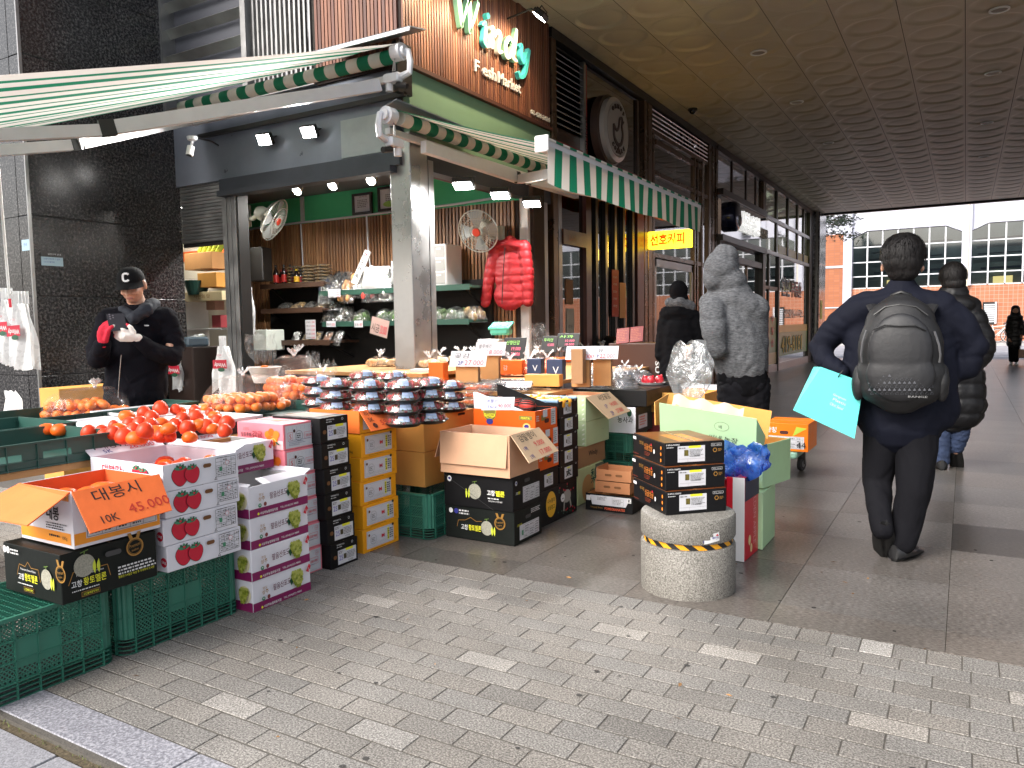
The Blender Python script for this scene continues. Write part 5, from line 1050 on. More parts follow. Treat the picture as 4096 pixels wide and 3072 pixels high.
# 11. pale green cartons, kraft 'Windy' and pear carton
def p_pg(fl,fr_,ft):
 for k in range(5):fl.ell(.33-.0,.02+k*.034,.012,.006,mat('notch_white',c(220,226,206),.5),10,.6)
 fr_.text('Gotgam',.28,.09,.012,mat('print_greygreen',c(150,160,130),.5))
pg=carton('pale_green_carton','lower of two pale green cartons',(-2.359,5.052,.412),0,.35,.42,.180,M_LGREEN,p_pg,'pale green cartons')
pg2=carton('pale_green_carton','upper pale green carton, open, with a dried persimmon price flap',(-2.359,5.050,.594),0,.35,.42,.180,M_LGREEN,p_pg,'pale green cartons',open_=True,inner=M_KRAFT2,floor=.85)
flap(pg2,[xat(2436,1675,-2.22),xat(2522,1644,-2.22),(-2.357,5.468,.776),(-2.357,5.054,.776)],board('kraft_sign'),sgn([('씨앗곶감',.16,.64,.05,M_INK,.2),('1P',.18,.34,.035,M_INKB,None),('14.000',.42,.36,.035,M_INKR,.12),('2P',.2,.06,.035,M_INKB,None),('27.000',.46,.08,.035,M_INKR,.12)]),name='price_flap')
carton('kraft_shop_carton','flat kraft carton printed Windy under the pale green cartons',(-2.375,4.93,.262),0,.38,.50,.148,board('kraft_brown',(158,120,86)),lambda a,b,d:b.text('Windy',.20,.055,.05,M_INK,.16,bold=.01))
carton('pear_carton','tall green carton with a big yellow pear and Chinese lettering',(-2.359,4.909,.003),0,.38,.45,.257,board('pear_green',(196,204,150)),lambda a,b,d:(b.ell(.17,.10,.10,.10,mat('print_pear',c(196,150,90),.5),26),b.text('梨',.22,.12,.11,M_PDG,.09,bold=.01),b.rect(.30,.14,.448,.255,mat('print_greydark',c(90,104,84),.5)),b.text('PEARS',.31,.17,.045,M_PWH,.13),b.text('신고',.2,.02,.07,M_INK,.08)))
# 12. pomegranate carton with card trays
pm=carton('pomegranate_carton','low white and black pomegranate carton on the floor behind the melon boxes',(-1.922,4.853,.003),0,.35,.29,.118,M_BBLACK,None,None,open_=True,inner=M_KRAFT,floor=.5)
g=MB();fl,fr_,ft=faces(g,.35,.29,.118);fl.poly([(.05,.042),(.30,.042),(.335,.108),(.035,.108)],M_PAPER);fl.greek(.09,.075,.17,.1,3,mat('print_grey'),3);fl.frame(.2,.05,.285,.095,.001,mat('print_grey'));fl.greek(.205,.055,.28,.09,4,mat('print_grey'),5)
fl.text('Uniquely Sweet',.04,.014,.016,M_GOLD,.09);fl.text('POMEGRANATES',.145,.012,.018,mat('print_coral',c(206,90,60),.5),.15,bold=.02);fl.rect(.312,.075,.342,.108,M_PWH);fl.text('K',.32,.08,.022,M_INK,bold=.02);fl.rect(.008,.07,.04,.105,M_PWH);g.build('printed_side',pm,local=True)
for k,(z,lb,dx)in enumerate(((.121,'lower brown card fruit tray with slots in the pomegranate carton',0),(.205,'upper brown card fruit tray with slots stacked in the other',.01))):
 t=thing('card_fruit_tray',lb,'card tray',(-1.96+dx,4.90,z),0,'brown card fruit trays');g=MB();g.M=Matrix()
 g.box(-.26,0,0,.2,0,.004,M_KRAFT);g.box(-.26,0,0,.006,.0,.082,board('kraft_red',(170,116,80)));g.box(-.26,0,.194,.2,.0,.082,board('kraft_red'));g.box(-.26,-.254,.006,.194,0,.095,board('kraft_red'));g.box(-.006,0,.006,.194,0,.095,board('kraft_red'))
 f=Face(g,(-.26,0,0),(1,0,0),(0,0,1));f.hole(.09,.045,.035,.016,M_HOLE);f.hole(.17,.045,.035,.016,M_HOLE);g.build('tray',t,local=True)
 # 13. bollard with three cartons
bo=thing('stone_bollard','round granite bollard with a black and yellow band and a torn sticker','bollard',(-1.155,3.645,0))
M_BOL=granite('bollard_granite',(.075,.07,.06),(.175,.165,.145),(.30,.285,.26),scale=150,rough=.6,big=.18,bump=.2)
g=MB();g.lathe([(.226,0),(.228,.01),(.228,.228),(.224,.236),(.212,.238),(.212,.266),(.224,.268),(.228,.276),(.228,.372),(.222,.381),(.21,.385)],-1.155,3.645,M_BOL,64);g.build('stone',bo,smooth=35)
g=MB();M_HZY=mat('hazard_yellow',c(226,158,30),.4,vary=.12,vscale=30)
n=96
for k in range(n):
 a0,a1=2*math.pi*k/n,2*math.pi*(k+1)/n;rr=.2145;sh=2.4*2*math.pi/n
 m_=M_HZY if(k//3)%2==0 else M_BLACK
 g.add([(-1.155+rr*math.cos(a0+sh),3.645+rr*math.sin(a0+sh),.240),(-1.155+rr*math.cos(a1+sh),3.645+rr*math.sin(a1+sh),.240),(-1.155+rr*math.cos(a1),3.645+rr*math.sin(a1),.265),(-1.155+rr*math.cos(a0),3.645+rr*math.sin(a0),.265)],[(0,1,2,3)],m_)
g.build('hazard_band',bo)
g=MB();g.M=Matrix()
def onb(u,v,r_=.2288):a=R(-42)+u/.228;return(-1.155+r_*math.cos(a),3.645+r_*math.sin(a),v)
for(u0,u1,v0,v1)in((-.045,.035,.279,.291),(-.015,.035,.291,.305),(.0,.032,.305,.322)):
 for q in range(4):a,b=u0+(u1-u0)*q/4,u0+(u1-u0)*(q+1)/4;g.add([onb(a,v0+.003*(q-2)),onb(b,v0+.003*(q-1)),onb(b,v1+.002*q),onb(a,v1)],[(0,1,2,3)],M_PWH)
a0=R(-42);ux=Vector((-math.sin(a0),math.cos(a0),0));g.text('010-2164-4476',Vector(onb(-.052,.2785,.2305))+Vector((0,0,0)),(ux+Vector((0,0,.12))).normalized(),(0,0,1),.013,M_INKB,.082,bold=.02);g.text('출장가능',Vector(onb(-.006,.297,.2305)),ux,(0,0,1),.010,M_INKB,.035,bold=.02);g.text('▲',Vector(onb(.012,.310,.231)),ux,(0,0,1),.010,M_PRED,.016)
g.build('sticker',bo)
def p_bol(fl,fr_,ft):
 W,H,L=.318,.112,.385
 fr_.text('중 제주산노지감귤조합',.008,.098,.008,M_PWH,.07,bold=.02);fr_.greek(.01,.086,.05,.093,1,M_PWH,3);fr_.frame(.245,.088,.300,.100,.001,M_PWH);fr_.text('당도 12brix',.25,.091,.006,M_PWH,.045);fr_.ring(.264,.068,.012,.004,M_GOLD,6);fr_.greek(.28,.06,.302,.076,3,M_GOLD,3)
 fl.text('만다린',.085,.068,.018,M_GOLD,.05,bold=.01);fl.text('싱귤생귤',.145,.048,.034,mat('print_copper',c(176,104,44),.4),.10,bold=.01);fl.greek(.15,.02,.22,.042,3,mat('print_rust3',c(120,50,30),.5),4);fl.ell(.235,.085,.006,.006,M_PRED,8);fl.ell(.27,.055,.008,.012,M_PWH,12)
 for k,v in enumerate((.085,.055,.025)):fl.ell(.352,v,.007,.009,mat('print_orangedot',c(226,130,40),.5),10)
 fl.rect(.01,.085,.05,.10,M_PWH);fl.greek(.01,.01,.09,.018,1,mat('print_rust3'),7)
 ft.rect(.002,.002,L-.002,W-.002,mat('lid_picture',c(116,62,26),.3,vary=.5,vscale=9));ft.rect(.12,.09,.36,.22,mat('lid_picture2',c(206,124,36),.3,vary=.3,vscale=18));ft.line([(.0,W/2),(L,W/2)],.02,mat('tape_brown',c(150,100,60),.25))
def s_bol(fl,fr_,ft):
 fr_.rect(.068,.016,.212,.094,M_PAPER);fr_.rect(.125,.083,.19,.094,M_PYEL);fr_.rect(.102,.046,.124,.075,mat('photo_olive',c(96,86,30),.5,vary=.5,vscale=90));fr_.greek(.13,.040,.205,.078,6,mat('print_grey'),3);fr_.greek(.072,.08,.11,.09,1,mat('print_grey'),8);fr_.text('싱귤케일혹',.152,.042,.008,M_INK,.034);fr_.line([(.07,.032),(.21,.032)],.0008,mat('print_grey'));fr_.line([(.12,.018),(.12,.032)],.0006,mat('print_grey'))
G8='black mandarin cartons on the bollard'
b0=carton('dark_citrus_carton','lowest of the three black cartons on the stone bollard',(-1.206,3.474,.386),-45.2,.385,.318,.112,M_BBLACK,p_bol,G8,sticker=s_bol)
copies(b0,[((-1.215,3.492,.499),-44.6,'middle one of the three black cartons on the stone bollard'),((-1.230,3.520,.612),-46,'top black carton on the stone bollard, orange picture on its lid')])
# crates and trays
def lattice_mat(name,rgb,pitch,hole=.30):
 m=bpy.data.materials.new(name);m.use_nodes=True;n=m.node_tree.nodes;l=m.node_tree.links;p=n['Principled BSDF'];p.inputs['Base Color'].default_value=(*rgb,1);p.inputs['Roughness'].default_value=.45
 tc=n.new('ShaderNodeTexCoord');sp=n.new('ShaderNodeSeparateXYZ');l.new(tc.outputs['Object'],sp.inputs[0])
 def M(op,a,b=None,v=None):
  q=n.new('ShaderNodeMath');q.operation=op;l.new(a,q.inputs[0])
  if b is not None:l.new(b,q.inputs[1])
  elif v is not None:q.inputs[1].default_value=v
  return q.outputs[0]
 u=M('ADD',sp.outputs['X'],sp.outputs['Y']);hs_=[]
 for op in('ADD','SUBTRACT'):
  a=M(op,u,sp.outputs['Z']);a=M('MULTIPLY',a,v=1/pitch);a=M('FRACT',a);a=M('SUBTRACT',a,v=.5);a=M('ABSOLUTE',a);hs_.append(M('LESS_THAN',a,v=hole))
 h=M('MULTIPLY',hs_[0],hs_[1]);a1=M('SUBTRACT',h,v=1.0);a1=M('ABSOLUTE',a1);l.new(a1,p.inputs['Alpha']);return m
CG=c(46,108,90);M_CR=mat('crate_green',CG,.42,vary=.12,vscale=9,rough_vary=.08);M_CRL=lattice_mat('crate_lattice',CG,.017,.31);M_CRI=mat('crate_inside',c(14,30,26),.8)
def crate(label,x,y,z,L,W,H,top=False,group=None,cells=6):
 """x, y = near-right corner; ribbed corners, diamond lattice panels between ribs, four rails round the foot"""
 t_=thing('plastic_crate',label,'crate',(x,y,z),0,group);g_=MB();foot=.065;e=.055
 def side(o,ux,n_,W_):
  o,ux,n_=Vector(o),Vector(ux),Vector(n_);up=Vector((0,0,1))
  def bx(u0,u1,v0,v1,d0,d1,m_):
   P=[o+ux*u+up*v+n_*d for v in(v0,v1)for d in(d0,d1)for u in(u0,u1)];lo=[min(p[i]for p in P)for i in range(3)];hi=[max(p[i]for p in P)for i in range(3)];g_.box(lo[0],hi[0],lo[1],hi[1],lo[2],hi[2],m_)
  for k in range(4):bx(e*.6,W_-e*.6,.002+k*.017,.005+k*.017,-.012,.0,M_CR)
  nc=cells if W_>.45 else 4;w0=(W_-2*e)/nc;Hh=H-foot-.014;mid=nc//2 if nc>4 else 99
  for k in range(nc+1):bx(e+k*w0-.002,e+k*w0+.002,.0,H-.004,-.010,.002,M_CR)
  for v in(foot,foot+Hh/3,foot+2*Hh/3):bx(e,W_-e,v,v+.004,-.010,.002,M_CR)
  for k in range(6):bx(e,W_-e,foot+Hh/6*(k+.5)-.001,foot+Hh/6*(k+.5)+.001,-.007,-.003,M_CR)
  bx(e*.5,W_-e*.5,H-.014,H,-.012,.004,M_CR)
  for k in range(nc):
   solid=k==mid-1 or k==mid
   if solid:bx(e+k*w0+.002,e+(k+1)*w0-.002,foot+Hh*.22,foot+Hh*.66,-.006,-.002,M_CR)
   P=lambda u,v:o+ux*u+up*v-n_*.005
   for v0,v1 in(((foot,foot+Hh*.22),(foot+Hh*.66,H-.014))if solid else((foot,H-.014),)):g_.add([P(e+k*w0,v0),P(e+(k+1)*w0,v0),P(e+(k+1)*w0,v1),P(e+k*w0,v1)],[(0,1,2,3)],M_CRL)
 g_.M=Matrix()
 side((-L,0,0),(1,0,0),(0,-1,0),L);side((0,0,0),(0,1,0),(1,0,0),W);side((0,W,0),(-1,0,0),(0,1,0),L);side((-L,W,0),(0,-1,0),(-1,0,0),W)
 for cx_,cy_,a0 in((-e,e,-90),(-e,W-e,0),(-L+e,W-e,90),(-L+e,e,180)):
  n=10;lo,hi=[],[]
  for k in range(n+1):
   a=R(a0+90*k/n);r_=e-(.006 if k%3==1 else 0);
   lo.append((cx_+r_*math.cos(a),cy_+r_*math.sin(a),foot));hi.append((cx_+r_*math.cos(a),cy_+r_*math.sin(a),H-.002))
  g_.add(lo+hi,[(k,k+1,n+2+k,n+1+k)for k in range(n)],M_CR)
  for z0 in[.002+k*.017 for k in range(4)]+[foot,H-.012,H*.5]:
   p_=[(cx_+(e+.001)*math.cos(R(a0+90*k/n)),cy_+(e+.001)*math.sin(R(a0+90*k/n)),z0)for k in range(n+1)];q_=[(cx_+(e-.012)*math.cos(R(a0+90*k/n)),cy_+(e-.012)*math.sin(R(a0+90*k/n)),z0)for k in range(n+1)]
   g_.add(p_+q_+[(a,b,c_+.003)for a,b,c_ in p_],[(k,k+1,n+2+k,n+1+k)for k in range(n)]+[(k,k+1,2*n+3+k,2*n+2+k)for k in range(n)],M_CR)
 g_.build('shell',t_,local=True,smooth=30)
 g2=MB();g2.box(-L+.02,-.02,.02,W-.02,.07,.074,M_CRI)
 if top:
  k=0
  while k*.016<L-.04:g2.box(-L+.02+k*.016,-L+.0225+k*.016,.02,W-.02,H-.008,H-.002,M_CR);k+=1
  k=0
  while k*.03<W-.04:g2.box(-L+.02,-.02,.02+k*.03,.0225+k*.03,H-.008,H-.003,M_CR);k+=1
 g2.build('base_grid',t_,local=True);return t_
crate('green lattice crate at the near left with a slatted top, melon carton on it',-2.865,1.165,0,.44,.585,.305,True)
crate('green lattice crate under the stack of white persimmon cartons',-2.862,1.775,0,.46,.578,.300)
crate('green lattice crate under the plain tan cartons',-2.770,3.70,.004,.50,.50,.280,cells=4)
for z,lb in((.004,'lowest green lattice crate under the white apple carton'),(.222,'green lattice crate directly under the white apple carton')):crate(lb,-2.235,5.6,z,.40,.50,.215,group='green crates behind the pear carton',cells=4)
M_TRAY=mat('tray_green',c(40,78,70),.45,vary=.1,vscale=8);M_TRAYD=mat('tray_dark',c(30,34,34),.45)
def tray(label,x0,y0,x1,y1,z,h=.10,m=None,name='shallow_tray',group='shallow green fruit trays'):
 t_=thing(name,label,'tray',(x0,y0,z),0,group);m=m or M_TRAY;g_=MB();th=.006
 for(a,b,c_,d)in((x0,x1,y0,y0+th),(x0,x1,y1-th,y1),(x0,x0+th,y0+th,y1-th)):g_.box(a,b,c_,d,z,z+h,m)
 hh=h*.36;s_=(y1-y0)
 g_.box(x1-th,x1,y0+th,y1-th,z,z+hh,m);g_.box(x1-th,x1,y0+th,y1-th,z+hh+.028,z+h,m)
 for(a,b)in((y0+th,y0+s_*.12),(y0+s_*.26,y0+s_*.36),(y0+s_*.5,y0+s_*.60),(y0+s_*.74,y1-th)):g_.box(x1-th,x1,a,b,z+hh,z+hh+.028,m)
 g_.box(x0+th,x1-th,y0+th,y1-th,z,z+.004,m)
 for zz in(z+.004,z+hh-.006,z+h-.006):g_.box(x1,x1+.008,y0,y1,zz,zz+.004,m);g_.box(x0,x1,y0-.008,y0,zz,zz+.004,m)
 k=y0
 while k<=y1:g_.box(x1,x1+.009,k-.002,k+.002,z,z+h,m);k+=s_/7
 k=x0
 while k<=x1:g_.box(k-.002,k+.002,y0-.009,y0,z,z+h,m);k+=(x1-x0)/7
 g_.box(x0-.008,x1+.010,y0-.010,y0+.004,z+h-.002,z+h+.003,m);g_.box(x1-.004,x1+.010,y0,y1+.008,z+h-.002,z+h+.003,m);g_.box(x0-.008,x1,y1-.004,y1+.008,z+h-.002,z+h+.003,m);g_.box(x0-.008,x0+.004,y0,y1,z+h-.002,z+h+.003,m)
 g_.build('tray',t_);return t_
tray('near shallow green tray with long slots, beside the orange persimmon box',-3.85,1.25,-3.33,2.10,.735,.11)
tray('shallow green tray at the left frame edge behind the near one',-4.42,1.35,-3.89,2.22,.735,.11)
tray('shallow dark green tray holding the left bag of mandarins',-5.05,2.2,-4.42,3.35,.735,.09)
tray('shallow green tray under the bags of mandarins behind the pink cartons',-4.05,2.98,-3.42,3.86,.735,.065)
def table_(label,x0,x1,y0,y1,z,m=None,name='display_table'):
 t_=thing(name,label,'table',((x0+x1)/2,(y0+y1)/2,0));g_=MB();g_.box(x0,x1,y0,y1,z-.03,z,m or M_KRAFT,ch=.003);g_.build('table_top',t_)
 for(a,b)in((x0+.04,y0+.04),(x1-.08,y0+.04),(x0+.04,y1-.08),(x1-.08,y1-.08)):g_=MB();g_.box(a,a+.04,b,b+.04,0,z-.03,M_DARKMET);g_.build('leg',t_)
 return t_
table_('low display table under the persimmon trays',-5.1,-3.34,1.2,4.25,.733)
table_('display table under the strawberry packs and mandarin bags',-4.3,-3.24,4.3,5.35,.733);table_('raised back display table before the steel pillar',-5.3,-3.75,4.95,6.1,.925,M_KRAFT)
table_('long side display table with citrus and apple bags',-4.1,-2.75,5.40,8.0,.86,M_KRAFT);table_('front side table carrying blueberries',-3.5,-2.62,4.95,5.38,.80,M_KRAFT)
carton('black_tray_carton','large black flat carton under the bags of black grapes',(-2.10,5.60,.66),0,.62,.62,.125,M_BBLACK,None,'flat black cartons')
carton('black_tray_carton','second large black flat carton behind the first, a white dish on it',(-2.06,6.26,.64),0,.60,.60,.145,M_BBLACK,None,'flat black cartons')
carton('apple_carton','white carton with green apple picture and Korean lettering under the black flat carton',(-2.19,5.60,.445),0,.50,.45,.205,M_BWHITE,lambda a,b,d:(a.text('농사과',.35,.08,.05,M_INK,.13,bold=.01),a.ell(.45,.16,.02,.03,M_PDG,14),b.rect(0,0,.45,.205,mat('dark_carton_side',c(34,50,44),.5)),b.rect(.06,.03,.25,.14,M_PAPER),b.greek(.08,.05,.23,.13,4,mat('print_coral'),5)))
for z in(0,.29):carton('brown_carton','brown carton under the far black flat carton, %s'%('on the floor' if z==0 else 'upper of two'),(-2.08,6.28,z+.004),0,.5,.5,.285,board('kraft_brown'),None,'brown cartons')
carton('kraft_carton','kraft carton against the granite wall behind the bagged mandarins',(-5.68,3.14,.45),0,.26,.62,.44,M_TAN,lambda a,b,d:b.text('L',.08,.05,.05,mat('print_maroon')))
carton('kraft_carton','tall kraft carton hidden under the one by the granite wall',(-5.68,3.14,0),0,.26,.62,.445,M_TAN)
# fruit
M_PERS=mat('persimmon_skin',(.64,.045,.010),.36,vary=.30,vscale=9,spec=.3);M_PERS2=mat('persimmon_skin_orange',(.70,.11,.010),.36,vary=.22,vscale=9,spec=.3);M_MAND=mat('mandarin_skin',(.80,.17,.008),.42,vary=.12,vscale=14,bump=.25,bscale=260)
M_CALYX=mat('calyx',c(92,84,48),.8,vary=.3);M_APPLE=mat('apple_skin',(.30,.025,.03),.3,vary=.6,vscale=8);M_POMEG=mat('pomegranate_skin',(.50,.02,.035),.3,vary=.25,vscale=6)
def fruit_mesh(kind):
 g_=MB()
 if kind=='p':g_.lathe([(.0005,.074),(.012,.0725),(.026,.064),(.037,.046),(.041,.026),(.037,.010),(.024,.001),(.008,0)],0,0,M_PERS,20);
 if kind=='q':g_.lathe([(.0005,.058),(.014,.057),(.030,.050),(.040,.034),(.041,.020),(.034,.006),(.02,0),(.008,0)],0,0,M_PERS2,20)
 if kind=='m':g_.lathe([(.001,.043),(.010,.044),(.021,.040),(.027,.027),(.026,.014),(.018,.004),(.006,.001)],0,0,M_MAND,14);g_.lathe([(.003,.0435),(.001,.045)],0,0,M_CALYX,6)
 if kind=='a':g_.lathe([(.002,.060),(.008,.064),(.022,.064),(.035,.050),(.037,.032),(.030,.012),(.016,.002),(.004,.004)],0,0,M_APPLE,16)
 if kind=='g':g_.lathe([(.003,.088),(.010,.090),(.009,.080),(.022,.074),(.038,.056),(.041,.038),(.034,.014),(.018,.002),(.004,0)],0,0,M_POMEG,18)
 return g_
_fm={}
def fruit(kind,name,label,cat,p,group,s_=1.0,tilt=0.0,az=0.0):
 if kind not in _fm:
  o=fruit_mesh(kind).build(name,None,smooth=60);_fm[kind]=o.data;bpy.data.objects.remove(o)
 o=bpy.data.objects.new(name,_fm[kind]);col.objects.link(o);o.matrix_basis=Matrix.Translation(p)@Matrix.Rotation(az,4,'Z')@Matrix.Rotation(tilt,4,'X')@Matrix.Diagonal((s_,s_,s_*rnd.uniform(.93,1.05),1));return tag(o,label,cat,group)
M_FOAM=mat('foam_white',c(226,226,228),.6)
def foam(label,x0,y0,x1,y1,z,h=.018):
 g_=MB();
 for(a,b,c_,d)in((x0,x1,y0,y0+.006),(x0,x1,y1-.006,y1),(x0,x0+.006,y0+.006,y1-.006),(x1-.006,x1,y0+.006,y1-.006)):g_.box(a,b,c_,d,z,z+h,M_FOAM,ch=.002)
 g_.box(x0+.006,x1-.006,y0+.006,y1-.006,z,z+.004,M_FOAM);g_.box(x0-.008,x1+.008,y0-.008,y1+.008,z+h,z+h+.004,M_FOAM)if False else None
 return tag(g_.build('foam_tray',None),label,'tray','white foam trays of persimmons')
foam('white foam tray of persimmons at the front of the stall',-4.25,2.24,-3.38,2.60,.80);foam('white foam tray of persimmons, the one beside the pink cartons',-4.1,2.66,-3.42,3.02,.80);foam('white foam tray of persimmons behind the front ones',-4.6,2.72,-4.14,3.2,.80)
g=MB();g.box(-4.40,-3.42,2.22,3.04,.735,.797,M_TRAYD);tag(g.build('dark_riser_tray',None),'dark low riser under the white foam trays','riser')
PG='red persimmons on the foam trays'
def sp(px,py,z,s_=1.0,k='p'):
 p=at(px,py,z);fruit(k,'persimmon','ripe red persimmon heaped on the white foam trays','persimmon',p,PG,s_,rnd.uniform(-.25,.25),rnd.uniform(0,6))
for(px,py,w_,z)in((505,1685,80,.80),(578,1675,72,.80),(643,1660,80,.81),(700,1655,60,.81),(715,1660,70,.80),(785,1690,78,.80),(600,1735,78,.805),(650,1710,65,.82),(700,1725,64,.82),(752,1738,66,.805),(823,1735,74,.80),(905,1715,72,.80),(870,1700,60,.80),(360,1755,66,.80),(410,1748,62,.80),(455,1758,60,.81),(475,1740,70,.815),(530,1745,66,.815),(548,1780,82,.80),(500,1775,76,.80),(627,1764,90,.80),(585,1760,60,.80),(420,1765,60,.80),(780,1660,60,.80),(840,1665,50,.80),(675,1768,60,.80),(455,1718,50,.80),(560,1715,66,.83),(610,1690,66,.83),(730,1700,66,.83),(800,1720,66,.82),(680,1735,66,.84),(575,1750,66,.84),(850,1735,66,.80),(520,1720,66,.82),(645,1770,60,.80),(860,1680,66,.80),(760,1770,60,.80),(905,1745,60,.80)):
 sp(px,py,z,w_/72,'q' if rnd.random()<.3 else 'p')
for px,py in((190,1740),(240,1742)):fruit('q','persimmon','one of two flat orange persimmons alone beside the tray rim','persimmon',at(px,py,.80),'two persimmons by the tray rim',1.0)
for(x_,y_,z_,k)in((-2.92,2.02,.70,'p'),(-3.0,2.08,.695,'p'),(-2.93,2.12,.71,'p'),(-2.87,2.20,.70,'p'),(-2.99,2.18,.70,'p'),(-3.08,2.16,.69,'q'),(-2.90,2.25,.70,'q'),(-3.1,2.04,.69,'q'),(-3.02,2.25,.69,'p'),(-3.15,2.24,.69,'p')):
 fruit(k,'persimmon','persimmon lying in the open white carton','persimmon',(x_,y_,z_-.018),'persimmons in the open white carton',1.05,rnd.uniform(.7,1.6),rnd.uniform(0,6))
for(x_,y_,z_)in((-2.88,1.66,.63),(-2.95,1.72,.64),(-2.90,1.76,.66),(-3.0,1.62,.62),(-3.0,1.80,.64),(-2.86,1.83,.62),(-3.07,1.70,.63),(-3.07,1.83,.62),(-2.93,1.62,.62),(-2.84,1.75,.615)):
 fruit('q','persimmon','orange persimmon lying in the open orange carton','persimmon',(x_,y_,z_-.012),'persimmons in the open orange carton',1.15,rnd.uniform(-.4,.6),rnd.uniform(0,6))
M_FILM=film('bag_film',(.99,.99,.99),.022,.12,.9,.045);M_FILMK=film('bag_knot_film',(.95,.96,.97),.42,.2,.9,.14);M_MILK=film('milky_bag',(.90,.91,.92),2.4,.35,.5,.05)
def heap(n,rx,ry,h,d):
 """positions of n round fruits packed in a dome"""
 out=[];z=0;layer=0
 while len(out)<n and layer<9:
  k=max(.12,math.sqrt(max(0,1-(z/h)**1.7))if z<h else.12);step=d*.93;a=-rx*k
  while a<=rx*k+.001:
   b=-ry*k+(step/2 if int(round(a/step))%2 else 0)
   while b<=ry*k+.001:
    if(a/(rx*k+.01))**2+(b/(ry*k+.01))**2<=1.05 and len(out)<n:out.append((a+rnd.uniform(-.1,.1)*d,b+rnd.uniform(-.1,.1)*d,z+rnd.uniform(0,.12)*d))
    b+=step
   a+=step*.88
  z+=d*.76;layer+=1
 return out
def bag(label,kind,fruit_name,p,rx,ry,h,n,group,d=.054,rz=0.0,s_=1.0,knot=.06,film_=None,kdir=(0,0),seed=0,flabel=None,fcat=None,name='fruit_bag'):
 t_=thing(name,label,'bag',p,R(rz),group);g_=MB();nn,kk=34,12;vs=[];fs=[];rs=random.Random(seed+5)
 tp=Vector((kdir[0],kdir[1],h+d*.6))
 for i in range(kk+1):
  u=i/kk
  for q in range(nn):
   a=2*math.pi*q/nn;fold=1+.06*math.sin(a*7+seed)+.05*math.sin(a*13+seed*2);lump=1+.05*mnoise.noise(Vector((math.cos(a)*2,math.sin(a)*2,u*3+seed)))
   r_=math.cos(u*math.pi/2*.96)**.62;x,y=(rx+d*.62)*r_*math.cos(a)*lump,(ry+d*.62)*r_*math.sin(a)*lump;z=(h+d*.55)*math.sin(u*math.pi/2)**.9
   if u>.7:f_=(u-.7)/.3;x=x*fold**(3*f_)+tp.x*f_;y=y*fold**(3*f_)+tp.y*f_;z+=f_*.012*math.sin(a*9+seed)
   vs.append((x,y,max(z-.004,0.0)))
 for i in range(kk):
  for q in range(nn):qq=(q+1)%nn;fs.append((i*nn+q,i*nn+qq,i*nn+nn+qq,i*nn+nn+q))
 g_.add(vs,fs,film_ or M_FILM);g_.build('film',t_,local=True,smooth=50)
 g_=MB();g_.ball(tp.x,tp.y,tp.z,.012,.012,.010,M_FILMK,10,6)
 for e in range(2):
  a0=rs.uniform(0,6.28)if e==0 else a0+math.pi*rs.uniform(.7,1.3);L=knot*rs.uniform(.8,1.2);nn2=9;prev=None;V=[];F=[]
  for i in range(5):
   u=i/4;c0=tp+Vector((math.cos(a0)*L*u*.6,math.sin(a0)*L*u*.6,L*u*(1-.25*u)));wd=.008+L*.45*u
   for q in range(nn2):w_=(q/(nn2-1)-.5)*2;V.append(c0+Vector((-math.sin(a0)*w_*wd,math.cos(a0)*w_*wd,.010*math.sin(w_*7+i+seed)+.006*rs.uniform(-1,1))))
  for i in range(4):
   for q in range(nn2-1):F.append((i*nn2+q,i*nn2+q+1,(i+1)*nn2+q+1,(i+1)*nn2+q))
  g_.add(V,F,M_FILMK)
 g_.build('knot',t_,local=True,smooth=70)
 M0=t_.matrix_basis
 for(a,b,z)in heap(n,rx,ry,h,d*(s_ if d<.06 else 1)):fruit(kind,fruit_name,flabel,fcat or fruit_name,M0@Vector((a,b,z+.002)),group+' contents',s_*rnd.uniform(.92,1.08),rnd.uniform(-.6,.6),rnd.uniform(0,6.28))
 return t_
GM='bags of mandarins'
bag('broad knotted clear bag of mandarins in the tray at the far left','m','mandarin',at(350,1668,.76),.22,.15,.15,60,GM+' at the left',rz=65,kdir=(.05,0),seed=1,d=.066,s_=1.2,flabel='mandarin inside the knotted bag at the far left')
bag('broad clear bag of mandarins nearest the pink cartons','m','mandarin',at(1000,1640,.78),.26,.17,.19,84,GM+' nearest the pink cartons',rz=60,kdir=(-.03,.02),seed=2,d=.066,s_=1.2,flabel='mandarin inside the bag nearest the pink cartons')
bag('knotted bag of mandarins lying over the others, the highest one','m','mandarin',at(1175,1592,.80),.18,.15,.27,72,GM+' in the middle',rz=10,kdir=(0,.02),seed=3,d=.066,s_=1.2,flabel='mandarin inside the highest mandarin bag',knot=.08)
bag('bag of mandarins right of the highest one, beside the strawberries','m','mandarin',at(1268,1592,.80),.13,.12,.16,36,GM+' beside the strawberries',rz=30,kdir=(.05,.0),seed=4,d=.066,s_=1.2,flabel='mandarin inside the bag beside the strawberries')
for k in range(9):fruit('m','mandarin','mandarin lying in the open orange carton','mandarin',(-3.03-.055*(k%3),3.40+.06*(k//3)+j(.01),.765),'mandarins in the open orange carton',1.1)
M_HAL=mat('hallabong_skin',(.80,.36,.03),.42,vary=.12,vscale=14,bump=.3,bscale=200)
first=None
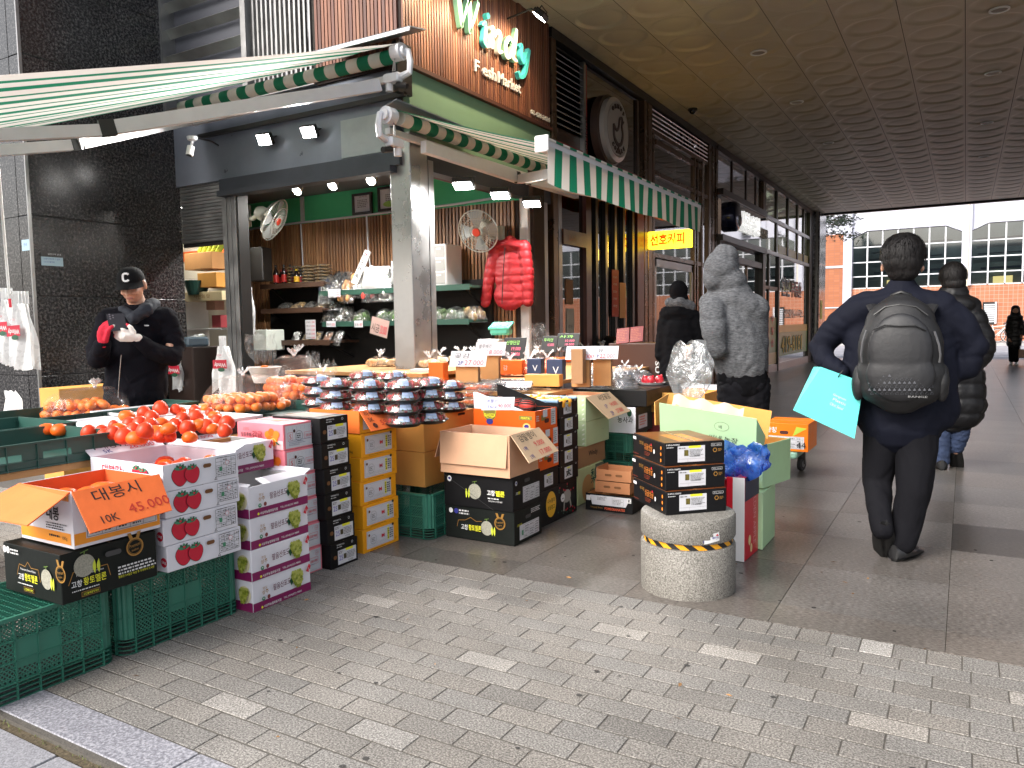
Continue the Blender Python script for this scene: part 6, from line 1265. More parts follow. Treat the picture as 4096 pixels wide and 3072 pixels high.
for k in range(14):
 if first is None:g=MB();g.lathe([(.004,.072),(.012,.070),(.018,.056),(.036,.044),(.041,.026),(.032,.006),(.01,0)],0,0,M_HAL,18);first=g.build('hallabong',None,smooth=60);o=first
 else:o=first.copy();col.objects.link(o)
 o.matrix_basis=Matrix.Translation((-2.36-.072*(k//2),4.60+.09*(k%2)+j(.008),.755))@Matrix.Rotation(rnd.uniform(.5,1.2),4,'Y');tag(o,'yellow orange hallabong citrus in the open blue rimmed carton','citrus fruit','hallabong in the open carton')
M_MANGO=mat('mango_skin',(.42,.04,.03),.35,vary=.7,vscale=6);M_NET=mat('net_black',c(22,26,22),.7)
for k,(dx,dy)in enumerate(((-.10,.08),(-.20,.14),(-.28,.08),(-.36,.16))):
 p=(-2.31+dx,4.20+dy,.742);t=thing('apple_mango','red apple mango in a black foam net, in the open orange carton','mango',p,R(rnd.uniform(0,180)),'mangoes in the open orange carton')
 g=MB();g.ball(0,0,.045,.060,.044,.042,M_MANGO,18,10);g.build('fruit',t,local=True,smooth=60)
 g=MB()
 for q in range(8):
  for s_ in(-1,1):g.tube([(.058*math.cos(a_),.046*math.sin(a_*1)*math.cos(q*math.pi/8),.045+.044*math.sin(a_)*math.sin(q*math.pi/8)*s_)for a_ in[R(20+25*w_)for w_ in range(7)]],.004,M_NET,4)
 g.build('foam_net',t,local=True)
M_PALE=mat('pale_orange_fruit',(.62,.30,.11),.5,vary=.2,vscale=20);M_CREAM=mat('cream_foam',c(214,196,166),.7)
def netfruit():
 g_=MB();g_.lathe([(.001,.060),(.02,.058),(.036,.045),(.040,.03)],0,0,M_PALE,16);g_.lathe([(.041,.032),(.043,.022),(.038,.008),(.02,0)],0,0,M_CREAM,16)
 for q in range(14):a=2*math.pi*q/14;g_.tube([(.042*math.cos(a),.042*math.sin(a),.02),(.041*math.cos(a),.041*math.sin(a),.036),(.034*math.cos(a),.034*math.sin(a),.047)],.0055,M_CREAM,4)
 return g_
o=netfruit().build('pear',None,smooth=60);_fm['w']=o.data;bpy.data.objects.remove(o)
for k,(px,py)in enumerate(((1520,1462),(1600,1462),(1680,1462),(1760,1455),(1845,1450),(1900,1448),(1720,1470))):
 bag('clear knotted bag of small pears in cream foam nets','w','pear',at(px,py,.935),.085,.07,.045,7,'bags of netted pears before the steel pillar',d=.075,seed=10+k,flabel='small pale pear in a cream foam net',knot=.085)
for k,(px,py,z)in enumerate(((2005,1470,.88),(2085,1468,.88),(2160,1462,.88),(2235,1450,.88),(2190,1490,.88),(2120,1500,.87),(2040,1500,.87))):
 bag('clear bag of sweet orange persimmons','q','persimmon',at(px,py,z),.10,.09,.085,9,'bags of sweet persimmons on the side table',d=.08,seed=20+k,flabel='orange persimmon inside a bag on the side table',knot=.09)
for k,(px,py,z)in enumerate(((2340,1440,.87),(2410,1430,.87),(2470,1440,.87),(2530,1440,.87),(2575,1450,.87),(2300,1400,.93))):
 bag('clear knotted bag of dark red apples','a','apple',at(px,py,z),.10,.09,.09,9,'bags of red apples on the side table',d=.072,seed=30+k,flabel='red apple inside a knotted bag',knot=.09,s_=1.0)
M_GRB=mat('black_grape',c(30,20,34),.35)
o=MB();
for q in range(26):a=rnd.uniform(0,6.28);r_=rnd.uniform(0,.030);o.ball(r_*math.cos(a),r_*math.sin(a),rnd.uniform(.008,.05),.010,.010,.010,M_GRB,8,5)
o=o.build('grape_bunch',None,smooth=60);_fm['b']=o.data;bpy.data.objects.remove(o)
M_FILMD=film('glossy_film',(.9,.9,.92),.16,.06,1.0,.22)
for k,(px,py,z)in enumerate(((2370,1545,.787),(2480,1552,.787),(2390,1500,.84),(2500,1512,.84),(2555,1530,.79),(2330,1530,.79))):
 bag('knotted glossy bag of black grapes on the flat black carton','b','grape bunch',at(px,py,z),.10,.09,.065,8,'bags of black grapes',d=.07,seed=40+k,flabel='bunch of black grapes inside a glossy bag',knot=.06,film_=M_FILMD,fcat='grapes')
g=MB();g.lathe([(.10,.0),(.115,.018),(.11,.018),(.095,.004),(.001,.004)],0,0,M_WHITE,24,cap=False);dsh=g.build('white_dish',None,smooth=40);dsh.location=at(2590,1540,.786)+Vector((0,.1,0));tag(dsh,'shallow white dish with pomegranates behind the black grapes','dish')
for dx,dy in((-.04,0),(.04,.02),(0,-.05)):fruit('g','pomegranate','red pomegranate on the white dish','pomegranate',dsh.location+Vector((dx,dy,.006)),'pomegranates on the white dish',.95,.6,rnd.uniform(0,6))
M_CLEAR=film('clear_shell',(.97,.98,.98),.07,.05,.4,.17);M_STRAW=mat('strawberry',(.62,.025,.03),.35,vary=.35,vscale=60);M_LEAF=mat('strawberry_leaf',(.10,.20,.04),.6,vary=.4,vscale=40);M_STK=mat('pack_sticker',c(150,168,200),.5,vary=.15,vscale=60)
def straw_pack():
 t_=thing('strawberry_pack','','fruit pack',(0,0,0));g_=MB();g_.lathe([(.080,.0),(.092,.006),(.104,.018),(.112,.020),(.112,.023),(.102,.021),(.088,.008),(.0,.006)],0,0,M_BLACK,28,cap=False);g_.build('tray',t_,local=True,smooth=30)
 g_=MB();rr=random.Random(3)
 for ring,n in((.025,4),(.055,8),(.080,9)):
  for q in range(n):
   a=2*math.pi*q/n+rr.uniform(-.1,.1);g_.ball(ring*math.cos(a),ring*math.sin(a),.030+(.012 if ring<.07 else.004),.0145,.0145,.017,M_STRAW,8,6,jit=.15,seed=q)
 g_.build('strawberries',t_,local=True,smooth=60)
 g_=MB()
 for q in range(130):
  a=rr.uniform(0,6.28);r_=rr.uniform(.05,.099);z=rr.uniform(.03,.056)if r_<.085 else rr.uniform(.024,.046);d=Vector((rr.gauss(0,1),rr.gauss(0,1),rr.gauss(0,.6))).normalized()*.014;e_=d.cross(Vector((0,0,1)))*.4;P=Vector((r_*math.cos(a),r_*math.sin(a),z));g_.add([P-d,P+e_,P+d,P-e_],[(0,1,2,3)],M_LEAF)
 g_.build('leaves',t_,local=True)
 g_=MB();g_.lathe([(.110,.0225),(.100,.026),(.092,.052),(.080,.064),(.062,.068),(.001,.069)],0,0,M_CLEAR,28,cap=False);g_.build('lid',t_,local=True,smooth=50)
 g_=MB();n=6
 for q in range(n):
  a0,a1=R(-62+q*7),R(-62+(q+1)*7);g_.add([(.098*math.cos(a0),.098*math.sin(a0),.036),(.098*math.cos(a1),.098*math.sin(a1),.036),(.084*math.cos(a1),.084*math.sin(a1),.0655),(.084*math.cos(a0),.084*math.sin(a0),.0655)],[(0,1,2,3)],M_STK)
 g_.add([(.084*math.cos(R(-62)),.084*math.sin(R(-62)),.0665),(.084*math.cos(R(-20)),.084*math.sin(R(-20)),.0665),(.03*math.cos(R(-10)),.03*math.sin(R(-10)),.0715),(.03*math.cos(R(-70)),.03*math.sin(R(-70)),.0715)],[(0,1,2,3)],M_STK)
 g_.build('sticker',t_,local=True);return t_
proto=None
for(px,py,zt,n,lb)in((1672,1530,.948,3,'front stack on the tan carton'),(1800,1518,.948,3,'front stack nearest the mango carton'),(1520,1530,.948,3,'front stack behind the open orange carton'),(1370,1530,.948,3,'front stack beside the mandarin bags'),(1345,1512,1.0,4,'left stack of the second row'),(1478,1516,1.0,4,'second stack of the second row'),(1610,1516,1.0,4,'third stack of the second row'),(1715,1508,1.0,4,'right stack of the second row'),(1275,1500,1.0,4,'leftmost stack, behind the mandarin bags'),(1451,1482,1.01,4,'high back stack, left one'),(1568,1484,1.01,4,'high back stack, right one')):
 p=at(px,py,zt);p.z=.736+(.0 if n==3 else zt-.736-.069*n)
 for k in range(n):
  o=proto if proto is None else copy_tree(proto)
  if o is None:proto=o=straw_pack()
  o.matrix_basis=Matrix.Translation(p+Vector((j(.006),j(.006),k*.069)))@Matrix.Rotation(j(.3),4,'Z');tag(o,'round strawberry pack, %s in the %s'%((['lowest','middle','top']if n==3 else['lowest','second','third','top'])[k],lb),'fruit pack','round strawberry packs')
M_BLUE=mat('blueberry',c(40,44,66),.5,vary=.2)
proto=None
def blue_pack():
 t_=thing('blueberry_pack','','fruit pack',(0,0,0));g_=MB();rr=random.Random(9)
 for a in range(7):
  for b in range(5):g_.ball(-.054+a*.018,-.036+b*.018,.018+rr.uniform(0,.004),.009,.009,.008,M_BLUE,8,5)
 g_.build('blueberries',t_,local=True,smooth=60);g_=MB();g_.box(-.066,.066,-.048,.048,0,.024,M_CLEAR,ch=.006);g_.box(-.070,.070,-.052,.052,.024,.027,M_CLEAR);g_.box(-.062,.062,-.044,.044,.027,.036,M_CLEAR,ch=.004);g_.build('shell',t_,local=True);return t_
for i in range(4):
 for k in range(2):
  for q in range(3):
   if k==1 and q==2 and i>1:continue
   o=copy_tree(proto)if proto else blue_pack();proto=proto or o
   o.matrix_basis=Matrix.Translation((-3.30+.155*(q+i%2)-.02*i,4.96+.115*i-.03*q,.802+.038*k))@Matrix.Rotation(j(.1),4,'Z');tag(o,'small clear blueberry pack in the block of packs behind the mango carton, %s layer'%('lower' if k==0 else 'upper'),'fruit pack','blueberry packs, %s layer'%('lower' if k==0 else 'upper'))
for k in range(6):
 t=thing('orange_fruit_pack','flat clear pack of orange fruit between strawberries and mango carton','fruit pack',(-3.02+.02*(k%2),4.55+.14*(k//3),.74+.05*(k%3)),0,'clear packs of orange fruit');g=MB();g.M=Matrix()
 for a in range(4):g.ball(-.045+a*.03,0,.02,.016,.035,.015,M_PERS2,10,6)
 g.build('fruit',t,local=True,smooth=60);g=MB();g.box(-.07,.07,-.05,.05,0,.045,M_CLEAR,ch=.006);g.build('shell',t,local=True)
 # people
_ts=bpy.data.scenes.new('workbench')
def blob(prims,m,name,parent,vox=.012,sm=3,wr=0.0,fq=9.0,sz=(1,1,1),seed=0,extra=None):
 """one continuous surface grown over tapered capsules and ellipsoids, with soft folds"""
 g_=MB()
 for p in prims:
  if p[0]=='c':
   pts=[Vector(q[:3])for q in p[1]];rs=[q[3]for q in p[1]];fl=p[2]if len(p)>2 else 1.0
   g_.tube(pts,rs,m,14,True,fl,up=(0,1,0)if abs((pts[-1]-pts[0]).normalized().z)>.6 else None)
   for q,r_ in zip(pts,rs):g_.ball(q.x,q.y,q.z,r_,r_*(fl if fl<1 else 1),r_,m,12,8)
  else:g_.ball(*p[1],*p[2],m,20,14,rot=p[3]if len(p)>3 else None)
 me=bpy.data.meshes.new('raw');me.from_pydata([tuple(v)for v in g_.v],[],g_.f);o=bpy.data.objects.new('raw',me);_ts.collection.objects.link(o)
 md=o.modifiers.new('r','REMESH');md.mode='VOXEL';md.voxel_size=vox;md2=o.modifiers.new('s','SMOOTH');md2.iterations=sm;md2.factor=.6
 vl=_ts.view_layers[0];vl.update();res=bpy.data.meshes.new_from_object(o.evaluated_get(vl.depsgraph));bpy.data.objects.remove(o);bpy.data.meshes.remove(me)
 if wr:
  sv=Vector((seed*7.3,seed*1.7,0));ns=[v.normal.copy()for v in res.vertices]
  for v,n_ in zip(res.vertices,ns):
   q=Vector((v.co.x*sz[0],v.co.y*sz[1],v.co.z*sz[2]))*fq+sv
   w_=mnoise.noise(q+Vector((mnoise.noise(q*.5)*1.5,0,0)));v.co+=n_*.55*(wr*(.6-2*max(0,.28-abs(w_))/.28)*.8+wr*.2*mnoise.noise(q*3.1))
   if extra:v.co+=extra(v.co,n_)
 res.name=name;res.materials.clear();res.materials.append(m);res.polygons.foreach_set('use_smooth',[True]*len(res.polygons));res.polygons.foreach_set('material_index',[0]*len(res.polygons))
 o=bpy.data.objects.new(name,res);col.objects.link(o);o.parent=parent;return o
def figure(name,label,cat,px,depth):
 """Empty on the ground below pixel column px at a given depth; local x runs to the picture's right, local y away"""
 a=math.atan((px-2048)/3078);d=_cf@Vector(((px-2048)/3078,0,-1));f=_cf@Vector((0,0,-1));p=d*(depth/d.dot(f));th=math.atan2(-d.x,d.y)
 t_=thing(name,label,cat,(p.x,p.y,0),th);return t_
def on(t_,px,py,y=0.0,r=None):
 d=_cf@Vector(((px-2048)/3078,-(py-1536)/3078,-1));iv=world_of(t_).inverted();o=iv@Vector((0,0,CAMH));q=iv.to_3x3()@d;p=o+q*((y-o.y)/q.y)
 return(p.x,p.y,p.z)if r is None else(p.x,p.y,p.z,r)
def limb(t_,*pts):return[on(t_,*p[:3])+(p[3],)for p in pts]
M_SKIN=mat('skin',(.50,.27,.18),.5,vary=.06,vscale=12);M_HAIR=mat('black_hair',(.007,.006,.006),.55,vary=.4,vscale=60,stretch=(1,1,.15),bump=.6,bscale=110,spec=.22)
M_NAVY=mat('navy_cloth',(.0035,.0045,.011),.8,vary=.1,vscale=5,bump=.15,bscale=60,spec=.18);M_BLKC=mat('black_cloth',(.004,.004,.005),.9,bump=.2,bscale=80,spec=.08);M_TROU=mat('charcoal_cloth',(.005,.005,.007),.85,bump=.2,bscale=60,spec=.15)
M_PUFF=mat('black_nylon',(.006,.006,.007),.45,bump=.3,bscale=30,spec=.3);M_JEAN=mat('denim',(.018,.032,.075),.8,vary=.3,vscale=12,bump=.2,bscale=150);M_SHOE=mat('black_shoe',(.012,.012,.013),.35);M_FLEECE=mat('grey_fleece',(.095,.098,.105),.95,vary=.5,vscale=70,stretch=(.6,.6,1.8),bump=.7,bscale=160,spec=.1)
def hand(name,parent,wrist,dirv,palm_n,m,m2=None,curl=.9,s_=1.0,thumb=1,tips=None):
 """palm with five unequal bent fingers; dirv = wrist-to-knuckle direction, palm_n = where the palm looks"""
 W=Vector(wrist);D=Vector(dirv).normalized();N=Vector(palm_n);N=(N-D*N.dot(D)).normalized();S=D.cross(N)*thumb;pr=[]
 K=W+D*.085*s_
 pr.append(('c',[(*W,.026*s_),(*(W+D*.045*s_+S*.006),.034*s_),(*(K-D*.01),.034*s_)],.6))
 for k in range(4):q=K+S*(.032-.021*k)*s_;pr.append(('c',[(*(W+D*.03*s_+S*(.02-.013*k)),.014*s_),(*q,.0125*s_)]))
 fs_=[]
 for k,L in enumerate((.072,.080,.074,.058)):
  p=K+S*(.032-.021*k)*s_;a=curl*.35;pts=[(*p,.0115*s_)]
  for q in range(3):a+=curl*.55;st=L*(.45,.30,.25)[q]*s_;p=p+(D*math.cos(a)+N*math.sin(a))*st;pts.append((*p,(.0105,.0098,.0085)[q]*s_))
  pr.append(('c',pts));fs_.append(pts)
 p=W+D*.03*s_+S*.03*s_;p2=p+(S*.7+D*.6+N*.25).normalized()*.035*s_;p3=p2+(D*.7+N*.5+S*.1).normalized()*.032*s_;tp=[(*p,.015*s_),(*p2,.0125*s_),(*p3,.010*s_)];pr.append(('c',tp))
 o=blob(pr,m,name,parent,.0045,2)
 if m2:
  o.data.materials.append(m2);ends=[Vector(f[-1][:3])for f in fs_+[tp]]
  for pl in o.data.polygons:
   if any((pl.center-e).length<.021*s_ for e in ends):pl.material_index=1
 return o
def shoe(parent,p,d,m=None,L=.27,name='shoe',tilt=0.0,w_=.045,sole=None):
 g_=MB();D=Vector((d[0],d[1],0)).normalized();Mx=Matrix.Translation(p)@Matrix.Rotation(math.atan2(-D.x,D.y),4,'Z')@Matrix.Rotation(tilt,4,'X');g_.M=Mx;V=[];F=[];n=18;K=12
 for i in range(K+1):
  u=i/K;y=-.07*L/.27+u*L;wv=w_*(.78+.30*math.sin(u*2.6+.15))*(1 if u<.9 else.8)*math.sin(min(1,(u+.03)*6)*math.pi/2)**.6*math.sin(min(1,(1.03-u)*5)*math.pi/2)**.6;hh=(.085-.045*min(1,u*1.7))if u<.6 else.045-.018*(u-.6)/.4
  for q in range(n):a=2*math.pi*q/n;V.append((wv*math.cos(a),y,max(.0,.5*hh+.5*hh*math.sin(a)*1.15)))
 for i in range(K):
  for q in range(n):qq=(q+1)%n;F.append((i*n+q,i*n+qq,i*n+n+qq,i*n+n+q))
 F+=[tuple(range(n-1,-1,-1)),tuple(range(K*n,K*n+n))];g_.add(V,F,m or M_SHOE)
 g_.add([(x*1.05,y,min(z,.016))for(x,y,z)in V],F,sole or M_BLACK);return g_.build(name,parent,local=True,smooth=50)
def strands(parent,c0,r3,n,seed):
 """short hair locks lying over the head from the crown down to the nape"""
 rr=random.Random(seed);g_=MB();C0=Vector(c0)
 for k in range(n):
  a=rr.uniform(0,6.283);t0=rr.uniform(.05,1.75);L=rr.uniform(.28,.6);da=rr.uniform(-.25,.25);lift=rr.uniform(.0,.07);w_=rr.uniform(.0025,.006);V=[]
  for i in range(5):
   u=i/4;th=t0+L*u;aa=a+da*u;o_=1.0+.015+lift*u*u;d=Vector((math.sin(th)*math.cos(aa),math.sin(th)*math.sin(aa),math.cos(th)));p=Vector((d.x*r3[0]*o_,d.y*r3[1]*o_,d.z*r3[2]*o_));s_=d.cross(Vector((0,0,1))).normalized()*w_*(1-u*.85)
   V+=[C0+p-s_,C0+p+s_]
  g_.add(V,[(2*i,2*i+1,2*i+3,2*i+2)for i in range(4)],M_HAIR)
 g_.build('hair_locks',parent,local=True,smooth=180)
 # man with the backpack
bp=figure('person','man in a navy jacket seen from behind, walking with elbows out','person',3610,4.16)
P=lambda*a:on(bp,*a);LB=lambda*a:limb(bp,*a)
blob([('e',P(3612,1035,0),(.078,.095,.105)),('c',LB((3612,1080,.0,.055),(3610,1165,.0,.060))),('e',P(3529,1072,.02),(.010,.020,.030)),('e',P(3690,1072,.02),(.010,.020,.030)),('c',LB((3612,1220,0,.06),(3615,1400,0,.10),(3600,1650,0,.10)),.7),('c',LB((3545,1680,0,.06),(3508,1930,.03,.045),(3528,2100,-.12,.036))),('c',LB((3657,1680,0,.06),(3655,1950,-.05,.045),(3612,2180,-.05,.036))),('c',LB((3460,1250,0,.04),(3290,1390,.03,.035),(3352,1490,-.10,.028))),('c',LB((3760,1250,0,.04),(3890,1390,.04,.035),(3800,1510,.06,.028)))],M_SKIN,'body',bp,.013,2)
blob([('e',P(3612,1015,.01),(.108,.112,.112)),('e',P(3612,1045,-.028),(.100,.085,.090)),('e',P(3612,1085,-.035),(.078,.060,.062))],M_HAIR,'hair',bp,.007,3,.003,16,(1,1,.30),3);strands(bp,P(3612,1020,.005),(.112,.117,.118),900,1)
blob([('c',LB((3606,1150,-.01,.078),(3606,1185,0,.082)),.9),('c',LB((3470,1225,0,.085),(3610,1190,.0,.105),(3752,1228,0,.088)),.8),('c',LB((3600,1260,0,.165),(3605,1420,0,.190),(3600,1560,.0,.205),(3605,1655,.0,.225)),.72),('c',LB((3450,1300,0,.09),(3455,1620,0,.115)),.8),('c',LB((3745,1300,0,.09),(3745,1640,0,.115)),.8),('c',LB((3440,1240,0,.088),(3350,1310,.01,.080),(3285,1385,.03,.070),(3300,1440,-.02,.060),(3362,1488,-.10,.045))),('c',LB((3765,1240,0,.090),(3840,1300,.02,.082),(3895,1385,.04,.072),(3870,1470,.05,.062),(3800,1510,.06,.052)))],M_NAVY,'jacket',bp,.012,3,.008,7,(1,1,1.2),1)
blob([('c',LB((3545,1640,0,.115),(3525,1800,.02,.095),(3508,1930,.03,.078),(3520,2060,-.10,.062),(3530,2118,-.14,.058)))],M_TROU,'trouser_leg',bp,.012,3,.006,9,(1.4,1.4,.5),5)
blob([('c',LB((3655,1640,0,.125),(3665,1800,-.02,.108),(3655,1960,-.05,.088),(3630,2080,-.04,.080),(3612,2165,-.05,.072)))],M_TROU,'trouser_leg',bp,.012,3,.006,9,(1.4,1.4,.5),6)
q=on(bp,3600,2222,-.06);shoe(bp,(q[0],-.04,.0),(.42,1),w_=.055,L=.30);q=on(bp,3532,2125,-.16);shoe(bp,(q[0],-.15,q[2]-.01),(.05,1),tilt=R(-58),w_=.05)
hand('hand',bp,P(3352,1490,-.10),(-.35,-.1,-1),(.8,-.6,0),M_SKIN,curl=1.25,s_=.9);hand('hand',bp,P(3785,1512,.06),(-.8,.1,-.5),(0,.8,-.3),M_SKIN,curl=.9,s_=.85,thumb=-1)
# his backpack
pk_=thing('backpack','black backpack with triangle pattern at its foot, worn by the man in navy','backpack',world_of(bp).translation,world_of(bp).to_euler().z)
M_BPK=mat('backpack_black',(.005,.005,.006),.6,vary=.15,vscale=8,bump=.15,bscale=60);M_BPK2=mat('backpack_panel',(.009,.0092,.011),.55,vary=.15,vscale=5,bump=.1,bscale=60)
BP=lambda x,y,d,*r:on(pk_,x,y,d,*r)
blob([('c',[BP(3600,1275,-.20,.13),BP(3600,1400,-.24,.165),BP(3600,1530,-.24,.165)],.62),('e',BP(3600,1400,-.24),(.20,.12,.24)),('e',BP(3600,1545,-.235),(.205,.12,.12)),('e',BP(3600,1290,-.22),(.165,.10,.13)),('e',BP(3600,1500,-.24),(.215,.11,.16))],M_BPK,'bag_body',pk_,.010,5,.0015,9,(1,1,.5),9)
blob([('e',BP(3600,1400,-.325),(.150,.045,.185)),('e',BP(3600,1500,-.325),(.160,.045,.14))],M_BPK2,'front_pocket',pk_,.008,3,.001,8)
blob([('e',BP(3435,1530,-.24),(.035,.05,.10))],M_BPK,'side_pocket',pk_,.010,3,.004,12);blob([('e',BP(3768,1530,-.24),(.035,.05,.10))],M_BPK,'side_pocket',pk_,.010,3,.004,12)
g=MB()
for sg_ in(-1,1):g.tube([BP(3608+sg_*118,1222,-.10),BP(3608+sg_*100,1255,-.165),BP(3608+sg_*78,1310,-.20),BP(3608+sg_*66,1350,-.22)],.034,M_BPK,10,True,.35)
g.build('strap',pk_,local=True)
g=MB();g.tube([BP(3562,1232,-.16),BP(3568,1180,-.19),BP(3605,1168,-.20),BP(3640,1180,-.19),BP(3648,1232,-.16)],.010,M_BLACK,8);g.build('handle',pk_,local=True,smooth=50)
g=MB();M_ZIP=mat('zip_grey',c(92,92,94),.4,.5)
g.tube([BP(3466,1320,-.33),BP(3450,1370,-.335),BP(3444,1420,-.335),BP(3447,1450,-.33)],.0055,M_ZIP,6);g.tube([BP(3738,1325,-.33),BP(3756,1380,-.335),BP(3762,1420,-.335),BP(3758,1450,-.33)],.0055,M_ZIP,6);g.tube([BP(3495,1260,-.30),BP(3540,1228,-.29),BP(3600,1218,-.29),BP(3665,1228,-.29),BP(3712,1262,-.30)],.004,M_BLACK,6)
g.tube([BP(3490,1320,-.35),BP(3540,1300,-.365),BP(3600,1304,-.37),BP(3660,1302,-.365),BP(3705,1322,-.35)],.004,M_BLACK,6);g.build('zips',pk_,local=True)
g=MB();M_TRI=mat('triangle_print',c(70,72,78),.4)
for r_ in range(6):
 for k in range(13):
  x=3478+k*20+(r_%2)*10;y=1502+r_*14
  if y<1490+(x-3478)*.13:continue
  if x>3728:continue
  y3=-.373+.00009*abs(x-3600)*abs(x-3600)/40;A=BP(x-7,y+5,y3);B=BP(x+7,y+5,y3);C_=BP(x,y-6,y3);g.add([A,B,C_],[(0,1,2)],M_TRI)if r_%2==0 else g.tube([A,B,C_,A],.0008,M_TRI,3)
o_=BP(3632,1590,-.368);g.text('BANGE',o_,(1,0,0),(0,0,1),.010,mat('brand_grey',c(120),.4),.085);g.build('pattern_and_lettering',pk_,local=True)
# teal paper bag he holds
tb=figure('paper_bag','turquoise paper shopping bag with small white print in the hand of the backpack man','paper bag',3300,4.12)
M_TEAL=mat('teal_paper',(.10,.62,.58),.45,vary=.04,vscale=5);g=MB();T=lambda x,y,d:on(tb,x,y,d)
A,B,C2,D2=T(3172,1640,0),T(3418,1755,0),T(3455,1530,.0),T(3285,1468,0);A2,B2,C3,D3=T(3172,1640,.12),T(3418,1755,.12),T(3455,1530,.12),T(3255,1467,.12)
E1,E2=T(3205,1652,-.0),T(3290,1470,0)
g.add([A,B,C2,D2],[(0,1,2,3)],M_TEAL);g.add([A2,B2,C3,D3],[(3,2,1,0)],M_TEAL);g.add([A,D2,D3,A2],[(0,1,2,3)],M_TEAL);g.add([A,A2,B2,B],[(0,1,2,3)],M_TEAL);g.add([B,B2,C3,C2],[(0,1,2,3)],M_TEAL);g.build('bag_body',tb,local=True)
g=MB();u_=(Vector(B)-Vector(A)).normalized();v_=(Vector(D2)-Vector(A)).normalized();v_=(v_-u_*v_.dot(u_)).normalized()
for s_,x,y in(('Gangnam',3330,1582),('Plastic',3330,1600),('Clinic Seoul',3318,1618)):g.text(s_,Vector(T(x,y,-.003)),u_,v_,.014,M_PWH,.07)
g.build('print',tb,local=True);g=MB();g.tube([T(3352,1508,.0),T(3362,1495,-.02),T(3372,1482,-.01)],.003,M_BLACK,6);g.tube([T(3352,1508,.1),T(3362,1492,.06),T(3368,1485,.0)],.003,M_BLACK,6);g.build('handle',tb,local=True)
# woman in the long quilted coat
wm=figure('person','person with short dark hair in a long black quilted coat and jeans, walking ahead','person',3800,6.62)
P=lambda*a:on(wm,*a);LB=lambda*a:limb(wm,*a)
blob([('e',P(3812,1105,0),(.075,.09,.10)),('c',LB((3812,1140,0,.05),(3812,1200,0,.05))),('c',LB((3812,1240,0,.07),(3812,1640,0,.10)),.7),('c',LB((3768,1640,0,.08),(3765,1780,.0,.055),(3768,1850,0,.045))),('c',LB((3850,1640,0,.08),(3838,1760,.02,.055),(3825,1800,.05,.045)))],M_SKIN,'body',wm,.015,2)
blob([('e',P(3812,1100,.0),(.105,.105,.115)),('e',P(3815,1135,-.02),(.095,.085,.075))],M_HAIR,'hair',wm,.010,3,.002,18,(1,1,.5),7);strands(wm,P(3812,1103,0),(.108,.108,.120),500,2)
def quilt(co,n_):return n_*(.018*abs(math.sin(co.z*math.pi/.125))**.5)
blob([('c',LB((3725,1230,0,.10),(3812,1195,0,.125),(3870,1235,0,.10)),.8),('e',P(3812,1225,-.08),(.15,.07,.08)),('c',LB((3790,1300,0,.20),(3810,1450,0,.225),(3815,1620,.0,.235)),.7),('c',LB((3880,1250,0,.09),(3930,1360,0,.085),(3935,1400,.02,.08),(3890,1470,.08,.07))),('c',LB((3735,1250,0,.09),(3700,1400,.02,.08),(3720,1500,.04,.06)))],M_PUFF,'coat',wm,.014,2,.006,9,(1,1,1),2,quilt)
blob([('c',LB((3766,1620,0,.10),(3764,1760,.0,.078),(3768,1845,.0,.062)))],M_JEAN,'trouser_leg',wm,.012,2,.008,14,(1,1,2.4),3);blob([('c',LB((3852,1620,0,.10),(3838,1740,.02,.078),(3826,1790,.05,.062)))],M_JEAN,'trouser_leg',wm,.012,2,.008,14,(1,1,2.4),4)
q=P(3765,1870,0);shoe(wm,(q[0],-.03,0),(-.1,1),w_=.05);q=P(3824,1835,.05);shoe(wm,(q[0],.05,.10),(.1,1),tilt=R(-55),w_=.05)
# man in the grey hooded fleece
gy=figure('person','man in a grey hooded fleece bending over the fruit counter with plastic bags','person',2930,5.1)
P=lambda*a:on(gy,*a);LB=lambda*a:limb(gy,*a)
blob([('e',P(2870,1085,0),(.075,.095,.105)),('c',LB((2885,1130,0,.055),(2910,1200,0,.06))),('c',LB((2930,1230,0,.08),(2955,1420,0,.10),(2965,1560,0,.10)),.8),('c',LB((2850,1250,-.10,.04),(2868,1395,-.14,.035),(2788,1385,-.02,.028))),('c',LB((2945,1600,0,.07),(2925,1800,0,.055),(2905,2060,0,.045))),('c',LB((3005,1600,.02,.07),(3012,1800,.02,.055),(3005,2060,.02,.045)))],M_SKIN,'body',gy,.013,2)
blob([('e',P(2885,1075,.0),(.115,.13,.125)),('e',P(2858,1110,.0),(.075,.11,.10)),('e',P(2905,1020,.0),(.085,.10,.07),Matrix.Rotation(R(35),4,'Y')),('e',P(2925,1125,.0),(.10,.12,.09)),('c',LB((2850,1215,-.0,.09),(2930,1190,0,.13),(3010,1240,0,.11)),.85),('c',LB((2925,1280,0,.170),(2950,1390,0,.180),(2965,1455,.0,.175)),.78),('c',LB((3010,1260,.02,.095),(3030,1370,.03,.075),(3018,1450,.06,.065))),('c',LB((2850,1245,-.10,.090),(2856,1330,-.15,.080),(2868,1398,-.14,.068),(2820,1395,-.08,.058),(2790,1385,-.02,.046)))],M_FLEECE,'hooded_fleece',gy,.012,4,.008,6,(1,1,1.2),4)
blob([('c',LB((2960,1440,0,.155),(2970,1530,0,.165)),.75)],M_BLKC,'black_shirt',gy,.012,2,.008,10,(1,1,2),3)
blob([('c',LB((2945,1540,0,.125),(2925,1800,0,.090),(2905,2060,0,.070))),('c',LB((3005,1540,.02,.125),(3012,1800,.02,.090),(3005,2060,.02,.070)))],M_TROU,'trousers',gy,.012,2,.010,10,(1,1,1.6),8)
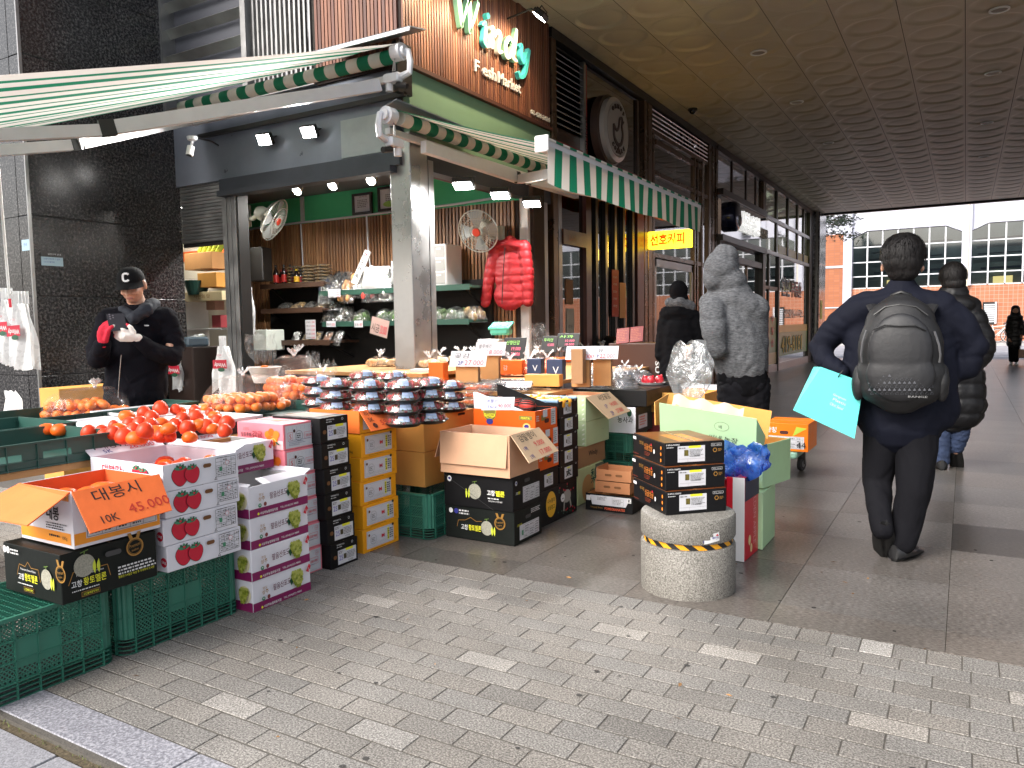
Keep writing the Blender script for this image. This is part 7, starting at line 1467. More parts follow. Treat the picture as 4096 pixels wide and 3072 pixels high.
shoe(gy,(on(gy,2890,2080,0)[0],0,0),(-.6,.6));shoe(gy,(on(gy,3005,2080,.02)[0],.02,0),(-.2,.9),sole=M_WHITE)
hand('hand',gy,P(2788,1385,-.02),(-.8,.3,-.3),(0,.3,-1),M_SKIN,curl=1.2,s_=.9)
# dark figure with a beanie at the café door
be=figure('person','person in a black beanie, grey scarf and long black coat facing the café door','person',2712,7.6)
P=lambda*a:on(be,*a);LB=lambda*a:limb(be,*a)
blob([('e',P(2718,1185,0),(.075,.09,.10)),('c',LB((2718,1215,0,.05),(2715,1300,0,.1),(2715,1600,0,.12),(2715,1850,0,.06)))],M_SKIN,'body',be,.015,2)
blob([('e',P(2714,1165,0),(.092,.10,.11)),('e',P(2718,1200,-.01),(.092,.09,.07))],M_BLKC,'beanie',be,.01,3,.003,18)
blob([('c',LB((2680,1212,-.02,.055),(2720,1208,-.06,.06),(2762,1225,-.02,.055)),1)],M_FLEECE,'scarf',be,.010,2,.006,14)
blob([('c',LB((2670,1260,0,.09),(2715,1240,0,.12),(2768,1270,0,.09)),.8),('c',LB((2715,1330,0,.19),(2720,1480,0,.205),(2720,1700,0,.20),(2725,1830,0,.18)),.75),('c',LB((2660,1290,0,.075),(2645,1420,.0,.07),(2680,1470,.1,.06))),('c',LB((2775,1290,0,.08),(2802,1420,.0,.07),(2770,1500,.1,.06)))],M_BLKC,'coat',be,.014,3,.008,8,(1,1,1.5),6)
shoe(be,(-.08,0,0),(-.1,1));shoe(be,(.08,0,0),(.1,1))
# far woman beyond the arcade
fw=figure('person','long haired woman in a black padded coat and pale shoes far off beyond the arcade','person',4055,21.45)
P=lambda*a:on(fw,*a);LB=lambda*a:limb(fw,*a)
blob([('e',P(4062,1243,-.02),(.075,.085,.105)),('c',LB((4062,1255,0,.05),(4060,1300,0,.1),(4055,1360,0,.12)),.8),('c',LB((4048,1370,0,.08),(4046,1440,0,.05))),('c',LB((4064,1370,0,.08),(4064,1440,0,.05)))],M_SKIN,'body',fw,.02,2)
blob([('e',P(4062,1236,.02),(.11,.10,.11)),('c',LB((4052,1240,.0,.05),(4048,1262,.0,.05))),('c',LB((4073,1240,.0,.05),(4076,1262,.0,.05)))],M_HAIR,'hair',fw,.015,2,.008,20)
blob([('c',LB((4045,1272,0,.09),(4060,1262,0,.11),(4076,1272,0,.09)),.8),('c',LB((4060,1290,0,.17),(4058,1340,0,.18),(4056,1372,0,.17)),.75),('c',LB((4040,1280,0,.07),(4032,1320,-.03,.065),(4038,1350,-.1,.05))),('c',LB((4080,1280,0,.07),(4088,1310,-.03,.065),(4090,1335,-.1,.05)))],M_PUFF,'coat',fw,.016,2,.006,9,(1,1,1),2,quilt)
blob([('c',LB((4048,1370,0,.10),(4046,1440,0,.07))),('c',LB((4066,1370,0,.10),(4064,1440,0,.07)))],M_BLKC,'trousers',fw,.016,2)
for x in(4044,4066):shoe(fw,(on(fw,x,1450,0)[0],-.05,0),(0,-1),M_PWH,sole=M_WHITE)
for x,y in((4086,1338),(4038,1352)):hand('hand',fw,P(x,y,-.12),(0,-.3,-1),(.6,0,.2),M_SKIN)
t=figure('handbag','pale brown handbag carried by the far woman at the frame edge','handbag',4090,21.4);o_=on(t,4092,1400,-.1);g=MB();g.box(o_[0]-.10,o_[0]+.10,-.16,-.04,o_[2]-.22,o_[2]+.02,mat('bag_tan',c(150,120,104),.6),ch=.02);g.build('bag_body',t,local=True)
g=MB();g.tube([(o_[0]-.06,-.1,o_[2]),(o_[0]-.04,-.1,o_[2]+.2),(o_[0]+.04,-.1,o_[2]+.2),(o_[0]+.06,-.1,o_[2])],.008,mat('bag_tan'),6);g.build('handle',t,local=True)
# stall man looking at his phone
pm_=figure('person','man in a black cap with a white letter C, black jacket, looking at a phone','person',530,5.3)
P=lambda*a:on(pm_,*a);LB=lambda*a:limb(pm_,*a)
Rt=Matrix.Rotation(R(-12),4,'Y')@Matrix.Rotation(R(-14),4,'X')
hc=Vector(P(528,1143,-.03))
def hd(x,y,z):q=Matrix.Rotation(R(-9),3,'Y')@Matrix.Rotation(R(15),3,'X')@Matrix.Rotation(R(-20),3,'Z')@Vector((x,y,z));return tuple(hc+q)
HR=(Matrix.Rotation(R(-9),4,'Y')@Matrix.Rotation(R(15),4,'X')@Matrix.Rotation(R(-20),4,'Z'))
blob([('e',hd(0,.015,.035),(.078,.092,.085),HR),('e',hd(0,-.012,-.03),(.066,.078,.075),HR),('e',hd(0,-.035,-.075),(.040,.045,.035),HR),('c',[hd(0,-.088,-.005)+(.010,),hd(0,-.106,-.030)+(.015,)]),('e',hd(.016,-.092,-.034),(.010,.010,.008)),('e',hd(-.016,-.092,-.034),(.010,.010,.008)),('e',hd(.034,-.072,-.028),(.024,.016,.020)),('e',hd(-.034,-.072,-.028),(.024,.016,.020)),('c',[hd(-.018,-.084,-.060)+(.008,),hd(.018,-.084,-.060)+(.008,)]),('c',[hd(-.036,-.080,.022)+(.008,),hd(-.012,-.088,.020)+(.007,)]),('c',[hd(.012,-.088,.020)+(.007,),hd(.036,-.080,.022)+(.008,)]),('e',hd(.082,.012,-.005),(.010,.020,.032),HR),('e',hd(-.082,.012,-.005),(.010,.020,.032),HR),('c',[tuple(hc+Vector((.01,.03,-.06)))+(.055,),P(560,1250,.02)+(.065,)]),('c',LB((545,1290,.02,.07),(550,1420,.02,.10),(550,1600,.02,.10)),.75),('c',LB((440,1310,0,.04),(385,1425,-.06,.035),(412,1375,-.22,.028))),('c',LB((665,1310,0,.04),(690,1420,-.08,.035),(610,1400,-.18,.030),(562,1362,-.25,.028))),('c',LB((500,1640,.02,.09),(495,1850,.02,.06),(490,2150,.02,.05))),('c',LB((600,1640,.02,.09),(600,1850,.02,.06),(600,2150,.02,.05)))],M_SKIN,'body',pm_,.0075,1)
g=MB();M_FACE=mat('face_dark',(.05,.025,.02),.6);M_LIP=mat('lip',(.36,.14,.11),.5)
for s_ in(-1,1):g.tube([hd(s_*.017,-.090,.004),hd(s_*.029,-.088,.001),hd(s_*.042,-.080,.003)],.0022,M_FACE,6);g.tube([hd(s_*.014,-.0975,.024),hd(s_*.028,-.094,.030),hd(s_*.044,-.083,.026)],.0032,M_FACE,6)
g.tube([hd(-.021,-.0905,-.061),hd(0,-.0945,-.059),hd(.021,-.0905,-.061)],.0030,M_LIP,6);g.tube([hd(-.016,-.090,-.066),hd(0,-.093,-.067),hd(.016,-.090,-.066)],.0034,M_LIP,6);g.build('facial_features',pm_,local=True,smooth=60)
blob([('e',hd(0,.045,.005),(.082,.068,.066),HR)],M_HAIR,'hair',pm_,.008,1,.003,30)
M_CAP=mat('cap_black',(.005,.005,.006),.85,bump=.2,bscale=200,spec=.15)
g=MB();V=[];n=28;K=9
for i in range(K+1):
 th=math.pi/2*i/K
 for q in range(n):a=2*math.pi*q/n;V.append(hd(.088*math.cos(a)*math.cos(th)**.8,.006+.101*math.sin(a)*math.cos(th)**.8,.038+.088*math.sin(th)))
g.add(V,[(i*n+q,i*n+(q+1)%n,i*n+n+(q+1)%n,i*n+n+q)for i in range(K)for q in range(n)],M_CAP);V=[]
for i in range(6):
 for q in range(15):a=R(200+140*q/14);r_=1+.85*i/5*abs(math.sin(a))**1.1;V.append(hd(.088*math.cos(a)*(1+.08*i/5),.006+.101*math.sin(a)*r_,.041-.020*(i/5)-.018*abs(math.cos(a))*(i/5+.2)))
g.add(V,[(i*15+q,i*15+q+1,i*15+16+q,i*15+15+q)for i in range(5)for q in range(14)],M_CAP);g.add([tuple(Vector(v)-Vector((0,0,.003)))for v in V],[(i*15+15+q,i*15+16+q,i*15+q+1,i*15+q)for i in range(5)for q in range(14)],M_CAP);cap=g.build('cap',pm_,local=True,smooth=40)
g=MB();ux=Vector(hd(1,0,0))-hc;uy=(Vector(hd(0,.45,1))-hc).normalized();nn=ux.cross(uy).normalized()
for s_ in([(.5,.34),(.36,.5),(-.2,.5),(-.42,.3),(-.42,-.3),(-.2,-.5),(.36,-.5),(.5,-.34)],):
 cc=Vector(hd(0,-.085,.078));pts=[cc+ux*(a*.038)+uy*(b*.050)+nn*(.004-.012*(a*a))for a,b in s_]
 for a,b in zip(pts,pts[1:]):g.bar(a,b,.0125,.005,M_WHITE,up=tuple(nn))
o=g.build('cap_letter',None);o.parent=cap
M_JK=mat('jacket_black',(.006,.006,.009),.95,bump=.4,bscale=150,spec=.1)
blob([('c',LB((440,1285,.0,.095),(560,1255,.03,.11),(655,1280,0,.10)),.85),('c',LB((550,1340,.02,.185),(550,1460,.02,.20),(542,1575,.02,.205),(542,1600,.02,.20)),.75),('c',LB((432,1305,0,.080),(385,1400,-.03,.070),(390,1440,-.08,.066),(408,1385,-.20,.058),(412,1372,-.22,.050))),('c',LB((672,1300,0,.082),(700,1390,-.02,.072),(688,1430,-.08,.068),(610,1400,-.18,.062),(560,1365,-.24,.050)))],M_JK,'jacket',pm_,.012,3,.010,8,(1,1,1.4),12)
blob([('c',LB((492,1240,-.04,.034),(535,1272,-.10,.045),(590,1240,-.06,.050),(612,1218,.02,.05)),1),('e',P(575,1235,.02),(.10,.09,.05))],mat('hood_navy',(.016,.020,.030),.85,bump=.3,bscale=120),'hood',pm_,.010,2,.006,16)
blob([('c',LB((500,1580,.02,.115),(495,1800,.02,.09),(490,2150,.02,.07))),('c',LB((590,1580,.02,.115),(600,1800,.02,.09),(600,2150,.02,.07)))],mat('blue_jeans',(.045,.075,.14),.8,vary=.2,vscale=12,bump=.2,bscale=150),'jeans',pm_,.013,2,.008,10)
for x in(490,600):shoe(pm_,(on(pm_,x,2100,.02)[0],0,0),(0,-1))
g=MB();q=Vector(P(586,1302,-.145));g.tube([q+Vector((-.014,-.035,0)),q+Vector((.014,-.035,.0))],.005,M_STEEL,8);g.tube([Vector(P(485,1420,-.19)),Vector(P(478,1500,-.175)),Vector(P(472,1590,-.16))],.0025,M_STEEL,5);g.build('zip',pm_,local=True)
M_GLR=mat('glove_red',(.55,.015,.04),.9,bump=.4,bscale=300);M_GLW=mat('glove_white',(.74,.70,.66),.9,bump=.4,bscale=300)
hand('glove',pm_,P(412,1375,-.25),(.15,-.25,1),(.75,.5,.2),M_GLR,M_GLW,curl=.75,s_=1.12,thumb=1)
hand('glove',pm_,P(552,1352,-.27),(-.95,-.1,.22),(.1,.9,.4),M_GLW,M_GLR,curl=.75,s_=1.12,thumb=-1)
ph=thing('mobile_phone','black mobile phone held in two gloved hands by the man in the cap','phone',world_of(pm_).translation,world_of(pm_).to_euler().z)
g=MB();a,b,c_,d=[Vector(on(ph,x,y,z))for x,y,z in((440,1325,-.30),(510,1318,-.30),(495,1253,-.27),(424,1256,-.27))];g.slab(a,b,c_,d,.009,mat('phone_back',c(34,30,34),.25),M_BLACK);g.build('phone_body',ph,local=True)
g=MB();e=Vector((0,-.0012,0));f=Face(g,d+(c_-d)*.06-(d-a)*.10-(d-a)*.22+e,(c_-d).normalized(),(d-a).normalized());f.z=0
for k in range(3):f.ell(.012,.004+.014*k,.0055,.0055,mat('lens_glass',c(90,84,90),.1),12);f.ell(.030,.011+.014*k,.005,.005,mat('lens_glass'),12)if k<2 else None
g.build('camera_lenses',ph,local=True)
bpy.data.scenes.remove(_ts)
# inside the shop
def yat(px,py,Y):d=_cf@Vector(((px-2048)/3078,-(py-1536)/3078,-1));return Vector((0,0,CAMH))+d*(Y/d.y)
M_SHB=mat('shelf_brown',c(74,52,40),.5,vary=.15);M_SHG=mat('shelf_green',c(44,78,66),.4)
def shelf(label,x0,x1,y0,y1,z,m,lip=None):
 t_=thing('wall_shelf',label,'shelf',(x0,y1,z));g_=MB();g_.box(x0,x1,y0,y1,z-.03,z,m);g_.build('shelf_board',t_)
 g_=MB();g_.box(x0,x1,y0-.012,y0,z-.055,z+.008,lip or m);g_.build('front_edge',t_)
 for x in(x0+.1,x1-.1):g_=MB();g_.bar((x,y1,z-.25),(x,y0+.08,z-.035),.02,.02,M_DARKMET);g_.build('bracket',t_)
 return t_
shelf('upper brown shelf with bottles and clear packs',-8.1,-6.95,7.2,7.6,1.885,M_SHB);shelf('middle brown shelf with bags of dried goods',-8.05,-6.95,7.15,7.6,1.56,M_SHB);shelf('lower brown shelf with upright food trays',-8.0,-6.7,7.0,7.6,1.15,M_SHB)
shelf('upper green edged shelf crossing behind the steel pillar',-7.02,-4.75,7.18,7.6,1.76,M_SHG);shelf('lower green edged shelf with bagged vegetables',-6.95,-4.75,7.15,7.6,1.375,M_SHG)
g=MB();g.box(-8.3,-4.7,7.53,7.59,.1,1.84,mat('dark_wall_panel',c(26,22,20),.8));o=g.build('shelf_backing',shop)
def bottle(label,x,y,z,h,r_,body,lab,capm):
 t_=thing('sauce_bottle',label,'bottle',(x,y,z),0,'sauce bottles');g_=MB();g_.M=Matrix();g_.lathe([(r_*.95,0),(r_,.01),(r_,h*.6),(r_*.45,h*.8),(r_*.35,h*.92)],0,0,body,14);g_.build('bottle_body',t_,local=True,smooth=50)
 g_=MB();g_.lathe([(r_*1.02,h*.12),(r_*1.02,h*.5)],0,0,lab,14,cap=False);g_.build('label',t_,local=True);g_=MB();g_.lathe([(r_*.42,h*.9),(r_*.42,h)],0,0,capm,12);g_.build('cap',t_,local=True)
M_SOY=mat('soy_dark',(.012,.006,.005),.12);LR,LY=mat('label_red',c(170,36,30),.5),mat('label_yellow',c(222,176,50),.5)
for k,(px,h,lab,cp)in enumerate(((1105,.26,LR,M_BLACK),(1127,.20,LR,mat('cap_red',c(190,30,28),.4)),(1145,.20,LY,mat('cap_red')),(1137,.26,LR,M_BLACK),(1165,.21,LR,mat('cap_red')),(1162,.27,LY,M_BLACK),(1187,.19,LY,mat('cap_yellow',c(224,196,40),.4)),(1202,.19,LR,M_BLACK))):
 q=yat(px,1130,7.3+.07*(k%3));bottle('dark sauce bottle in the group on the upper brown shelf',q.x,q.y,1.886,h,.036,M_SOY,lab,cp)
def pk(name,label,cat,group,loc,dims,rz,m,m2,tilt=0,part='contents'):
 t_=thing(name,label,cat,loc,R(rz),group);a,b,h=dims;g_=MB();g_.M=Matrix.Rotation(R(tilt),4,'X');rr=random.Random(int(loc[0]*1000));
 for k in range(14):g_.ball(rr.uniform(-.38,.38)*a,rr.uniform(-.36,.36)*b,h*rr.uniform(.25,.6),a*.13,b*.15,h*.33,m,7,5,jit=.3,seed=k)
 g_.build(part,t_,local=True,smooth=60);g_=MB();g_.M=Matrix.Rotation(R(tilt),4,'X');n=12;V=[]
 g_.grid(n,8,lambda u,v:((u-.5)*a,(v-.5)*b,h*(.25+.78*(math.sin(math.pi*u)*math.sin(math.pi*v))**.45)+.006*math.sin(u*31+v*23)),m2);g_.grid(2,2,lambda u,v:((u-.5)*a,(.5-v)*b,.001),m2);g_.build('wrapper',t_,local=True,smooth=50);return t_
M_DRY=mat('dried_food',c(150,122,78),.7,vary=.5,vscale=40);M_DRK=mat('dried_dark',c(52,46,38),.7,vary=.5,vscale=40);M_VEG=mat('vegetable_green',c(70,100,46),.6,vary=.5,vscale=30);M_SHINE=film('shiny_wrap',(.92,.93,.93),.10,.08,1.0,.20)
for k in range(5):q=yat(1150+k*52,1225,7.35);pk('dried_food_bag','shiny bag of dried food lying in the row on the middle brown shelf','food bag','dried food bags',(q.x,7.32,1.562),(.19,.24,.075),20*(-1)**k,M_DRY if k%2 else M_DRK,M_SHINE,25)
for cx_ in range(3):
 for k in range(6):pk('clear_food_pack','flat clear pack in the stacks on the upper brown shelf','food pack','clear packs stacked on the upper shelf',(-7.62+.24*cx_,7.38,1.888+.040*k),(.21,.18,.035),j(4),M_DRY,M_SHINE)
for k,(px,py,z,s_,m_)in enumerate(((1335,1262,1.377,.24,M_DRK),(1385,1262,1.377,.24,M_DRK),(1390,1225,1.44,.22,M_DRK),(1460,1262,1.377,.22,M_VEG),(1545,1262,1.377,.24,M_VEG),(1590,1262,1.377,.2,M_VEG),(1760,1265,1.377,.3,M_VEG),(1830,1270,1.377,.26,M_VEG),(1900,1270,1.377,.22,M_DRY))):
 q=yat(px,py,7.35);pk('vegetable_bag','clear bag of greens or roots on the lower green edged shelf','food bag','vegetable bags on the lower green shelf',(q.x,7.34,z),(s_,.24,.15),30*(k%3),m_,M_SHINE,20)
for k,(px,m_)in enumerate(((1330,M_BLUE),(1370,mat('pack_black',c(20,22,26),.3)),(1420,M_PALE),(1465,M_PWH),(1510,mat('pack_red',c(170,50,40),.5)),(1550,M_DRK),(1575,M_PWH))):
 q=yat(px,1150,7.36);pk('snack_pack','glossy packet leaning in the heap on the upper green edged shelf','food pack','glossy packets on the upper green shelf',(q.x,7.30+.03*(k%2),1.78+.05*(k%2)),(.24,.40,.10),15-10*(k%3),m_,M_SHINE,62)
q=yat(1500,1090,7.25);pk('white_plastic_bag','round white bag propped on top of the glossy packets','bag',None,(q.x,7.3,1.87),(.34,.34,.16),0,M_PWH,M_MILK,65)
t=thing('packet','long white packet with red and black Korean writing leaning by the white bag','food pack',yat(1415,1135,7.2));g=MB();g.M=Matrix.Rotation(R(22),4,'Y')@Matrix.Rotation(R(-12),4,'X');g.box(-.05,.05,0,.02,0,.44,M_PWH,ch=.004);f=Face(g,(-.05,0,0),(1,0,0),(0,0,1))
for k,s_ in enumerate('구운면떡'):f.text(s_,.02,.34-.09*k,.06,M_INKR if k<1 else M_INK,.05,bold=.02)
g.build('wrapper',t,local=True)
for k in range(5):q=yat(1195+k*42,1390,7.15);pk('food_tray','upright clear tray of side dishes on the lower brown shelf','food tray','upright trays on the lower brown shelf',(q.x,7.12,1.17),(.15,.20,.045),-12,(M_PWH,M_DRY,M_DRY,mat('meat_brown',c(140,90,60),.5),M_DRK)[k],M_SHINE,62)
def wallcard(label,px,py,Y,w_,h,lines,m=None,tilt=0):
 q=yat(px,py,Y);t_=thing('price_card',label,'price card',q);g_=MB();g_.M=Matrix.Rotation(R(tilt),4,'Y');g_.box(0,w_,-.004,0,-h,0,m or M_PAPER);f=Face(g_,(0,-.004,-h),(1,0,0),(0,0,1))
 for k,(a,b)in enumerate(lines):v=h*(1-(k+.85)/len(lines));f.text(a,w_*.06,v,h*.5/len(lines),M_INK,w_*.45);f.text(b,w_*.56,v,h*.5/len(lines),M_INKR,w_*.38)
 g_.build('card',t_,local=True)
wallcard('white price card with four red prices on the upper green shelf edge',1313,1158,7.14,.20,.10,[('숙주나물','1.000'),('두부','3.000'),('만두소세','3.000'),('김말','7.000')]);wallcard('small price card with red writing at the left end of the lower green shelf',1306,1285,7.12,.15,.07,[('옥수수','1.000')]);wallcard('small price card for 1500 on the lower green shelf edge',1418,1283,7.12,.13,.08,[('봄동','1봉'),('','1500')][:1])
wallcard('tall white price list leaning behind the food trays',1222,1280,7.05,.17,.24,[('산채소','1.500'),('안면고시','2.000'),('시래기','2.500'),('취나물','3.000'),('고사리','4.000')]);wallcard('pink grey folded card on a stand before the steel pillar',1490,1265,6.9,.26,.20,[('시금','20.000'),('','33.000')][:1],mat('card_mauve',c(178,150,142),.7),14)
wallcard('white card with red and black price on the upper shelf by the pillar',1565,1045,7.1,.16,.14,[('골드키위','19.000'),('팩','62.000')])
for nm,lab,x0,x1,z0,z1,rt in(('framed_certificate','dark framed certificate on the green wall',1415,1490,768,862,0),('framed_poster','framed white and green poster partly behind the steel pillar',1517,1660,732,848,0)):
 a=yat(x0,z1,7.56);b=yat(x1,z0,7.56);t=thing(nm,lab,'picture',a);W,H=b.x-a.x,b.z-a.z-.0;g=MB()
 for(p,q,r_,s_)in((0,W,0,.03),(0,W,H-.03,H),(0,.03,.03,H-.03),(W-.03,W,.03,H-.03)):g.box(p,q,-.03,0,r_,s_,mat('frame_dark',c(40,30,26),.4))
 g.build('frame',t,local=True);g=MB();g.box(.03,W-.03,-.012,-.004,.03,H-.03,M_PAPER);f=Face(g,(.03,-.012,.03),(1,0,0),(0,0,1));f.greek(W*.15,H*.2,W*.7,H*.6,5,mat('print_grey'),3)
 if nm=='framed_poster':
  f.ell(W*.3,H*.18,W*.22,H*.13,mat('poster_green',c(150,190,90),.6),16)
  for k,s_ in enumerate(('즐겁게','착하게','노랗게')):f.text(s_,W*.44,H*(.68-.2*k),H*.1,M_INK,W*.3)
 else:f.text('감사장',W*.25,H*.68,H*.1,mat('print_maroon'),W*.4)
 g.build('sheet',t,local=True)
def fan(label,c0,axis,r_,arm_to):
 c0=Vector(c0);a=Vector(axis).normalized();t_=thing('wall_fan',label,'fan',c0);q=a.to_track_quat('Z','Y').to_matrix().to_4x4();q.translation=c0;M_CG=mat('fan_cage',c(176,178,170),.35,.5)
 g_=MB();g_.M=q
 for k in range(40):b=2*math.pi*k/40;g_.tube([(.03*math.cos(b),.03*math.sin(b),.05),(r_*.6*math.cos(b),r_*.6*math.sin(b),.045),(r_*math.cos(b),r_*math.sin(b),0),(r_*.75*math.cos(b),r_*.75*math.sin(b),-.07),(.06*math.cos(b),.06*math.sin(b),-.12)],.0022,M_CG,4,False)
 for rr in(.33,.66,1):g_.tube([(r_*rr*math.cos(2*math.pi*k/36),r_*rr*math.sin(2*math.pi*k/36),.05-.05*(rr>.9))for k in range(37)],.004+.004*(rr>.9),M_CG,5,False)
 g_.build('cage',t_,smooth=60);g_=MB();g_.M=q
 for k in range(4):
  b=math.pi*k/2;g_.grid(3,4,lambda u,v,b=b:((.03+u*r_*.82)*math.cos(b+(v-.5)*.85),(.03+u*r_*.82)*math.sin(b+(v-.5)*.85),-.01+.03*(v-.5)),mat('fan_blade',c(150,156,158),.3,alpha=1))
 g_.build('blades',t_,smooth=60);g_=MB();g_.M=q;g_.lathe([(.001,.058),(.045,.055),(.05,.04),(.02,.0)],0,0,mat('hub_red',c(190,60,40),.4),16);g_.lathe([(.05,-.10),(.085,-.12),(.085,-.20),(.06,-.25),(.0,-.26)],0,0,mat('motor_cream',c(196,200,186),.45),18);g_.build('motor',t_,smooth=50)
 g_=MB();bk_=c0-a*.2;g_.tube([bk_,(bk_+Vector(arm_to))/2+Vector((0,0,-.05)),arm_to],.03,mat('motor_cream'),10);e=Vector(arm_to);g_.box(e.x-.07,e.x+.07,e.y-.02,e.y+.03,e.z-.14,e.z+.14,mat('motor_cream'),ch=.01);g_.build('bracket',t_,smooth=50)
fan('wall fan facing the street beside the red jacket',yat(1912,925,7.2),(.10,-.92,-.38),.235,yat(1995,955,7.52));fan('wall fan turned sideways on the left end of the shop',yat(1100,880,6.6),(.80,.38,-.46),.26,yat(985,865,7.0))
t=thing('red_jacket','red quilted down jacket hanging on the batten wall','jacket',yat(2040,960,7.45));M_REDJ=mat('red_nylon',(.28,.004,.009),.55,vary=.12,vscale=9,bump=.3,bscale=25)
_ts=bpy.data.scenes.new('workbench2');cx_=2040
def J(x,y,d=0):v=yat(x,y,7.42+d)-world_of(t).translation;return(v.x,v.y,v.z)
def qj(co,n_):return n_*(.007*abs(math.sin((co.z+.05)*math.pi/.088))**.5)
blob([('c',[(*J(2040,962),.055),(*J(2040,985),.075)]),('c',[(*J(1985,985),.07),(*J(2040,975),.085),(*J(2095,985),.07)],.7),('e',J(2040,1100),(.19,.058,.33)),('e',J(2040,1180),(.205,.058,.17)),('e',J(2040,1060),(.185,.055,.20)),('c',[(*J(1985,990),.075),(*J(1962,1090),.072),(*J(1942,1210),.055)],.8),('c',[(*J(2097,990),.075),(*J(2110,1090),.072),(*J(2112,1205),.06)],.8)],M_REDJ,'jacket_shell',t,.012,2,.005,12,(1,1,1),2,qj)
g=MB();g.tube([J(2020,990,-.085),J(2015,1060,-.105),J(2010,1140,-.105),J(2008,1215,-.09)],.005,M_BLACK,6);g.build('zip',t,local=True);g=MB();g.tube([J(2028,950),J(2030,925),J(2040,918),J(2044,928)],.006,M_BLACK,6);g.build('hanger',t,local=True)
bpy.data.scenes.remove(_ts)
def boxthing(nm,lab,cat,p,d,m,rz=0,part='casing',extra=None,ch=.01):
 t_=thing(nm,lab,cat,p,R(rz));g_=MB();g_.box(-d[0]/2,d[0]/2,-d[1]/2,d[1]/2,0,d[2],m,ch=ch)
 g_.build(part,t_,local=True);
 if extra:g_=MB();extra(g_);g_.build('details',t_,local=True)
 return t_
def dr(g_):
 for a in(-.09,.09):
  for b in(.02,.17,.32):g_.box(a-.08,a+.08,-.165,-.158,b,b+.13,mat('drawer_clear',c(150,150,148),.3));g_.box(a-.03,a+.03,-.17,-.165,b+.09,b+.105,M_PWH)
boxthing('drawer_unit','white plastic drawer unit beside the steel pillar on the green shelf','drawers',(yat(1765,1135,7.36).x,7.36,1.765),(.38,.32,.47),M_WHITE,extra=dr)
boxthing('black_speaker','black box hanging at the left end of the batten wall','speaker',yat(1040,1125,6.9),(.24,.22,.42),M_BLACK,15)
boxthing('white_cool_box','low white glowing cooler behind the left post','cooler',yat(1050,1400,6.9),(.50,.3,.26),mat('cooler_white',c(214,222,214),.4),0)
def dv(m_):
 def fn(g_):
  g_.slab((-.11,-.08,.07),(.11,-.08,.07),(.11,.07,.13),(-.11,.07,.13),.02,m_)
  for a in range(5):
   for b in range(3):g_.box(-.09+a*.037,-.065+a*.037,-.06+b*.035,-.04+b*.035,.085+b*.014,.095+b*.014,M_PWH)
 return fn
boxthing('card_terminal','grey blue counter scale left of the Windy bag','scale',yat(782,1385,5.35),(.26,.22,.10),mat('device_greyblue',c(84,100,112),.4),-25,extra=dv(mat('keys_pale',c(190,196,190),.5)),ch=.02)
boxthing('counter_scale_head','turquoise scale display on the counter below the red jacket','scale',yat(2005,1340,6.6),(.20,.14,.07),mat('device_teal',c(80,176,160),.4),10,extra=dv(mat('device_teal')),ch=.02)
boxthing('scale_base','cream scale body under the turquoise display','scale',yat(1970,1392,6.6),(.24,.2,.09),M_PWH)
boxthing('counter_cabinet','dark taped cabinet under the grey blue scale','cabinet',(yat(782,1385,5.35).x,5.35,0),(.42,.40,yat(782,1385,5.35).z-.002),mat('cabinet_dark',c(40,28,24),.4))
sb=6.3
for nm,lab,cat,x,y,d,m in(('kraft_carton','taped kraft carton with shiny tape on the side bay shelf','box',835,1080,(.5,.3,.20),M_KRAFT),('kraft_carton','tan carton with slots standing in the side bay','box',870,1150,(.34,.3,.17),M_TAN),('white_fridge','white fridge door edge in the side bay','fridge',772,1440,(.16,.4,1.0),M_WHITE),('banner_shelf','shelf with cream Korean banner in the side bay','shelf',850,1205,(.72,.3,.11),mat('banner_cream',c(216,200,160),.5)),('clear_tub','tub of pinkish food in the side bay','tub',862,1240,(.16,.14,.15),mat('tub_pink',c(176,130,110),.4)),('clear_tub','stack of small clear tubs with red lids in the side bay','tub',885,1310,(.16,.14,.15),mat('tub_red',c(150,60,66),.4)),('side_bay_shelf','white shelf board in the side bay','shelf',850,1320,(.7,.3,.02),M_PWH)):
 boxthing(nm,lab,cat,yat(x,y,sb),d,m,extra=(lambda g_:g_.text('자연의 맛',(-.15,-.152,.03),(1,0,0),(0,0,1),.05,M_GOLD,.3))if nm=='banner_shelf' else None,ch=.004)
t=thing('plastic_basket','small dark green basket in the side bay','basket',yat(790,1180,6.2));g=MB();g.lathe([(.10,0),(.15,.17),(.155,.17),(.105,0)],0,0,M_TRAY,20)
g.build('basket_body',t,local=True);g=MB()
for k in range(5):g.tube([yat(800+k*18,1010,6.3),yat(830+k*18,950,6.3)],.035,mat('fruit_green',c(140,160,50),.5),8)
tag(g.build('green_netting',None),'bundle of yellow green netting on top of the side bay cartons','netting')
g=MB();g.box(-9.6,-7.85,6.6,6.65,.1,3.0,mat('side_bay_cream',c(206,198,182),.6));g.box(-8.9,-8.0,6.58,6.6,2.2,2.32,mat('label_orange',c(220,96,40),.5));g.build('side_bay_wall',shop)
ld=bpy.data.lights.new('side_bay_lamp','AREA');ld.energy=12;ld.size=.4;ld.color=(1,.93,.8);lo=bpy.data.objects.new('side_bay_lamp',ld);col.objects.link(lo);lo.location=(-8.1,6.0,2.75);lo.parent=shop;lo.matrix_parent_inverse=world_of(shop).inverted()
g=MB();g.box(-8.2,-7.95,6.0,6.2,2.765,2.79,M_LAMP);tag(g.build('ceiling_lamp',None),'flat white lamp in the side bay behind the roller shutter','lamp')
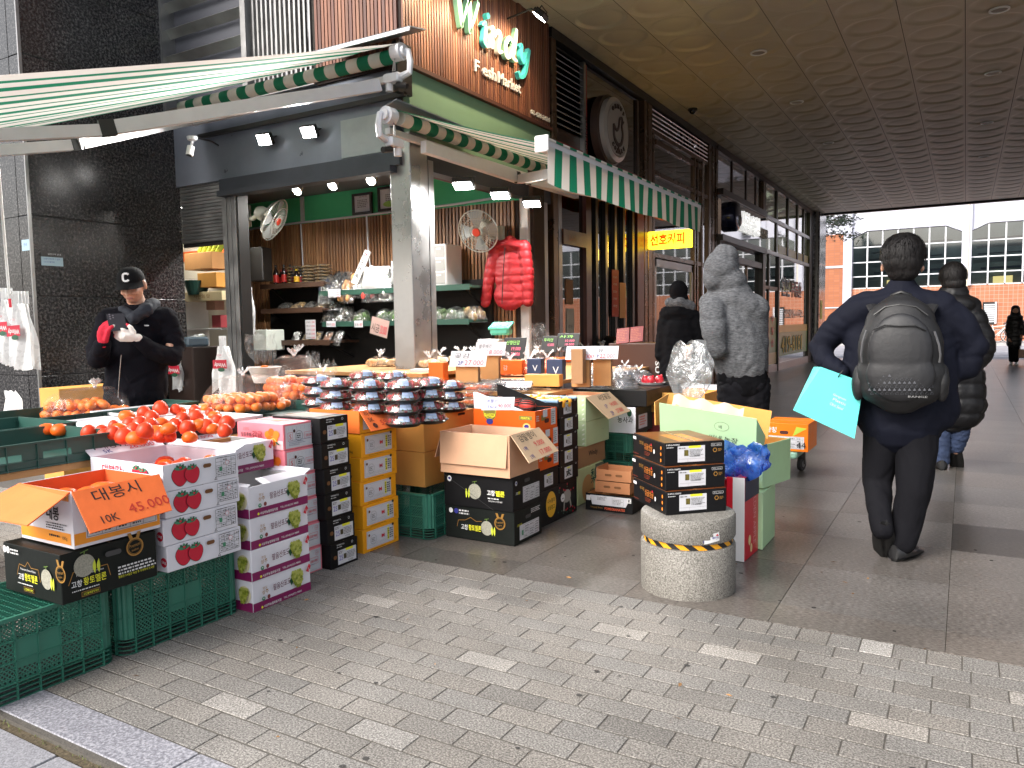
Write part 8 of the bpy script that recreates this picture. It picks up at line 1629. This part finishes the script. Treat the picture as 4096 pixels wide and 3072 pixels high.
# hanging and standing bags
def carrier(label,px,py,Y,W,H,brand=True,n=1,jag=.10):
 """thin white carrier bag hanging by its handles, folds down its length"""
 q=yat(px,py,Y);t_=thing('plastic_carrier_bag',label,'carrier bag',q);g_=MB()
 for s_ in range(n+1):
  dy=.025*s_;sd_=s_*1.7
  g_.grid(22,16,lambda u,v:((u-.5)*W*(.35+.65*min(1,v*1.6)**.7)+.03*math.sin(sd_)+.01*math.sin(v*9+u*4),dy+.03*math.sin(u*9+sd_)*(.4+.6*v)+.014*math.sin(u*23+v*5),-v*H+.03*math.sin(u*6+sd_)*v-(jag*H*max(0,math.cos(u*4*math.pi))if v>.93 else 0)),M_MILK)
  g_.grid(6,4,lambda u,v:((u-.5)*.06,dy+.02*math.sin(u*9),.10*(1-v)),M_MILK)
 g_.build('film',t_,local=True,smooth=60)
 if brand:
  g_=MB();f=Face(g_,(-.09,-.034,-H*.52),(1,0,.03),(0,0,1));f.rect(0,0,.20,.085,mat('brand_crimson',c(178,24,50),.5));f.text('Windy',.19,.065,.05,M_PWH,.17,bold=.02,a=math.pi);f.ell(.12,-.01,.05,.02,M_PDG,14);f.text('신선도매',.06,.12,.02,mat('brand_crimson'),.07);g_.build('print',t_,local=True)
carrier('white Windy carrier bag hanging upside down from the dark cabinet',885,1385,5.0,.30,.42);carrier('bunch of white carrier bags hanging from the pole at the left edge',62,1215,3.3,.26,.50,True,3,.01);carrier('white carrier bag hanging at the very left edge of the picture',12,1200,3.4,.2,.52,True,2,.01);carrier('small white bag with red print beside the stall man',700,1440,5.1,.10,.28,True)
carrier('clear bag hanging behind the left post',985,1150,6.2,.14,.5,False)
t=thing('white_pole','thin white pole hung with carrier bags at the left edge','pole',yat(20,1210,3.35));g=MB();a,b=yat(-8,640,3.35),yat(38,1195,3.35);g.tube([a,b],.011,M_WHITE,8);g.build('rod',t)
g=MB();g.tube([b+Vector((.01,0,.08)),b+Vector((.04,0,.05)),b+Vector((0,0,.02)),b+Vector((-.03,0,.05))],.003,M_STEEL,6);g.tube([b,b+Vector((.005,0,-.07))],.012,M_PRED,6);g.build('hook',t)
t=thing('limp_plastic_bag','crumpled white plastic bag standing behind the left tray','plastic bag',yat(50,1695,3.0));g=MB()
g.grid(16,14,lambda u,v:((u-.5)*.34*(1-.75*v**1.3)+.01*math.sin(v*11),.05*math.cos(u*7)*(1-v)+.02*math.sin(u*17+v*4),.24*v+.01*math.sin(u*20)),M_MILK);g.build('film',t,local=True,smooth=60)
def clearbag(label,p,W,H,rz=0,m=None,seed=0,op=.5):
 t_=thing('clear_plastic_bag',label,'plastic bag',p,R(rz));g_=MB();V=[];n=26;K=12;sv=Vector((seed,seed,seed))
 for i in range(K+1):
  v=i/K
  for q in range(n):a=2*math.pi*q/n;w_=1+.35*mnoise.noise(Vector((math.cos(a)*2,math.sin(a)*2,v*3))+sv)+.12*math.sin(a*8+seed);r_=W/2*(math.sin(min(1,v*2.2+.25)*math.pi/2))*(1-op*max(0,v-.5));V.append((r_*w_*math.cos(a),r_*.6*w_*math.sin(a),v*H+.02*math.sin(a*5+seed)))
 g_.add(V,[(i*n+q,i*n+(q+1)%n,i*n+n+(q+1)%n,i*n+n+q)for i in range(K)for q in range(n)],m or M_FILM);g_.build('film',t_,local=True,smooth=60);return t_
clearbag('standing clear bag over the white basket of mandarins',yat(1050,1450,4.6),.26,.24,10,seed=2,op=-.1);clearbag('dark crumpled clear bag behind the mandarin bags',yat(1250,1490,4.9),.17,.17,0,seed=4);clearbag('crumpled clear bag among the black price boards',yat(2150,1400,6.4),.22,.24,0,seed=5);clearbag('crumpled clear bag beside the strawberry packs',yat(1320,1500,4.8),.14,.12,0,seed=8)
t=thing('white_tub','white paper lined tub of mandarins behind the mandarin bags','tub',yat(1060,1530,4.55));g=MB();g.lathe([(.09,0),(.13,.12),(.145,.13),(.14,.135),(.085,.01)],0,0,M_PWH,26);g.build('tub_body',t,local=True,smooth=40)
o0=world_of(t).translation
for k in range(9):fruit('m','mandarin','mandarin in the white tub','mandarin',o0+Vector((.065*math.cos(k*.8),.065*math.sin(k*.8),.085))if k<7 else o0+Vector((.02*(k-8),.01,.10)),'mandarins in the white tub')
def stand_sign(label,px,py,Y,w_,h,l1,l2,pole=True):
 q=yat(px,py,Y);t_=thing('price_sign',label,'price sign',q,R(12));
 if pole:g_=MB();g_.box(.02,w_*.72,.0,.05,-.26,-.01,M_KRAFT);g_.slab((w_*.72,.05,-.02),(w_*.72,.05,-.26),(w_*.72,-.0,-.26),(w_*.72,.0,-.02),.004,board('kraft_brown'));g_.build('card_stand',t_,local=True)
 g_=MB();a=R(28);g_.slab((-.02,-.035,-h*.45),(w_,-.035,-h*.45),(w_,.02,h*.45),(-.02,.02,h*.45),.003,M_PAPER);f=Face(g_,(-.02,-.035,-h*.45),(1,0,0),Vector((0,.055,h*.9)).normalized());f.text(l1,w_*.12,h*.52,h*.32,M_INK,w_*.45);f.text(l2,w_*.45,h*.08,h*.32,M_INKR,w_*.55);f.text('2P',w_*.25,h*.1,h*.25,M_INKB);g_.build('card',t_,local=True)
stand_sign('white sign for 27.000 on a kraft stand behind the strawberries',1812,1435,4.9,.28,.13,'곶감','27.000');stand_sign('white sign with two red prices on a kraft stand, behind the 27.000 sign',1912,1395,5.3,.24,.12,'블루베리','18.000');stand_sign('white sign on a brown stand in front of the apples, left one',2275,1412,5.3,.22,.11,'체리','32.000');stand_sign('white sign for 22.000 right in front of the apple bags',2362,1410,5.5,.22,.11,'석류','22.000')
for lab,px,py,Y,w_,h,ll in(('black board with green and pink chalk prices below the turquoise scale',2010,1408,6.2,.24,.20,('산청단감','19.000','23.000')),('small tilted black chalk board by the clear bag',2165,1390,6.3,.16,.16,('두리안','15.000','')),('black chalk board with a white badge left of the café window',2225,1372,6.6,.24,.14,('사과','10.000','18.000'))):
 q=yat(px,py,Y);t=thing('chalk_board',lab,'price sign',q);g=MB();g.M=Matrix.Rotation(R(-18),4,'X');g.box(0,w_,0,.008,-h*.3,h*.7,mat('chalk_black',c(16,16,18),.6),ch=.003);f=Face(g,(0,0,-h*.3),(1,0,0),(0,0,1));f.text(ll[0],w_*.12,h*.66,h*.2,mat('chalk_green',c(150,220,110),.7),w_*.6);f.text(ll[1],w_*.4,h*.38,h*.16,mat('chalk_pink',c(230,110,140),.7),w_*.4);ll[2]and f.text(ll[2],w_*.4,h*.12,h*.16,mat('chalk_pink'),w_*.4);g.build('board',t,local=True)
for lab,px,py,Y,w_,h,m_,s_ in(('orange card box end standing behind the strawberries',1715,1530,5.0,.13,.16,M_ORB,''),('long orange carton side in front of the persimmon bags',1965,1497,5.6,.28,.12,M_ORB,'감'),('navy card panel with white mark, left one',2108,1505,5.4,.12,.14,mat('card_navy',c(28,44,78),.5),'V'),('navy card panel with white mark, right one',2186,1520,5.3,.13,.16,mat('card_navy'),'V'),('plain yellow card strip before the navy panels',2098,1545,5.15,.28,.09,M_TAN,''),('white card side behind the strawberry packs',1640,1520,5.1,.24,.09,M_PWH,''),('brown open box side between the price signs',2285,1535,5.2,.09,.26,board('kraft_brown'),'')):
 q=yat(px,py,Y);t=thing('display_card',lab,'card panel',q,R(10));g=MB();g.box(0,w_,0,.10,0,h,m_,ch=.002);g.text(s_,(w_*.4,-.002,h*.3),(1,0,0),(0,0,1),h*.35,M_PWH)if s_ else None;g.build('card',t,local=True)
t=thing('red_menu_board','open red menu booklet on a stand before the café window','menu',yat(2515,1370,7.4));g=MB();g.M=Matrix.Rotation(R(-24),4,'X')@Matrix.Rotation(R(-6),4,'Y')
for s_ in(0,1):g.box(-.14+s_*.15,.0+s_*.15,0,.012,0,.17,mat('menu_red',c(112,12,12),.5),ch=.002);Face(g,(-.13+s_*.15,0,.02),(1,0,0),(0,0,1)).greek(0,0,.11,.13,7,mat('menu_gold',c(150,70,40),.5),4+s_)
g.build('booklet',t,local=True)
boxthing('brown_bench_box','dark brown carton with SU lettering under the red menu','box',(yat(2560,1380,7.5).x,7.6,0),(.62,.4,1.10),mat('bench_brown',c(60,30,18),.5),extra=lambda g_:(g_.text('SU',(.20,-.202,.92),(0,0,-1),(1,0,0),.05,M_PWH,.12,bold=.02),g_.text('SU',(.26,-.202,.92),(0,0,-1),(1,0,0),.05,M_PRED,.12,bold=.02)))
t=thing('tote_bag','black tote bag with pale handles on the café window ledge','bag',(SX+.13,9.7,.885));g=MB();g.ball(0,0,.12,.09,.30,.13,M_BLKC,16,10,jit=.3);g.build('bag_body',t,local=True,smooth=60);g=MB();g.tube([(.08,-.05,.16),(.12,.1,.26),(.14,.3,.2),(.12,.38,.05)],.014,M_CREAM,6);g.build('handle',t,local=True)
g=MB();g.ball(0,0,0,.04,.04,.05,M_VEG,10,8,jit=.3);g.ball(0,0,-.09,.05,.05,.07,M_VEG,10,8,jit=.3);o=g.build('green_soft_toy',None,smooth=60);o.location=(SX+.27,9.52,.98);tag(o,'small green soft toy hanging from the tote bag','toy')
def p_san(fl,fr_,ft):fl.text('산청',.01,.145,.045,M_PWH,.085,bold=.02);fl.text('단감',.24,.16,.03,mat('print_olive'),.05);fl.hole(.155,.15,.04,.028,mat('hole_dark'));fl.poly([(.22,.12),(.33,.19),(.25,.20)],mat('leaf_yellow',c(170,190,60),.5));fl.rect(.02,.02,.31,.12,M_PAPER);table(fl,.10,.025,.30,.115,4,4,M_INK,5,.001);fl.rect(.035,.055,.055,.08,M_PDG);fl.rect(.06,.055,.08,.08,M_PDG);fl.text('44',.255,.03,.05,M_INK)
M_SANO=board('sancheong_orange',(232,118,22),.05,.45)
for lab,x,y,z in(('orange Korean fruit carton on the hand cart',-1.062,6.455,.250),):carton('orange_fruit_carton',lab,(x,y,z),0,.34,.42,.225,M_SANO,p_san,None)
for k,z in enumerate((.40,.575)):carton('orange_fruit_carton','%s orange and white carton behind the grey hooded man'%('lower' if k==0 else 'upper'),(-1.74,6.45,z),0,.32,.36,.172,M_SANO if k==0 else M_BWHITE,lambda a,b,d:(a.rect(0,0,.16,.17,mat('paint_orange2',c(232,118,22),.5)),a.text('산청',.04,.05,.05,M_PWH,.08)),'orange cartons behind the hooded man')
boxthing('crate_plinth','dark support under the two orange cartons','box',(-1.90,6.63,0),(.32,.34,.395),M_BBLACK);carton('kraft_carton','wide open kraft tray between the black grapes and the hooded man',(-1.75,5.95,.58),0,.55,.4,.16,M_TAN,None,open_=True,inner=M_TAN);boxthing('red_table_box','dark red box under the open kraft tray','box',(-2.02,6.15,0),(.5,.36,.575),mat('dark_red_box',c(110,24,26),.5))
t=thing('hand_cart','flat green hand cart with rubber casters','cart',(-1.3,6.7,0));g=MB();g.box(-1.50,-1.14,6.42,7.1,.195,.245,mat('cart_green',c(120,160,140),.5),ch=.012);g.build('deck',t)
for x,y in((-1.315,6.50),(-1.45,6.98),(-1.2,6.98)):
 g=MB();g.M=Matrix.Translation((x,y,.062))@Matrix.Rotation(R(78),4,'Z')@Matrix.Rotation(R(90),4,'X');g.lathe([(.03,-.018),(.058,-.018),(.062,-.010),(.062,.010),(.058,.018),(.03,.018)],0,0,mat('rubber',c(52,50,50),.6),24);g.lathe([(.018,-.02),(.03,-.019),(.03,.019),(.018,.02)],0,0,M_STEEL,16);g.M=Matrix.Translation((x,y,0));g.box(-.032,.032,-.008,.008,.06,.195,M_DARKMET);g.build('caster',t,smooth=40)
M_FARM=board('farm_green',(178,212,166),.04,.45)
fb_=carton('farm_pear_carton','big pale green pear carton with raised flaps, farm name handwritten on the front',(-.985,4.50,.34),-14,.40,.36,.25,M_FARM,None,open_=True,inner=M_TAN,floor=.8)
B,C2,D2=dat(3024,1812,4.28),dat(3027,1676,4.20),dat(2637,1612,4.36);A=D2+(B-C2)*1.02
flap(fb_,[A,B,C2,D2],M_FARM,lambda f,L,H:(f.ell(L*.62,H*.60,.04,.028,M_INK,24),f.ell(L*.62,H*.60,.0385,.0265,M_FARM,24),f.text('배',L*.59,H*.54,.022,M_INK),f.text('씨네 농장',L*.50,H*.18,.032,M_INK,.16)),name='front_flap')
flap(fb_,[dat(2735,1700,4.62),dat(3070,1755,4.50),dat(3087,1646,4.56),dat(2737,1584,4.68)],M_TAN,name='back_flap');flap(fb_,[C2,B,dat(3052,1800,4.42),dat(3062,1745,4.42)],M_FARM,name='side_flap');flap(fb_,[dat(2622,1700,4.40),dat(2645,1700,4.5),dat(2693,1572,4.72),dat(2620,1608,4.45)],M_TAN,name='side_flap')
g=MB();a,b=dat(2680,1612,4.45),dat(2965,1665,4.36);g.grid(14,4,lambda u,v:tuple(a.lerp(b,u)+Vector((0,.03+.04*v,-.02+.06*v+.014*math.sin(u*19)))),mat('wrap_paper',c(196,176,160),.9));g.build('wrapping_paper',fb_,smooth=50)
carton('green_tall_carton','narrow green carton standing behind the red gift cartons',(-.965,4.42,.003),0,.12,.33,.33,M_FARM,None)
carton('red_gift_carton','tall red and white gift carton standing by the bollard, front one',(-1.0,4.145,.003),-3,.10,.26,.46,mat('gift_red',c(196,24,44),.3),lambda a,b,d:(a.rect(.035,0,.10,.46,M_PWH),b.text('GOLDEN APPLE',.16,.40,.05,mat('gift_pink',c(226,150,156),.5),.34,a=-math.pi/2),b.ell(.09,.10,.022,.03,mat('gift_cream',c(226,196,140),.4),16),b.ell(.12,.05,.02,.025,mat('gift_cream'),16),b.rect(.0,.33,.26,.46,mat('gift_navy',c(26,34,60),.4))))
carton('red_gift_carton','tall red gift carton squeezed between the bollard and the front one',(-1.11,4.16,.003),-2,.10,.26,.44,mat('gift_red'),lambda a,b,d:a.text('GOLDEN APPLE',.03,.36,.035,mat('gift_pink'),.3,a=-math.pi/2))
clearbag('crumpled translucent blue plastic bag on top of the red gift cartons',(-1.04,4.22,.455),.30,.17,10,film('blue_film',(.06,.22,.72),.55,.12,1.0,.12),3,.2)
clearbag('clear plastic bags hanging from the hand of the hooded man',yat(2760,1600,4.75),.26,.36,0,film('held_film',(.9,.92,.93),.16,.08,1,.16),6,.6)
def bike(label,px,py,Y,s_=1,heading=0):
 q=yat(px,py,Y);t_=thing('bicycle',label,'bicycle',(q.x,Y,.09 if Y>43.5 else-.03),R(heading),'bicycles parked by the orange wall');M_BF=mat('bike_white',c(210),.4);
 for x in(-.52,.52):
  g_=MB();g_.tube([(x+.33*math.cos(a),0,.34+.33*math.sin(a))for a in[2*math.pi*k/28 for k in range(29)]],.022,M_BLACK if x<0 else mat('tyre_grey',c(60),.6),6,False);g_.tube([(x+.30*math.cos(a),0,.34+.30*math.sin(a))for a in[2*math.pi*k/28 for k in range(29)]],.012,M_BF,5,False)
  for k in range(8):g_.tube([(x,0,.34),(x+.31*math.cos(k*.785),0,.34+.31*math.sin(k*.785))],.003,M_STEEL,4)
  g_.build('wheel',t_,local=True)
 g_=MB()
 for a,b in(((-.52,.34),(-.15,.82)),((-.52,.34),(-.05,.34)),((-.05,.34),(-.18,.88)),((-.05,.34),(.38,.78)),((-.15,.78),(.36,.84)),((.36,.9),(.52,.34))):g_.tube([(a[0],0,a[1]),(b[0],0,b[1])],.02,M_BF,6)
 g_.build('frame',t_,local=True);g_=MB();g_.box(-.30,-.08,-.06,.06,.88,.93,M_BLACK,ch=.02);g_.build('saddle',t_,local=True);g_=MB();g_.tube([(.34,-.25,1.0),(.36,0,.92),(.34,.25,1.0)],.014,M_BLACK,6);g_.build('handlebar',t_,local=True)
bike('white bicycle left of the far woman by the orange wall',3985,1330,44.5);bike('bicycle just behind the far woman, mostly hidden',4040,1330,45.2,1,8)
